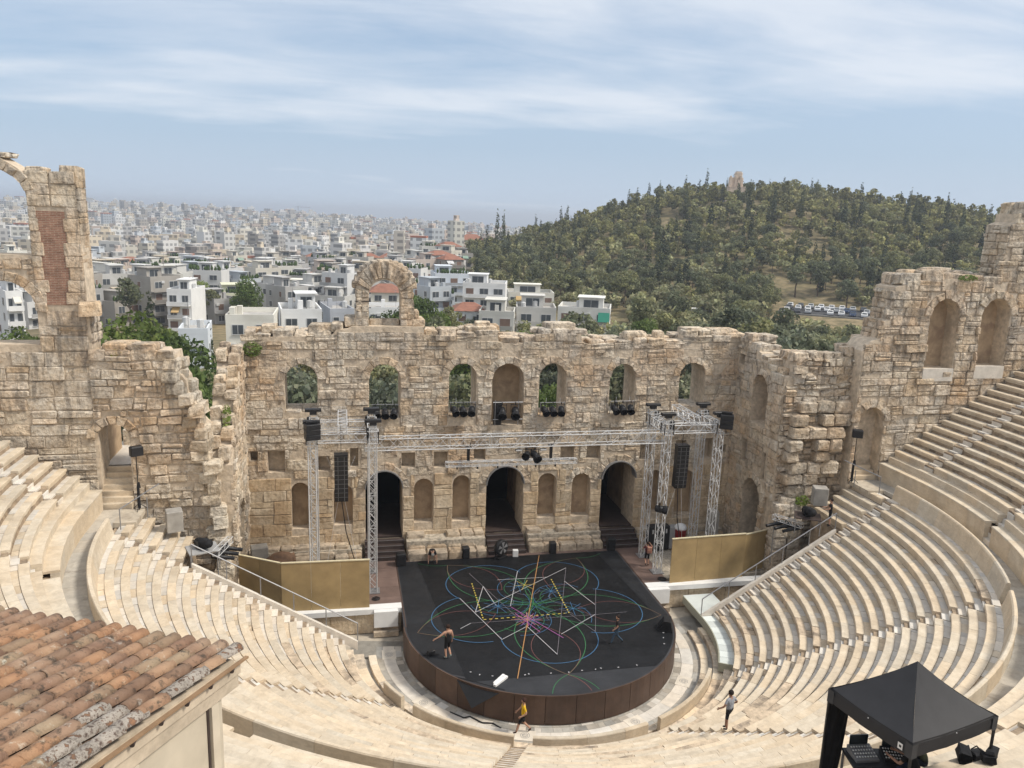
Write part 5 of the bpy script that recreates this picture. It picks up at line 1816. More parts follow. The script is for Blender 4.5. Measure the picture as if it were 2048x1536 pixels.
# things on the stage floor
def box_speaker(loc, rz, label, s=(.45, .45, .75), wedge=False):
    t_ = empty('stage_monitor' if wedge else 'floor_speaker', loc, rz, label, 'loudspeaker')
    mb = MB()
    if wedge:
        mb.add([(-s[0], -s[1], 0), (s[0], -s[1], 0), (s[0], s[1], 0), (-s[0], s[1], 0), (-s[0], -s[1] * .2, s[2]), (s[0], -s[1] * .2, s[2]), (s[0], s[1] * .7, s[2]), (-s[0], s[1] * .7, s[2])],
               [(3, 2, 1, 0), (4, 5, 6, 7), (0, 1, 5, 4), (1, 2, 6, 5), (2, 3, 7, 6), (3, 0, 4, 7)])
    else:
        mb.bbox((0, 0, s[2] / 2), s, .03)
    b = mb.build('cabinet', 'black_plastic', t_)
    mb = MB(); mb.box((0, -s[1] / 2 - .012, s[2] / 2), (s[0] * .85, .02, s[2] * .85)) if not wedge else mb.add([(-s[0] * .85, -s[1] * .95, .08), (s[0] * .85, -s[1] * .95, .08), (s[0] * .85, -s[1] * .28, s[2] * .92), (-s[0] * .85, -s[1] * .28, s[2] * .92)], [(0, 1, 2, 3)])
    mb.v = [(x, y - .012, z) for x, y, z in mb.v]
    mb.build('grille', 'black_fabric', t_)
    mb = MB(); mb.tube((-.1, s[1] * .4, s[2] * .98), (.1, s[1] * .4, s[2] * .98), .02, n=5); mb.build('handle', 'black_metal', b)
    return t_


box_speaker((-2.75, -1.75, .0), .1, 'black floor speaker left of the middle doorway steps')
box_speaker((3.15, -1.7, .0), -.05, 'black floor speaker right of the middle doorway steps')
box_speaker((7.25, -1.75, .0), -.1, 'black floor speaker at the back right corner of the stage', (.55, .5, .85))
box_speaker((-7.0, -2.3, .0), .1, 'black floor speaker at the back left corner of the stage', (.6, .5, .8))
box_speaker((6.75, -12.5, .01), -2.0, 'black wedge monitor at the right edge of the stage', (.38, .42, .62), True)
fn = empty('stage_fan', (-.45, -2.05, 0), .6, 'round black fan on a stand before the middle doorway', 'fan')
mb = MB(); T = Matrix.Rotation(RAD(90), 3, 'X'); mb.lathe([(.48, -.17), (.52, -.15), (.52, .15), (.48, .17)], (0, 0, .72), M=T, n=18); mb.build('drum', 'black_metal', fn, smooth=True)
mb = MB()
for k in range(5):
    a = 2 * PI * k / 5; mb.add([(0, -.19, .72), (.42 * math.cos(a), -.2, .72 + .42 * math.sin(a)), (.42 * math.cos(a + .6), -.18, .72 + .42 * math.sin(a + .6))], [(0, 1, 2)])
mb.build('blades', 'grey_steel', fn)
mb = MB(); mb.box((0, 0, .06), (.8, .5, .05)); mb.box((-.5, 0, .4), (.04, .06, .75)); mb.box((.5, 0, .4), (.04, .06, .75)); mb.build('stand', 'black_metal', fn)
o = MB(); o.bbox((0, 0, .22), (.36, .28, .44), .02); o = o.build('white_box', 'white_paint', loc=(.55, -1.95, 0), rz=-.1); tag(o, 'small white box on the floor by the fan', 'box')
cm_ = empty('camera_rig', (-6.25, -13.2, .01), .6, 'small black camera gear lying at the left edge of the stage', 'camera gear')
mb = MB(); mb.bbox((0, 0, .14), (.4, .25, .2), .03); mb.build('camera_body', 'black_plastic', cm_); mb = MB(); mb.tube((-.35, -.2, .03), (.4, .3, .05), .02); mb.tube((-.4, .2, .03), (.3, -.3, .04), .02); mb.build('folded_legs', 'black_metal', cm_)
for lab, c, r in (('left', (-8.75, -6.75, .03), .22), ('right', (9.0, -6.6, .03), .26)):
    mb = MB()
    for k in range(3):
        rr = r * (1 - .22 * k)
        mb.path([(rr * math.cos(2 * PI * i / 14), rr * math.sin(2 * PI * i / 14), .025 * k) for i in range(15)], .022, 5)
    o = mb.build('cable_coil', 'black_plastic', loc=c); tag(o, 'coil of black cable on the %s stage floor' % lab, 'cable')
for lab, pts in (('along the foot of the brown stage skirt', [(-5.6, -15.9, -1.52), (-5.0, -16.5, -1.5), (-4.7, -16.4, -1.52), (-4.2, -17.0, -1.5), (-3.7, -17.1, -1.52), (-3.4, -17.5, -1.52)]), ('beside the left wall of the lamps', [(-17.0, -8.9, 2.0), (-16.7, -8.4, 1.2), (-16.6, -8.0, .3), (-16.3, -7.7, -.8)])):
    o = MB(); o.path(pts, .035, 5); o = o.build('cable_run', 'black_plastic' if 'skirt' in lab else 'dark_timber'); tag(o, 'loose dark cables lying %s' % lab, 'cable')

# ------------------------------------------------------------------ people
def person(loc, rz, label, J, shirt, legs, shoe, hair, tank=False, long_trousers=False, scale=1.0, cap=None, skin=(1, 1, 1)):
    """body grown from a posed skeleton as one skin; J overrides joints (forward is local +Y)"""
    P = dict(pel=(0, 0, .96), bel=(0, .01, 1.10), che=(0, .0, 1.30), nec=(0, 0, 1.46), chn=(0, .03, 1.55), hed=(0, .02, 1.66), top=(0, .01, 1.735), nos=(0, .125, 1.625),
             shL=(-.17, 0, 1.41), elL=(-.24, -.02, 1.14), wrL=(-.25, .06, .90), shR=(.17, 0, 1.41), elR=(.24, -.02, 1.14), wrR=(.25, .06, .90),
             hiL=(-.09, 0, .92), knL=(-.10, .02, .50), anL=(-.10, -.02, .09), toL=(-.11, .14, .04), hiR=(.09, 0, .92), knR=(.10, .02, .50), anR=(.10, -.02, .09), toR=(.11, .14, .04))
    P.update(J)
    RADI = dict(pel=.135, bel=.125, che=.145, nec=.058, chn=.075, hed=.098, top=.07, nos=.018, shL=.068, elL=.045, wrL=.030, shR=.068, elR=.045, wrR=.030, hiL=.098, knL=.062, anL=.042, toL=.036, hiR=.098, knR=.062, anR=.042, toR=.036)
    E_ = [('pel', 'bel'), ('bel', 'che'), ('che', 'nec'), ('nec', 'chn'), ('chn', 'hed'), ('hed', 'top'), ('hed', 'nos'), ('che', 'shL'), ('shL', 'elL'), ('elL', 'wrL'), ('che', 'shR'), ('shR', 'elR'), ('elR', 'wrR'),
          ('pel', 'hiL'), ('hiL', 'knL'), ('knL', 'anL'), ('anL', 'toL'), ('pel', 'hiR'), ('hiR', 'knR'), ('knR', 'anR'), ('anR', 'toR')]
    for s in 'LR':                                # palm and five fingers
        w_, e_ = Vector(P['wr' + s]), Vector(P['el' + s])
        d = (w_ - e_).normalized()
        side = d.cross(Vector((0, 1, .2))).normalized()
        if side.length < .1: side = Vector((1, 0, 0))
        fwd = side.cross(d).normalized()
        P['pm' + s] = tuple(w_ + d * .07); RADI['pm' + s] = .026
        E_.append(('wr' + s, 'pm' + s))
        for i, (off, ln) in enumerate(((-.032, .055), (-.012, .072), (.01, .078), (.03, .066))):
            b = w_ + d * .09 + fwd * off
            P['f%d%s' % (i, s)] = tuple(b + d * ln * .5); P['g%d%s' % (i, s)] = tuple(b + d * ln * .95 + side * .02 * (1 if s == 'L' else -1))
            RADI['f%d%s' % (i, s)] = .0095; RADI['g%d%s' % (i, s)] = .008
            E_ += [('pm' + s, 'f%d%s' % (i, s)), ('f%d%s' % (i, s), 'g%d%s' % (i, s))]
        P['th' + s] = tuple(w_ + d * .065 + fwd * .055); P['ti' + s] = tuple(w_ + d * .1 + fwd * .066)
        RADI['th' + s] = .011; RADI['ti' + s] = .009
        E_ += [('wr' + s, 'th' + s), ('th' + s, 'ti' + s)]
    keys = list(P)
    me = bpy.data.meshes.new('skeleton')
    me.from_pydata([P[k] for k in keys], [(keys.index(a), keys.index(b)) for a, b in E_], [])
    ob = bpy.data.objects.new('skeleton', me)
    COL.objects.link(ob)
    sk = ob.modifiers.new('skin', 'SKIN')
    sk.use_smooth_shade = True
    sv = me.skin_vertices[0].data
    for i, k in enumerate(keys):
        r = RADI[k]
        wide = 1.32 if k in ('che', 'pel', 'bel') else 1.0
        sv[i].radius = (r * wide, r * (.82 if k in ('che', 'pel', 'bel') else 1.0))
        sv[i].use_root = (k == 'pel')
    ss = ob.modifiers.new('sub', 'SUBSURF'); ss.levels = ss.render_levels = 1
    dg = bpy.context.evaluated_depsgraph_get()
    body = bpy.data.meshes.new_from_object(ob.evaluated_get(dg))
    bpy.data.objects.remove(ob)
    segs = [(a, b, Vector(P[a]), Vector(P[b])) for a, b in E_]
    cols = dict(skin=(.46 * skin[0], .27 * skin[1], .19 * skin[2]), shirt=shirt, legs=legs, shoe=shoe)
    body.materials.clear()
    body.materials.append(M['cloth'])
    at = body.color_attributes.new('Col', 'FLOAT_COLOR', 'POINT')
    for v in body.vertices:
        best, bd = None, 9
        for a, b, pa, pb in segs:
            ab = pb - pa
            t = max(0, min(1, (v.co - pa).dot(ab) / max(1e-9, ab.length_squared)))
            dd = (v.co - (pa + ab * t)).length - (RADI[a] * (1 - t) + RADI[b] * t)
            if dd < bd: bd, best = dd, (a, b, t)
        a, b, t = best
        k = 'skin'
        if a in ('pel', 'bel', 'che') and b in ('bel', 'che', 'nec', 'shL', 'shR'):
            k = 'shirt' if not (b == 'nec' and t > .75) else 'skin'
            if a == 'pel' and b == 'bel' and t < .25: k = 'legs'
            if tank and b.startswith('sh') and t > .55: k = 'skin'
        elif a.startswith('sh'):
            k = 'shirt' if (t < .7 and not tank) else 'skin'
        elif a == 'pel':
            k = 'legs'
        elif a.startswith('hi'):
            k = 'legs' if (t < .93 or long_trousers) else 'skin'
        elif a.startswith('kn'):
            k = 'legs' if long_trousers and t < .93 else ('shoe' if t > .88 else 'skin')
        elif a.startswith('an'):
            k = 'shoe'
        at.data[v.index].color = (*[c / .95 for c in cols[k]], 1)
    o = place('person', body, None, loc, rz, scale)
    tag(o, label, 'person')
    o['kind'] = 'thing'
    # hair: a cap over the back and top of the skull; dark eyes
    h0, h1 = Vector(P['chn']), Vector(P['top'])
    up = (h1 - h0).normalized()
    fw = (Vector(P['nos']) - Vector(P['hed'])); fw = (fw - up * fw.dot(up)).normalized()
    sd = up.cross(fw)
    mb = MB()
    vs, fs = [], []
    c0 = Vector(P['hed'])
    N, K = 12, 5
    for j in range(K + 1):
        th = j / K * RAD(112)
        for i in range(N):
            ph = 2 * PI * i / N
            front = max(0, math.cos(ph))
            t2 = th * (1 - .42 * front)
            r = .112
            vs.append(c0 + up * (r * 1.05 * math.cos(t2)) + (fw * math.cos(ph) + sd * math.sin(ph)) * (r * math.sin(t2)) + fw * -.008)
    for j in range(K):
        for i in range(N):
            fs.append((j * N + i, j * N + (i + 1) % N, (j + 1) * N + (i + 1) % N, (j + 1) * N + i))
    mb.add(vs, fs, tuple(c / .95 for c in (cap or hair)))
    if cap:
        mb.add([c0 + fw * .09 + sd * .075 + up * .035, c0 + fw * .19 + sd * .05 + up * .01, c0 + fw * .19 - sd * .05 + up * .01, c0 + fw * .09 - sd * .075 + up * .035], [(0, 1, 2, 3)], cap)
    mb.build('cap' if cap else 'hair', 'cloth', o, smooth=True)
    mb = MB()
    for s in (-1, 1):
        mb.box(c0 + fw * .097 + sd * .034 * s + up * .0, (.016, .012, .01))
    mb.build('eyes', 'black_plastic', o)
    return o


BLK = (.012, .012, .014)
walk = dict(knL=(-.10, .22, .53), anL=(-.10, .32, .13), toL=(-.10, .47, .10), knR=(.10, -.02, .50), anR=(.10, -.36, .16), toR=(.10, -.24, .06))
person((-2.46, -18.05, -1.53), RAD(82), 'man in yellow T-shirt and black shorts striding along the marble ring below the stage',
       dict(walk, elL=(-.25, -.1, 1.15), wrL=(-.26, .12, 1.02), elR=(.25, .08, 1.16), wrR=(.22, .25, 1.0)), (.72, .46, .02), BLK, (.05, .022, .018), (.045, .02, .014), scale=1.04)
person((-5.46, -13.7, .012), RAD(18), 'man in black vest and shorts walking away on the stage, one arm held out',
       dict(knL=(-.10, .05, .50), anL=(-.10, -.04, .09), knR=(.10, .12, .53), anR=(.1, -.14, .2), toR=(.1, -.02, .08), elL=(-.40, .02, 1.25), wrL=(-.60, .12, 1.10)), BLK, BLK, (.25, .3, .28), (.03, .016, .012), tank=True, scale=1.06)
person((3.54, -13.67, .012), RAD(80), 'man in dark T-shirt and blue jeans walking across the right part of the stage',
       dict(walk, elL=(-.22, .05, 1.14), wrL=(-.2, .2, .98)), (.03, .026, .028), (.05, .085, .13), (.02, .02, .02), (.02, .012, .01), long_trousers=True, scale=.97)
person((-5.0, -2.25, .012), RAD(178), 'person in black with a grey cap bending down at the back edge of the stage',
       dict(pel=(0, -.28, .78), bel=(0, -.14, .86), che=(0, .10, .86), nec=(0, .27, .80), chn=(0, .35, .76), hed=(0, .44, .72), top=(0, .50, .67), nos=(0, .45, .60), shL=(-.18, .16, .80), elL=(-.27, .24, .52), wrL=(-.27, .36, .24), shR=(.18, .16, .80), elR=(.27, .24, .52), wrR=(.27, .36, .24),
            hiL=(-.1, -.26, .74), knL=(-.16, .08, .48), anL=(-.14, -.06, .09), toL=(-.15, .1, .04), hiR=(.1, -.26, .74), knR=(.16, .08, .48), anR=(.14, -.06, .09), toR=(.15, .1, .04)), BLK, BLK, BLK, (.03, .02, .015), cap=(.28, .27, .25))
rb = person((8.74, -4.6, -.0), RAD(-10), 'person in dark red top with tan backpack beside the right truss tower',
            dict(elL=(-.33, .02, 1.24), wrL=(-.16, .1, 1.45), elR=(.34, .05, 1.36), wrR=(.20, .1, 1.55), knL=(-.1, .08, .5), anL=(-.1, -.16, .2), toL=(-.1, -.03, .08)), (.10, .02, .025), BLK, (.03, .02, .02), (.03, .018, .014), scale=.96)
bk = empty('backpack', (8.78, -4.82, 1.02), RAD(-10), 'small tan backpack on the back of the person in dark red', 'backpack')
mb = MB(); mb.bbox((0, -.02, .2), (.3, .16, .42), .05, col=(.42, .22, .16)); mb.build('bag', 'cloth', bk); mb = MB(); mb.box((0, -.11, .12), (.22, .04, .18), col=(.35, .17, .12)); mb.build('pocket', 'cloth', bk)
person((4.58, -23.95, 1.98), RAD(22), 'man in grey T-shirt and dark shorts walking down the stairway on the right',
       dict(elL=(-.34, .0, 1.16), wrL=(-.40, .16, 1.02), elR=(.33, -.06, 1.18), wrR=(.34, .12, 1.02), knR=(.10, .2, .5), anR=(.1, .2, .02), toR=(.1, .34, -.06)), (.30, .32, .36), (.015, .017, .022), (.05, .05, .05), (.02, .014, .012), skin=(.7, .66, .64), scale=1.02)
person((18.1, -9.75, 4.36), RAD(60), 'person in black standing beside the lamp table at the right-hand seats',
       dict(elL=(-.3, .12, 1.16), wrL=(-.26, .3, 1.12), elR=(.28, .12, 1.14), wrR=(.22, .32, 1.1)), BLK, BLK, (.015, .015, .015), (.02, .012, .01))
plain('canopy_fabric', (0.024, 0.024, 0.027), 0.62, 0.0, 0.12, 3.0, spec=0.35)
plain('canopy_patch', (0.055, 0.055, 0.058), 0.8)
plain('cream_panel', (0.50, 0.44, 0.345), 0.8, 0.0, 0.1, 2.0, tint=True)

# ------------------------------------------------------------------ black canopy on the upper rows
cp = empty('black_canopy', (0, 0, 0), label='black pop-up canopy standing on the upper seats at lower right', cat='canopy tent')
CL, CF, CR = Vector((1.48, -34.07, 10.6)), Vector((2.05, -36.37, 10.6)), Vector((4.86, -35.73, 10.6))
CB = CL + CR - CF
AP = Vector((3.17, -34.9, 11.72))
cn = [CL, CF, CR, CB]
for k in range(4):
    a, b = cn[k], cn[(k + 1) % 4]
    mb = MB()
    n = 8
    grid = []
    for j in range(n + 1):
        row = []
        for i in range(n + 1):
            f, g = i / n, j / n
            e = a.lerp(b, f)
            p = e.lerp(AP, g)
            sag = -.30 * g * (1 - g) - .05 * math.sin(PI * f) * (1 - g)
            ripple = .012 * math.sin(f * 21 + g * 5) * (1 - g) * g * 4
            row.append(p + Vector((0, 0, sag + ripple)))
        grid.append(row)
    vs = [p for r in grid for p in r]
    mb.add(vs, [(j * (n + 1) + i, j * (n + 1) + i + 1, (j + 1) * (n + 1) + i + 1, (j + 1) * (n + 1) + i) for j in range(n) for i in range(n)])
    mb.build('roof_panel', 'canopy_fabric', cp, smooth=True)
    mb = MB()
    m = 10
    vs = []
    out = (b - a).cross(Vector((0, 0, 1))).normalized() * .02
    for j in range(3):
        for i in range(m + 1):
            p = a.lerp(b, i / m) + out * (1 if k < 4 else 0)
            vs.append(p + Vector((0, 0, -.05 * math.sin(PI * i / m) + .045 - .18 * j)) + out * (math.sin(i * 1.9) * .5 if j else -1.6))
    mb.add(vs, [(j * (m + 1) + i, j * (m + 1) + i + 1, (j + 1) * (m + 1) + i + 1, (j + 1) * (m + 1) + i) for j in range(2) for i in range(m)])
    v = mb.build('valance', 'canopy_fabric', cp, smooth=True)
    for s, q in ((.5, .02),):
        o = MB(); o.lathe([(.016, 0), (.012, .012)], a.lerp(b, s) + out * 1.6 + Vector((0, 0, -.06)), n=6); o.build('stud', 'aluminium', v)
    zf = {0: 7.8, 1: 9.45, 2: 9.4, 3: 7.85}[k]
    mb = MB(); mb.box((a.x, a.y, (zf + a.z) / 2 - .02), (.05, .05, a.z - zf)); mb.build('post', 'black_metal', cp)
    mb = MB(); d1, d2 = (b - a).normalized() * .15, (cn[k - 1] - a).normalized() * .15
    o1, o2 = out * 1.8, (cn[k - 1] - a).cross(Vector((0, 0, 1))).normalized() * -.036
    top = Vector((0, 0, .012))
    mb.add([a + o2 + d2 + top, a + o1 + o2 + top, a + o1 + d1 + top, a + o1 + d1 - Vector((0, 0, .35)), a + o1 + o2 - Vector((0, 0, .35)), a + o2 + d2 - Vector((0, 0, .35))], [(0, 1, 4, 5), (1, 2, 3, 4)]); mb.build('corner_patch', 'canopy_patch', cp)
    if k != 1:
        mb = MB(); mb.add(*boulder(RS, (a.x + .06, a.y, zf + .15), (.42, .2, .3), (1, 1, 1), .6, .2)); mb.add(*boulder(RS, (a.x - .06, a.y - .05, zf + .1), (.3, .22, .2), (1, 1, 1), -.5, .2)); mb.build('sandbag', 'black_fabric', cp)
mb = MB()                                         # printed white square on the front valance
a, b = CL, CF
out = (b - a).cross(Vector((0, 0, 1))).normalized() * .045
p0, p1 = a.lerp(b, .86), a.lerp(b, .915)
mb.add([p0 + out - Vector((0, 0, .27)), p1 + out - Vector((0, 0, .27)), p1 + out - Vector((0, 0, .11)), p0 + out - Vector((0, 0, .11))], [(0, 1, 2, 3)])
pn = mb.build('white_badge', 'white_paint', cp)
mb = MB(); p0, p1 = a.lerp(b, .877), a.lerp(b, .902); out *= 1.08
mb.add([p0 + out - Vector((0, 0, .22)), p1 + out - Vector((0, 0, .22)), p1 + out - Vector((0, 0, .16)), p0 + out - Vector((0, 0, .16))], [(0, 1, 2, 3)]); mb.build('badge_mark', 'black_plastic', pn)
mb = MB()                                         # side curtain on the left, gathered to the post
n = 14
vs = []
for j in range(5):
    for i in range(n + 1):
        f = i / n
        zz = 10.45 - (10.45 - 7.85) * j / 4
        wdt = (.75 - .30 * j / 4)
        p = CL.lerp(CB, f * wdt * .42) + (CF - CL).normalized() * (.04 * math.sin(f * 17 + j))
        vs.append((p.x, p.y, zz))
mb.add(vs, [(j * (n + 1) + i, j * (n + 1) + i + 1, (j + 1) * (n + 1) + i + 1, (j + 1) * (n + 1) + i) for j in range(4) for i in range(n)])
mb.build('side_curtain', 'black_fabric', cp, smooth=True)

tb = empty('mixing_desk_table', (2.55, -34.75, 8.2), -.2, 'black table with mixing desks under the canopy', 'table')
mb = MB(); mb.bbox((0, 0, .78), (1.5, .75, .06), .01); mb.build('table_top', 'black_plastic', tb)
for sx in (-.7, .7):
    for sy in (-.33, .33):
        mb = MB(); mb.box((sx, sy, .38), (.05, .05, .76)); mb.build('leg', 'grey_steel', tb)
for nm, x, y, w_, d_, rz, lab in (('lighting_console', -.35, .05, .6, .5, .1, 'grey lighting console on the table under the canopy, nearest the curtain'), ('sound_console', .4, .0, .55, .45, -.1, 'black sound console on the table under the canopy, by the seated people')):
    q = Matrix.Rotation(-.2, 3, 'Z') @ Vector((x, y, 0))
    t_ = empty(nm, (2.55 + q.x, -34.75 + q.y, 9.01), -.2 + rz, lab, 'mixing desk')
    mb = MB(); mb.add([(-w_ / 2, -d_ / 2, 0), (w_ / 2, -d_ / 2, 0), (w_ / 2, d_ / 2, 0), (-w_ / 2, d_ / 2, 0), (-w_ / 2, -d_ / 2, .06), (w_ / 2, -d_ / 2, .06), (w_ / 2, d_ / 2, .17), (-w_ / 2, d_ / 2, .17)], [(3, 2, 1, 0), (4, 5, 6, 7), (0, 1, 5, 4), (1, 2, 6, 5), (2, 3, 7, 6), (3, 0, 4, 7)])
    mb.build('console_body', 'grey_steel' if 'light' in nm else 'black_plastic', t_)
    mb = MB()
    for i in range(8):
        for j in range(4):
            mb.box((-w_ * .42 + w_ * .84 * i / 7, -d_ * .35 + d_ * .6 * j / 3, .085 + .11 * (.15 + .6 * j / 3) + .012), (.03, .035, .02))
    mb.build('fader_caps', 'white_paint', t_)['kind'] = 'stuff'
    mb = MB(); mb.box((0, d_ * .5, .3), (w_ * .8, .03, .26)); mb.build('screen', 'tinted_glass', t_)
sit = dict(pel=(0, -.02, .50), bel=(0, .06, .66), che=(0, .18, .84), nec=(0, .28, .98), chn=(0, .34, 1.05), hed=(0, .38, 1.14), top=(0, .40, 1.22), nos=(0, .49, 1.08), shL=(-.18, .22, .93), elL=(-.26, .34, .70), wrL=(-.18, .58, .72), shR=(.18, .22, .93), elR=(.26, .34, .70), wrR=(.18, .58, .72),
           hiL=(-.1, 0, .48), knL=(-.14, .42, .50), anL=(-.14, .40, .09), toL=(-.14, .55, .04), hiR=(.1, 0, .48), knR=(.14, .42, .50), anR=(.14, .40, .09), toR=(.14, .55, .04))
person((3.75, -35.0, 8.45), RAD(58), 'person in olive green T-shirt hunched over the desk under the canopy', sit, (.13, .145, .09), (.03, .035, .05), BLK, (.03, .02, .016), long_trousers=True)
person((3.05, -35.55, 8.6), RAD(30), 'person in black T-shirt and blue jeans seated under the front of the canopy', sit, BLK, (.02, .03, .06), BLK, (.02, .014, .012), long_trousers=True)
bgp = empty('black_bags', (4.75, -35.1, 8.98), .3, 'heap of black bags and a folded stand on the seats behind the canopy', 'bag')
mb = MB(); mb.add(*boulder(RS, (0, 0, .14), (.5, .26, .28), (1, 1, 1), .7, .22)); mb.build('bag', 'black_fabric', bgp)
mb = MB(); mb.add(*boulder(RS, (.33, -.15, .09), (.4, .3, .18), (1, 1, 1), -.3, .25)); mb.path([(.1, -.1, .3), (.25, -.15, .38), (.4, -.2, .2)], .015, 4); mb.build('bag', 'black_fabric', bgp)
mb = MB(); mb.box((.1, -.5, .03), (.75, .22, .06), .5); mb.build('folded_stand', 'black_plastic', bgp)

# ------------------------------------------------------------------ tiled roof of the hut at lower left
hut = empty('tiled_hut', (0, 0, 0), label='small hut with weathered clay tile roof and pale wooden gable at lower left', cat='hut')
EC = Vector((-11.98, -39.51, 15.88))
ED = Vector((-0.912, 0.410, 0)).normalized()     # along the eave, away from the corner
UP_ = Vector((-0.410, -0.912, 0.142))            # up the slope
UN = UP_.normalized()
NR = ED.cross(UN).normalized()
if NR.z < 0: NR = -NR
RT = random.Random(9)


def tile_color(t):
    p = wpos(t)
    n = t.noise(p, 2.2, 5, .6, .4)
    c = t.ramp(n, [(.3, (.215, .135, .095)), (.5, (.29, .19, .13)), (.7, (.35, .25, .175))])
    li = t.ramp(t.noise(p, 7.5, 6, .68), [(.53, g3(0)), (.65, g3(.85))])
    c = t.mix(li, c, (.07, .06, .05))
    wl = t.ramp(t.noise(t.mapping(p, loc=(4, 4, 4)), 5.5, 6, .7), [(.60, g3(0)), (.68, g3(.7))])
    c = t.mix(wl, c, (.47, .43, .37))
    return t.mix(1.0, c, vcol(t), 'MULTIPLY')


def tile_edge_color(t):
    p = wpos(t)
    li = t.ramp(t.noise(p, 9, 6, .7), [(.36, (.12, .09, .075)), (.44, (.33, .29, .25)), (.52, (.40, .36, .31)), (.57, (.14, .10, .08)), (.66, (.27, .15, .09))])
    return t.mix(1.0, li, vcol(t), 'MULTIPLY')


principled('roof_tile', tile_color, .9, .5, lambda t: t.noise(wpos(t), 12, 4, .65), spec=.15)
principled('lichen_tile', tile_edge_color, .95, .8, lambda t: t.noise(wpos(t), 14, 4, .7), spec=.1)


def tile_mesh(cover, mat, tint, L=.46, r0=.105, r1=.088):
    """half-round clay tile, slightly tapered, with thickness"""
    mb = MB()
    n = 7
    vs = []
    for (l, ro) in ((0, r0), (L, r1)):
        for th in (0.0, .016):
            for i in range(n + 1):
                a = PI * i / n
                x, z = (ro - th) * math.cos(a), (ro - th) * math.sin(a) * .82
                vs.append((x, l, z if cover else -z))
    m = n + 1
    fs = []
    for i in range(n):
        fs.append((i, i + 1, 2 * m + i + 1, 2 * m + i)); fs.append((m + i + 1, m + i, 3 * m + i, 3 * m + i + 1))
        fs.append((i + 1, i, m + i, m + i + 1)); fs.append((2 * m + i, 2 * m + i + 1, 3 * m + i + 1, 3 * m + i))
    mb.add(vs, fs, tint)
    return mb.mesh('roof_tile', mat, True)


TM = [tile_mesh(True, 'roof_tile', c) for c in ((1, 1, 1), (1.12, 1.06, .98), (.9, .86, .85), (1.0, 1.08, 1.05), (.72, .70, .70), (1.15, 1.0, .85))]
TL = [tile_mesh(True, 'lichen_tile', c) for c in ((1, 1, 1), (.85, .85, .85))]
TV = [tile_mesh(False, 'roof_tile', c) for c in ((.8, .8, .8), (.62, .62, .62))]
B3 = Matrix((ED, UN, NR)).transposed()
flip = ED.cross(UN).dot(NR) < 0
for cidx in range(30):
    for ridx in range(13):
        for cov in (True, False):
            u = .03 + .245 * cidx + (0 if cov else .1225)
            v = -.08 + .40 * ridx + RT.uniform(-.03, .03)
            p = EC + ED * (u + RT.uniform(-.008, .008)) + UN * v + NR * (.105 if cov else .075)
            if not in_view(p, 90):
                continue
            if cov:
                lich = (cidx == 0 and RT.random() < .35 + .06 * ridx) or (cidx == 1 and RT.random() < .1 + .06 * ridx) or (cidx == 2 and ridx > 3 and RT.random() < .2)
                me = RT.choice(TL) if lich else RT.choice(TM)
            else:
                me = RT.choice(TV)
            o = place('cover_tile' if cov else 'channel_tile', me, hut)
            tl = Matrix.Rotation(RAD(2.6) + RT.uniform(-.012, .012), 3, 'X')
            yw = Matrix.Rotation(RT.uniform(-.025, .025), 3, 'Z')
            o.matrix_basis = Matrix.Translation(p) @ (B3 @ yw @ tl).to_4x4()
mb = MB()                                         # decking below the tiles
q = [EC + ED * -.02 + UN * .06, EC + ED * 8.0 + UN * .06, EC + ED * 8.0 + UN * 5.8, EC + ED * -.02 + UN * 5.8]
mb.add([p + NR * .0 for p in q] + [p - NR * .06 for p in q], [(0, 1, 2, 3), (7, 6, 5, 4), (0, 4, 5, 1), (1, 5, 6, 2), (2, 6, 7, 3), (3, 7, 4, 0)]); mb.build('roof_deck', 'old_wood', hut)
GN = -ED                                          # the gable looks this way


def gable_plank(name, v0, v1, drop0, drop1, out, mat='old_wood', tint=(1, 1, 1)):
    mb = MB()
    a, b = EC + UN * v0, EC + UN * v1
    vs = []
    for o_ in (out, out - .05):
        for p, dr in ((a, drop0), (b, drop0), (b, drop1), (a, drop1)):
            vs.append(p + GN * o_ - Vector((0, 0, dr)))
    mb.add(vs, [(0, 1, 2, 3), (7, 6, 5, 4), (0, 4, 5, 1), (1, 5, 6, 2), (2, 6, 7, 3), (3, 7, 4, 0)], tint)
    return mb.build(name, mat, hut)


gable_plank('verge_board', -.12, 5.8, .0, .03, .13, tint=(.55, .42, .32))
gable_plank('barge_board', -.02, 5.8, .04, .22, .06)
gable_plank('barge_board', .0, 5.8, .225, .42, .03, tint=(.95, .95, .95))
gable_plank('gable_wall', .35, 5.8, .42, 3.4, -.02, 'cream_panel')
for v in (.5, 2.1):
    gable_plank('corner_post', v, v + .16, .43, 3.4, .035, 'cream_panel', (1.1, 1.1, 1.1))
    gable_plank('post_shadow_strip', v + .17, v + .21, .43, 3.4, -.005, 'dark_timber')  # dark strip set beside each post in place of its shadow
for k in range(9):
    mb = MB(); p = EC + UN * (.25 + .5 * k) + GN * .1 - Vector((0, 0, .05)); mb.lathe([(.028, -.05), (.03, .05)], p, n=8, M=Matrix.Rotation(RAD(90), 3, 'X')); mb.build('rafter_peg', 'dark_timber', hut)

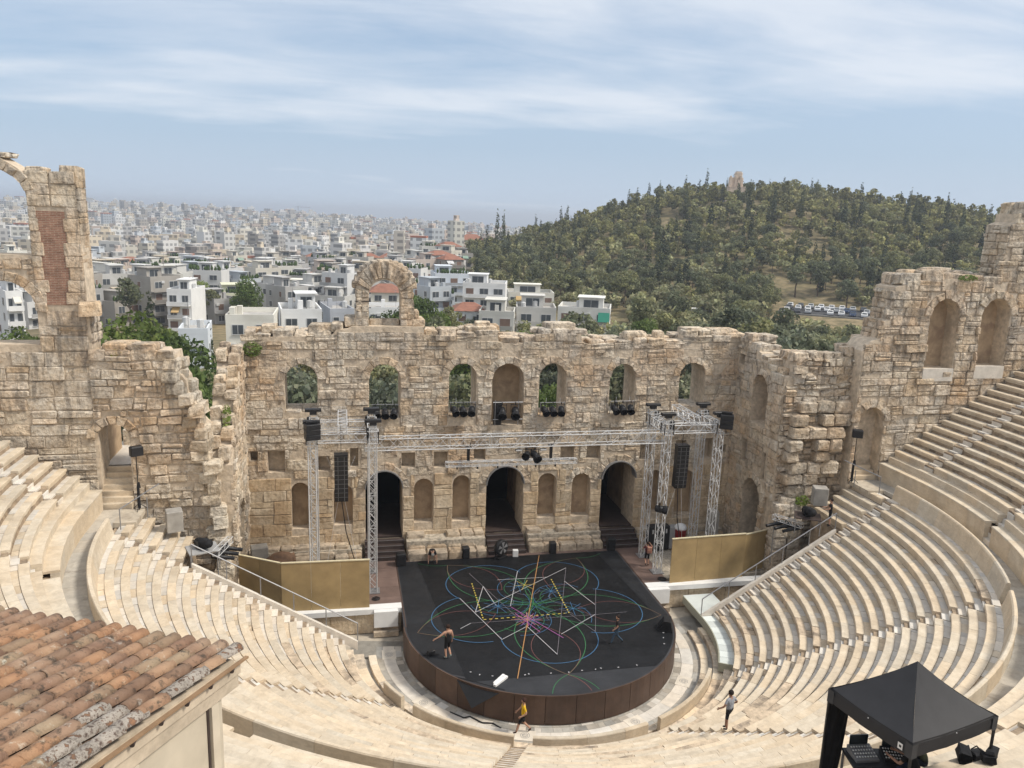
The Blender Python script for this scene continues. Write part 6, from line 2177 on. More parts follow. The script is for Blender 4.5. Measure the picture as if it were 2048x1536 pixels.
# ------------------------------------------------------------------ the city behind
principled('plaster', mottled((0.86, 0.86, 0.86), 0.07, 0.35, True, (0.62, 0.60, 0.57), 0.12, 0.56, 0.8), 0.85, spec=0.2)
plain('roof_clay', (0.27, 0.125, 0.085), 0.85, 0, .2, 1.0, tint=True)
plain('flat_roof', (0.40, 0.385, 0.36), 0.9, 0, .25, .4)
plain('window_frame', (0.55, 0.55, 0.54), 0.5)
plain('dark_glass', (0.075, 0.085, 0.095), 0.2, 0, .2, .2, spec=.5)
plain('shutter', (0.20, 0.13, 0.10), 0.7, 0, .2, .5)
plain('green_awning', (0.03, 0.20, 0.14), 0.8)
plain('terrace_plants', (0.055, 0.085, 0.03), 0.95, 0, .5, 2.0)


def far_wall_color(t):
    p = wpos(t)
    s = t.n('ShaderNodeSeparateXYZ', inp={0: p})
    nz = t.n('ShaderNodeSeparateXYZ', inp={0: t.n('ShaderNodeNewGeometry').outputs['True Normal']})
    up = t.math('GREATER_THAN', nz.outputs[2], .5)
    fl = t.math('FRACT', t.math('DIVIDE', s.outputs[2], 3.15))
    band = t.math('MULTIPLY', t.math('GREATER_THAN', fl, .34), t.math('LESS_THAN', fl, .82))  # dark bands paint the windows and the shadows under balconies
    hx = t.math('FRACT', t.math('DIVIDE', t.math('ADD', s.outputs[0], t.math('MULTIPLY', s.outputs[1], .83)), 3.7))
    win_shadow = t.math('MULTIPLY', band, t.math('GREATER_THAN', hx, .38))
    win_shadow = t.math('MULTIPLY', win_shadow, t.math('SUBTRACT', 1.0, up))
    c = vcol(t)
    c = t.mix(t.math('MULTIPLY', win_shadow, .62), c, (.10, .105, .115))
    return t.mix(t.math('MULTIPLY', up, .45), c, (.42, .40, .38))


principled('far_city_wall', far_wall_color, .9, spec=.15)
WCOL = [(0.702, 0.702, 0.693), (0.63, 0.621, 0.594), (0.666, 0.63, 0.549), (0.558, 0.522, 0.459), (0.63, 0.549, 0.432), (0.468, 0.459, 0.45), (0.738, 0.729, 0.711), (0.594, 0.504, 0.441), (0.522, 0.558, 0.594), (0.405, 0.378, 0.342), (0.684, 0.666, 0.603)]
RC = random.Random(12)


def tint_of(col, k):
    return tuple(min(1, c * k) for c in col)


def window(parent, x, y, z, w_, h_, face, shut=False, joined=None):
    """window set against a wall; face: 0 front (-y), 1 right (+x), 2 left (-x)"""
    mb = joined if joined is not None else MB()
    def bx(cx, cz, sx, sz, dep, mi):
        if face == 0: mb.box((x + cx, y - dep / 2, z + cz), (sx, dep, sz), mi=mi)
        else:
            s = 1 if face == 1 else -1
            mb.box((x + s * dep / 2, y + cx, z + cz), (dep, sx, sz), mi=mi)
    bx(0, h_ / 2, w_ + .2, h_ + .2, .06, 0)
    bx(0, h_ / 2, w_, h_, .09, 2 if shut else 1)
    if not shut and w_ > 1.2:
        bx(0, h_ / 2, .07, h_, .12, 0)
    bx(0, -.08, w_ + .3, .08, .2, 0)
    if joined is None:
        mb.build('window', ['window_frame', 'dark_glass', 'shutter'], parent)


def house(x, y, zb, rz, w_, d_, floors, col, label, group=None, detail=2, roofz=None, pent=True, red=False, balcony=True, awn=None, plants=False, blank_right=False, fh=3.1, name='apartment_house'):
    t_ = empty(name, (x, y, zb), rz, label, 'house', group)
    h = floors * fh
    mb = MB()
    mb.box((0, 0, h / 2 - 2), (w_, d_, h + 4), col=col)
    mb.build('wall_block', 'plaster', t_)
    if red:
        mb = MB(); e = .5; rh = min(w_, d_) * .24
        mb.add([(-w_ / 2 - e, -d_ / 2 - e, h), (w_ / 2 + e, -d_ / 2 - e, h), (w_ / 2 + e, d_ / 2 + e, h), (-w_ / 2 - e, d_ / 2 + e, h), (-w_ * .22, 0, h + rh), (w_ * .22, 0, h + rh)], [(0, 1, 5, 4), (1, 2, 5), (2, 3, 4, 5), (3, 0, 4), (3, 2, 1, 0)], (1, 1, 1)); mb.build('roof', 'roof_clay', t_)
    else:
        mb = MB()
        for sx, sy, lx, ly in ((0, -d_ / 2 + .1, w_ + .04, .22), (0, d_ / 2 - .1, w_ + .04, .22), (-w_ / 2 + .1, 0, .22, d_ - .4), (w_ / 2 - .1, 0, .22, d_ - .4)):
            mb.box((sx, sy, h + .4), (lx, ly, .84), col=col)
        r_ = mb.build('parapet', 'plaster', t_)
        mb = MB(); mb.box((0, 0, h + .02), (w_ - .3, d_ - .3, .06)); mb.build('roof_slab', 'flat_roof', t_)
        if pent:
            pw, pd = w_ * RC.uniform(.3, .6), d_ * RC.uniform(.35, .6)
            px, py = RC.uniform(-.5, .5) * (w_ - pw) * .8, RC.uniform(-.1, .5) * (d_ - pd)
            mb = MB(); mb.box((px, py, h + 1.4), (pw, pd, 2.8), col=tuple(min(1, c * 1.04) for c in col)); mb.box((px, py - .3, h + 2.85), (pw + .7, pd + .9, .16), col=col); p_ = mb.build('roof_room', 'plaster', t_)
            if detail >= 1:
                jm = MB(); window(None, px, py - pd / 2, h + .5, pw * .6, 1.7, 0, joined=jm); jm.build('window', ['window_frame', 'dark_glass', 'shutter'], p_)
        if detail >= 1:
            for k in range(RC.randint(1, 3)):
                mb = MB(); qx, qy = RC.uniform(-.4, .4) * w_, RC.uniform(-.4, .3) * d_
                if RC.random() < .5:
                    mb.lathe([(.5, 0), (.5, 1.1), (.1, 1.25)], (qx, qy, h + .5), n=8); mb.box((qx, qy, h + .3), (.8, .8, .5)); mb.build('water_tank', 'window_frame', t_)
                else:
                    mb.box((qx, qy, h + .9), (.8, .9, 1.8), col=col); mb.build('chimney', 'plaster', t_)
            if RC.random() < .6:
                mb = MB(); qx = RC.uniform(-.4, .4) * w_; mb.tube((qx, 0, h), (qx, 0, h + 4.2), .04, n=4); mb.box((qx, 0, h + 4), (1.2, .03, .03)); mb.box((qx, 0, h + 3.6), (.8, .03, .03)); mb.build('aerial', 'grey_steel', t_)
        if plants:
            mb = MB()
            for k in range(int(w_ * 2.2)):
                mb.lathe([(.1, 0), (RC.uniform(.3, .55), .35), (RC.uniform(.25, .5), .8), (.05, RC.uniform(1.0, 1.8))], (RC.uniform(-.47, .47) * w_, RC.choice((-.45, -.40, .42)) * d_, h + .75), n=5)
            mb.build('terrace_planting', 'terrace_plants', t_)['kind'] = 'stuff'
    if detail >= 1:
        for k in range(RC.randint(0, 2 if detail == 1 else 3)):   # cooling units on the walls
            fz = RC.randrange(floors) * fh + 2.3
            mb = MB(); mb.box((RC.uniform(-.42, .42) * w_, -d_ / 2 - .18, fz), (.85, .34, .6)); mb.build('air_conditioner', 'window_frame', t_)
        if balcony and floors > 2 and RC.random() < .55:
            f_ = RC.randrange(1, floors); a0 = RC.uniform(-.45, .0); a1 = a0 + RC.uniform(.25, .45)
            mb = MB(); zz = f_ * fh
            mb.add([(w_ * a0, -d_ / 2 - .05, zz + 2.7), (w_ * a1, -d_ / 2 - .05, zz + 2.7), (w_ * a1, -d_ / 2 - 1.5, zz + 1.7), (w_ * a0, -d_ / 2 - 1.5, zz + 1.7), (w_ * a1, -d_ / 2 - 1.5, zz + 1.45), (w_ * a0, -d_ / 2 - 1.5, zz + 1.45)], [(0, 1, 2, 3), (3, 2, 4, 5)], RC.choice(((.75, .72, .64), (.6, .42, .2), (.3, .42, .34), (.7, .7, .7), (.45, .30, .24))))
            mb.build('sun_awning', 'plaster', t_)
    nb = max(2, int(w_ / 3.2))
    jm = None if detail >= 2 else MB()
    side = max(1, int(d_ / 4.5))
    for f in range(floors):
        z = f * fh
        if balcony and f > 0:
            mb = MB(); bw = w_ * (1.0 if detail < 2 else .92)
            mb.box((0, -d_ / 2 - .65, z + .02), (bw, 1.3, .16), col=tuple(min(1, c * 1.05) for c in col)); b_ = mb.build('balcony', 'plaster', t_)
            mb = MB(); mb.box((0, -d_ / 2 - 1.25, z + .55), (bw, .06, .85), col=tint_of(col, RC.choice((.6, 1.0, .85, .9)))); mb.build('balustrade', 'plaster', b_)
        for i in range(nb):
            sh = RC.random() < .22
            window(t_, -w_ / 2 + w_ * (i + .5) / nb, -d_ / 2, z + (.25 if balcony and f else .9), w_ / nb * RC.uniform(.4, .62), 2.1 if balcony and f else 1.4, 0, sh, jm)
        for fc in (1, 2):
            if blank_right and fc == 1: continue
            for i in range(side):
                if RC.random() < .7:
                    window(t_, (w_ / 2) * (1 if fc == 1 else -1), -d_ / 2 + d_ * (i + .5) / side, z + .9, RC.uniform(.9, 1.5), 1.4, fc, RC.random() < .3, jm)
    if jm is not None and jm.v:
        jm.build('windows', ['window_frame', 'dark_glass', 'shutter'], t_)['kind'] = 'stuff'
    if awn:
        mb = MB(); zz = (floors - 1) * fh
        mb.add([(w_ * awn[0], -d_ / 2 - .05, zz + 2.9), (w_ * awn[1], -d_ / 2 - .05, zz + 2.9), (w_ * awn[1], -d_ / 2 - 1.7, zz + .9), (w_ * awn[0], -d_ / 2 - 1.7, zz + .9)], [(0, 1, 2, 3)])
        mb.build('awning', awn[2], t_)
    return t_


def px_house(x0, x1, ytop, dist, floors, depth, yaw, col, label, **kw):
    """a house the photograph shows clearly, set at its real bearing, distance and size"""
    tp = sight((x0 + x1) / 2, ytop, dist)
    xx, yy, ztop = tp
    b = math.degrees(math.atan2(xx - CAM.x, yy - CAM.y))
    w_ = (x1 - x0) / FPX * (tp - CAM).dot(_f)
    zb = ztop - floors * kw.get('fh', 3.1)
    rz = -RAD(b) + RAD(yaw)
    xx += math.sin(RAD(b)) * depth / 2; yy += math.cos(RAD(b)) * depth / 2
    w_ = max(3.0, w_ - abs(math.sin(RAD(yaw))) * depth * .8)
    KEEP.append((xx, yy, max(w_, depth) * .75))
    return house(xx, yy, zb, rz, w_, depth, floors, col, label, **kw)


KEEP = []
WHT, CRM, BGE, GRY, BLU = (.88, .88, .87), (.85, .82, .73), (.76, .70, .60), (.66, .65, .64), (.74, .79, .85)
px_house(338, 408, 585, 205, 4, 11, -18, WHT, 'white four-storey house with brown shutters and bright blank side wall', blank_right=True)
px_house(455, 558, 640, 128, 2, 10, -6, CRM, 'low cream flat-roofed house just behind the left end of the stage wall', balcony=False, pent=False)
px_house(556, 642, 628, 135, 3, 10, 4, WHT, 'white flat-roofed house joined to the low cream house behind the stage wall', balcony=False)
px_house(424, 516, 592, 240, 4, 12, 3, (.74, .74, .56), 'pale green house with a planted roof terrace above the white houses', plants=True)
px_house(268, 316, 517, 470, 5, 14, 22, BGE, 'plain beige apartment block with blank side wall in the left of the city', balcony=False)
px_house(186, 236, 552, 260, 6, 26, 35, (.80, .77, .70), 'long apartment block with stacked awnings beside the left pillar')
px_house(648, 716, 548, 300, 5, 14, 12, BLU, 'pale blue-white apartment block left of the stone arch', balcony=False)
px_house(560, 634, 580, 255, 5, 13, -14, CRM, 'cream house with glazed top floor and roof garden left of the arch', plants=True)
px_house(640, 706, 626, 150, 2, 12, 10, (.50, .52, .56), 'low grey modern house with wide dark glazing below the arch', balcony=False, pent=False)
px_house(742, 800, 585, 210, 3, 12, 0, CRM, 'house with red tiled roof seen through the stone arch', red=True, balcony=False)
px_house(726, 812, 622, 175, 2, 10, 3, WHT, 'low white house with battlemented terrace wall seen behind the arch', balcony=False, pent=False)
px_house(700, 745, 548, 330, 5, 12, 0, GRY, 'grey apartment block peeping out behind the stone arch')
px_house(860, 945, 552, 265, 4, 14, 8, BLU, 'pale blue-white block with planted roof right of the stone arch', plants=True)
px_house(926, 1016, 572, 215, 4, 11, -4, WHT, 'white house with roof terrace and awnings right of the arch', blank_right=False)
px_house(1012, 1108, 590, 240, 4, 12, 4, CRM, 'cream stepped house with roof tanks in the middle of the hill foot')
px_house(908, 966, 622, 170, 2, 9, 2, WHT, 'small white house with red roof edge behind the wall', red=True, balcony=False)
px_house(958, 1032, 630, 165, 2, 9, -3, (.72, .70, .64), 'low beige house with long balcony behind the middle of the wall')
px_house(1030, 1112, 622, 172, 3, 10, 2, (.66, .64, .60), 'grey-beige house with dark windows behind the middle of the wall')
px_house(1116, 1224, 622, 185, 3, 11, -3, (.84, .83, .78), 'modern banded house with a green awning at its corner', awn=(.28, .5, 'green_awning'))
px_house(800, 862, 520, 420, 5, 14, 10, GRY, 'grey apartment block above the planted roofs')
px_house(865, 920, 515, 400, 5, 14, -8, CRM, 'cream apartment block with balconies near the hill foot')
px_house(918, 968, 480, 470, 5, 14, 5, (.86, .80, .62), 'cream house with red tiled roof beside the twin cypresses', red=True)
px_house(752, 872, 478, 900, 6, 30, 4, WHT, 'long white office block with a grid of windows in the distance', balcony=False)
px_house(355, 470, 488, 760, 4, 40, 8, (.80, .80, .80), 'long low pale hall with dark window strip in the middle of the city', balcony=False, pent=False)
px_house(540, 566, 466, 1000, 9, 18, 5, WHT, 'tall white block with balconies standing above the city roofs')
px_house(676, 684, 462, 1000, 12, 14, 0, (.8, .8, .8), 'slim pale tower standing above the city roofs', balcony=False)
px_house(360, 424, 668, 120, 1, 9, -5, (.76, .80, .84), 'pale blue house with a tall window at the left end of the stage wall', fh=4.0, balcony=False, pent=False)
px_house(318, 345, 560, 290, 5, 13, 18, (.78, .60, .48), 'salmon house behind the tall cypress')
px_house(0, 34, 590, 190, 4, 11, 10, WHT, 'white house seen through the lower arch at far left')
px_house(4, 50, 505, 420, 5, 14, 12, CRM, 'cream block seen through the upper arch at far left')


def terrain_rz(b):
    return -RAD(b)


# the many houses of the city: rings of blocks along two street directions
spots = []
d = 225.0
while d < 4700:
    b = -33.0
    wmean = 7.4 + d * .0042
    while b < 13.5:
        stepdeg = math.degrees(wmean * RC.uniform(.9, 1.3) / d)
        b += stepdeg
        lim = 7.5 if d < 300 else (8.5 if d < 700 else 13.0)
        if b > lim: break
        x, y = bearing_point(b + RC.uniform(-.2, .2) * stepdeg, d * RC.uniform(.985, 1.015))
        if any((x - kx) ** 2 + (y - ky) ** 2 < (kr + wmean * .6) ** 2 for kx, ky, kr in KEEP):
            continue
        if RC.random() < .07:
            continue
        spots.append((d, x, y, b, wmean))
    d *= 1.034
    d += 2.0
near = spots[:278]
near_set = set(id(s) for s in near)
CN = ['white', 'off-white', 'pale cream', 'beige', 'sand-coloured', 'light grey', 'bright white', 'pinkish', 'bluish grey', 'grey-brown', 'ivory']
NW = {2: 'two', 3: 'three', 4: 'four', 5: 'five'}
for (d, x, y, b, wm) in near:
    fl = RC.choice((2, 2, 3, 3, 4, 4))
    ci = RC.randrange(len(WCOL))
    rz = -RAD(b) + RAD(RC.choice((-34, -22, 10, 24, 38)) + RC.uniform(-5, 5))
    rd, pl_ = RC.random() < .04, RC.random() < .3
    q = to_px((x, y, terrain(x, y) + fl * 3))
    part = 'behind the left pillar' if q[0] < 190 else ('left of the city' if q[0] < 420 else ('left of the stone arch' if q[0] < 700 else ('around the stone arch' if q[0] < 840 else 'right of the stone arch')))
    dist_ = 'nearer rows' if d < 290 else ('middle rows' if d < 360 else 'farther rows')
    lab = '%s %s-storey house, %s, %s, %s' % (CN[ci], NW[fl], 'red tiled roof' if rd else ('planted roof' if pl_ else 'flat roof'), part, dist_)
    house(x, y, terrain(x, y), rz, wm * RC.uniform(.8, 1.25), RC.uniform(7, 10), fl, WCOL[ci], lab, 'city houses behind the theatre', 1, red=rd, plants=pl_, balcony=RC.random() < .75, fh=2.95)
city = MB()
for s in spots:
    if id(s) in near_set: continue
    d, x, y, b, wm = s
    z = terrain(x, y)
    if z < -79.5: continue
    w_, dp, h = wm * RC.uniform(.55, 1.1), wm * RC.uniform(.6, 1.0), RC.choice((8, 10, 12, 12, 14, 15, 17, 20)) * RC.uniform(.85, 1.1) * (1 + .12 * min(1, d / 2500))
    rz = -RAD(b) + RAD(RC.uniform(-40, 40))
    col = RC.choice(WCOL)
    k = RC.uniform(.8, 1.05); col = tuple(min(.95, c * k) for c in col)
    city.box((x, y, z + h / 2 - 3), (w_, dp, h + 6), rz, col=col)
    if RC.random() < .65:
        city.box((x + RC.uniform(-.2, .2) * w_, y + RC.uniform(-.2, .2) * dp, z + h + 1.4), (w_ * RC.uniform(.25, .6), dp * RC.uniform(.3, .6), 2.8), rz, col=RC.choice(WCOL))
    if RC.random() < .05:
        city.box((x, y, z + h + .6), (w_ * 1.02, dp * 1.02, 1.0), rz, col=(.42, .17, .11))
    if RC.random() < .2:                          # trees in courtyards
        q = bearing_point(b + RC.uniform(-.3, .3), d - 9)
        zz = terrain(*q)
        city.lathe([(.6, zz), (3.2, zz + 3.5), (3.4, zz + 6.5), (1.5, zz + 9.5)], (q[0], q[1], 0), n=6, col=(.035, .05, .025))
o = city.build('distant_city', 'far_city_wall')
tag(o, 'dense pale mass of distant city blocks stretching to the sea', 'city', kind='stuff')
cr = empty('tower_crane', (*bearing_point(-2.9, 2600), terrain(*bearing_point(-2.9, 2600))), label='thin tower crane above the far city roofs', cat='crane')
mb = MB(); mb.box((0, 0, 25), (1.6, 1.6, 52)); mb.build('mast', 'grey_steel', cr); mb = MB(); mb.box((14, 0, 47), (46, 1.2, 1.2)); mb.build('jib', 'grey_steel', cr)

# ------------------------------------------------------------------ trees
def leaf_mat(name, a, b, c):
    m = bpy.data.materials.new(name)
    m.use_nodes = True
    t = NT(m.node_tree)
    oi = t.n('ShaderNodeObjectInfo').outputs['Random']
    n = t.noise(wpos(t), .55, 3, .6)
    col = t.ramp(n, [(.3, a), (.52, b), (.74, c)])
    col = t.mix(1.0, col, vcol(t), 'MULTIPLY')
    col = t.mix(1.0, col, t.ramp(oi, [(0, (.66, .70, .74)), (.35, (.92, .95, .96)), (.7, (1.08, 1.07, 1.0)), (1, (1.42, 1.34, 1.08))]), 'MULTIPLY')
    d = t.n('ShaderNodeBsdfPrincipled', inp={'Base Color': col, 'Roughness': .7, 'Specular IOR Level': .2})
    tr = t.n('ShaderNodeBsdfTranslucent', inp={'Color': col})
    mx = t.n('ShaderNodeMixShader', inp={0: .32, 1: d.outputs[0], 2: tr.outputs[0]})
    t.t.links.new(mx.outputs[0], t.n('ShaderNodeOutputMaterial').inputs[0])
    M[name] = m


leaf_mat('olive_leaf', (.155, .170, .112), (.215, .228, .155), (.285, .295, .21))
leaf_mat('pine_leaf', (.125, .138, .082), (.182, .194, .115), (.250, .252, .150))
leaf_mat('cypress_leaf', (.042, .054, .032), (.064, .078, .044), (.092, .102, .055))
leaf_mat('broad_leaf', (.095, .140, .040), (.145, .200, .060), (.21, .255, .085))
plain('bark', (.115, .085, .060), .95, 0, .3, 3.0)
RL = np.random.RandomState(5)


def leaf_cloud(blobs, n, size, seed, up=.25, vary=.3):
    """random leaf-clump quads spread through ellipsoidal blobs (centre, radii)"""
    rs = np.random.RandomState(seed)
    vol = np.array([b[1][0] * b[1][1] * b[1][2] for b in blobs]) ** .8
    pick = rs.choice(len(blobs), n, p=vol / vol.sum())
    dirs = rs.normal(size=(n, 3)); dirs /= np.linalg.norm(dirs, axis=1)[:, None]
    rad = rs.uniform(.35, 1.0, n) ** .45
    C = np.array([b[0] for b in blobs])[pick]; R_ = np.array([b[1] for b in blobs])[pick]
    P = C + dirs * R_ * rad[:, None]
    nor = dirs * .8 + rs.normal(size=(n, 3)) * .75 + np.array([0, 0, up]); nor /= np.linalg.norm(nor, axis=1)[:, None]
    a = np.cross(nor, rs.normal(size=(n, 3))); a /= np.linalg.norm(a, axis=1)[:, None]
    b = np.cross(nor, a)
    s = size * rs.uniform(.6, 1.35, n)[:, None]
    V = np.stack([P - a * s * .5, P - b * s * .34 + a * s * .05, P + a * s * .5, P + b * s * .34], 1).reshape(-1, 3)
    bt = rs.uniform(1 - vary, 1 + vary, len(blobs))[pick] * rs.uniform(.82, 1.18, n)
    Ccol = np.repeat(np.stack([bt * rs.uniform(.95, 1.08, n), bt, bt * rs.uniform(.85, 1.05, n)], 1), 4, axis=0)
    return V, Ccol


def quad_mesh(name, V, Ccol, mat):
    n = len(V) // 4
    me = bpy.data.meshes.new(name)
    me.vertices.add(len(V)); me.vertices.foreach_set('co', V.astype(np.float32).ravel())
    me.loops.add(4 * n); me.loops.foreach_set('vertex_index', np.arange(4 * n, dtype=np.int32))
    me.polygons.add(n); me.polygons.foreach_set('loop_start', np.arange(0, 4 * n, 4, dtype=np.int32))
    me.materials.append(M[mat])
    at = me.color_attributes.new('Col', 'FLOAT_COLOR', 'POINT')
    arr = np.ones((len(V), 4), np.float32); arr[:, :3] = Ccol
    at.data.foreach_set('color', arr.ravel())
    me.update(calc_edges=True)
    return me


def trunk_mesh(name, h, r, limbs, seed):
    rs = random.Random(seed)
    mb = MB()
    p = Vector((0, 0, -.4)); rr = r
    top = []
    for i in range(4):
        q = Vector((rs.uniform(-.12, .12) * h * .3, rs.uniform(-.12, .12) * h * .3, h * (i + 1) / 4))
        mb.tube(p, q, rr, rr * .82, 6); p, rr = q, rr * .82
    for k in range(limbs):
        a = 2 * PI * k / limbs + rs.uniform(-.4, .4)
        e = p + Vector((math.cos(a), math.sin(a), rs.uniform(.5, 1.0))) * h * rs.uniform(.3, .5)
        mb.tube(p - Vector((0, 0, h * .12)), e, rr * .7, rr * .25, 5)
    return mb.mesh(name, 'bark')


def blobs_round(seed, rx, h0, h1, n, squash=.8):
    rs = random.Random(seed)
    out = []
    for i in range(n):
        a, q = rs.uniform(0, 2 * PI), math.sqrt(rs.random()) * rx * .68
        z = h0 + (h1 - h0) * rs.random()
        k = 1 - .45 * abs((z - (h0 + h1) / 2) / ((h1 - h0) / 2)) ** 2
        r = rx * rs.uniform(.30, .52)
        out.append(((q * math.cos(a) * k, q * math.sin(a) * k, z), (r, r, r * squash)))
    return out


def kind_templates(kind):
    out = []
    for s in range(5):
        if kind == 'olive':
            bl = blobs_round(s + 1, 2.9, 1.9, 4.6, 15); T = (trunk_mesh('trunk', 1.9, .24, 4, s), 'olive_leaf'); n1, n2, s1, s2 = 1150, 170, .46, 1.2
        elif kind == 'pine':
            bl = blobs_round(s + 11, 3.2, 3.6 + .4 * s, 7.6 + .5 * s, 14, .62); T = (trunk_mesh('trunk', 4.4, .22, 5, s + 9), 'pine_leaf'); n1, n2, s1, s2 = 900, 190, .60, 1.3
        elif kind == 'cypress':
            H = 10 + s
            bl = [((.18 * math.sin(k * 2.1), .18 * math.cos(k * 1.7), .8 + k * H / 9), (1.25 * (1 - (k / 9.5) ** 1.6) + .15,) * 2 + (H / 11,)) for k in range(9)]; T = (trunk_mesh('trunk', 1.6, .2, 0, s + 20), 'cypress_leaf'); n1, n2, s1, s2 = 700, 100, .55, 1.1
        else:
            bl = blobs_round(s + 31, 4.2, 2.8, 8.2, 24, .8); T = (trunk_mesh('trunk', 3.0, .3, 5, s + 30), 'broad_leaf'); n1, n2, s1, s2 = 3600, 200, .5, 1.2
        V, C_ = leaf_cloud(bl, n1, s1, s + 3)
        V2, C2 = leaf_cloud(bl, n2, s2, s + 7)
        out.append((quad_mesh('crown', V, C_, T[1]), T[0], V2, C2, T[1]))
    return out


KT = {k: kind_templates(k) for k in ('olive', 'pine', 'cypress', 'broad')}
NAME = {'olive': 'olive_tree', 'pine': 'pine_tree', 'cypress': 'cypress_tree', 'broad': 'leafy_tree'}
RV = random.Random(21)


def tree(kind, x, y, sc, label, group=None, zs=1.0, ti=None, z=None):
    tm = KT[kind][RV.randrange(5) if ti is None else ti]
    t_ = empty(NAME[kind], (x, y, terrain(x, y) if z is None else z), RV.uniform(0, 6.28), label, 'tree', group)
    t_.scale = (sc * RV.uniform(.9, 1.1), sc * RV.uniform(.9, 1.1), sc * zs)
    place('trunk', tm[1], t_); place('crown', tm[0], t_)
    return t_


def px_tree(kind, px, pytop, dist, sc, label, group=None, zs=1.0, ti=None):
    """tree the photograph shows clearly, by bearing, distance and the height of its top"""
    x, y, ztop = sight(px, pytop, dist)
    hh = {'olive': 5.6, 'pine': 9.2, 'cypress': 12, 'broad': 10.2}[kind]
    tz_ = terrain(x, y)
    if ztop - hh * sc * zs > tz_:                 # taller tree rather than one off the ground
        k_ = (ztop - tz_) / (hh * sc * zs)
        zs *= k_ ** .6
        sc *= k_ ** .4
    tree(kind, x, y, sc, label, group, zs, ti, z=min(tz_, ztop - hh * sc * zs) if ztop - hh * sc * zs > tz_ - 3 else tz_)
    TREED.append((x, y, 3.5 * sc))


TREED = []
px_tree('broad', 262, 606, 98, 1.45, 'large bright green leafy tree behind the left wing wall')
px_tree('broad', 330, 640, 92, 1.0, 'green leafy tree close behind the stepped left wing')
px_tree('broad', 40, 640, 110, .9, 'green tree seen through the lower arch at far left')
px_tree('broad', 385, 705, 78, .7, 'bushy green tree beside the pale blue house')
px_tree('cypress', 297, 575, 165, .95, 'tall dark cypress left of the white house', zs=1.2)
px_tree('pine', 255, 560, 210, 1.3, 'dark pine behind the bright leafy tree')
px_tree('pine', 280, 545, 260, 1.3, 'dark tree crown rising between the left houses')
px_tree('pine', 376, 540, 300, 1.0, 'dark tree in a gap between the left houses')
px_tree('cypress', 414, 628, 125, .62, 'tiered dark conifer in front of the white houses', zs=.9)
px_tree('broad', 838, 585, 150, .95, 'green leafy tree right of the stone arch')
px_tree('broad', 795, 600, 140, .7, 'small green tree behind the stone arch opening')
px_tree('broad', 868, 600, 130, .7, 'yellowish green tree right of the stone arch')
px_tree('cypress', 995, 435, 400, 1.25, 'left one of the twin tall cypresses at the hill edge', zs=1.35)
px_tree('cypress', 1008, 436, 400, 1.15, 'right one of the twin tall cypresses at the hill edge', zs=1.35)
px_tree('cypress', 975, 458, 380, .9, 'lone slim cypress left of the twin cypresses')
px_tree('cypress', 1132, 632, 130, .6, 'small dark cypress in front of the banded house')
px_tree('cypress', 955, 510, 330, .8, 'dark cypress above the white roofs right of the arch')
for i, (px, py, lab) in enumerate(((1595, 545, 'leftmost'), (1640, 540, 'second'), (1690, 535, 'third'), (1740, 540, 'fourth'), (1790, 550, 'rightmost'))):
    px_tree('pine', px, py, 285 + 4 * i, 1.45, '%s of the five broad pines above the car park' % lab)
px_tree('broad', 1930, 540, 230, 1.0, 'bright green tree top beside the right-hand tower wall')
px_tree('broad', 1095, 735, 78, .8, 'yellow-green tree seen through the window right of the niche')
px_tree('olive', 765, 735, 84, 1.4, 'grey-green tree seen through the second arched window')
px_tree('olive', 603, 745, 84, 1.4, 'grey-green tree seen through the leftmost arched window')

MONX, MONY = bearing_point(27.0, 446)
for i, (kind, px, py, dd, sc) in enumerate((('olive', 880, 640, 118, 1.3), ('broad', 915, 655, 112, .75), ('olive', 955, 648, 122, 1.3), ('olive', 1000, 655, 112, 1.3), ('broad', 1045, 655, 116, .75), ('olive', 1080, 645, 122, 1.4), ('broad', 1098, 628, 128, .6), ('olive', 1170, 652, 124, 1.4), ('olive', 1215, 655, 130, 1.4), ('olive', 1255, 640, 140, 1.5), ('broad', 1290, 630, 150, .8), ('olive', 1330, 650, 130, 1.5), ('olive', 1400, 660, 120, 1.5), ('olive', 1470, 655, 125, 1.5), ('olive', 1530, 660, 120, 1.5), ('olive', 1600, 655, 130, 1.5), ('olive', 1660, 660, 130, 1.5), ('olive', 1715, 665, 125, 1.5))):
    px_tree(kind, px, py, dd, sc, '%s rising just above the stage wall, %s from the arch going right' % ({'olive': 'olive crown', 'broad': 'green leafy crown'}[kind], ('first', 'second', 'third', 'fourth', 'fifth', 'sixth', 'seventh', 'eighth', 'ninth', 'tenth', 'eleventh', 'twelfth', 'thirteenth', 'fourteenth', 'fifteenth', 'sixteenth', 'seventeenth', 'last')[i]))
cand = {'olive': [], 'pine': [], 'cypress': []}
def far_from_lot(x, y):
    lx, ly = x - LOT[0], y - LOT[1]
    b = RAD(34.5)
    t_, s_ = lx * math.sin(b) + ly * math.cos(b), lx * math.cos(b) - ly * math.sin(b)
    return not (abs(s_) < 19 and -60 < t_ < 15)


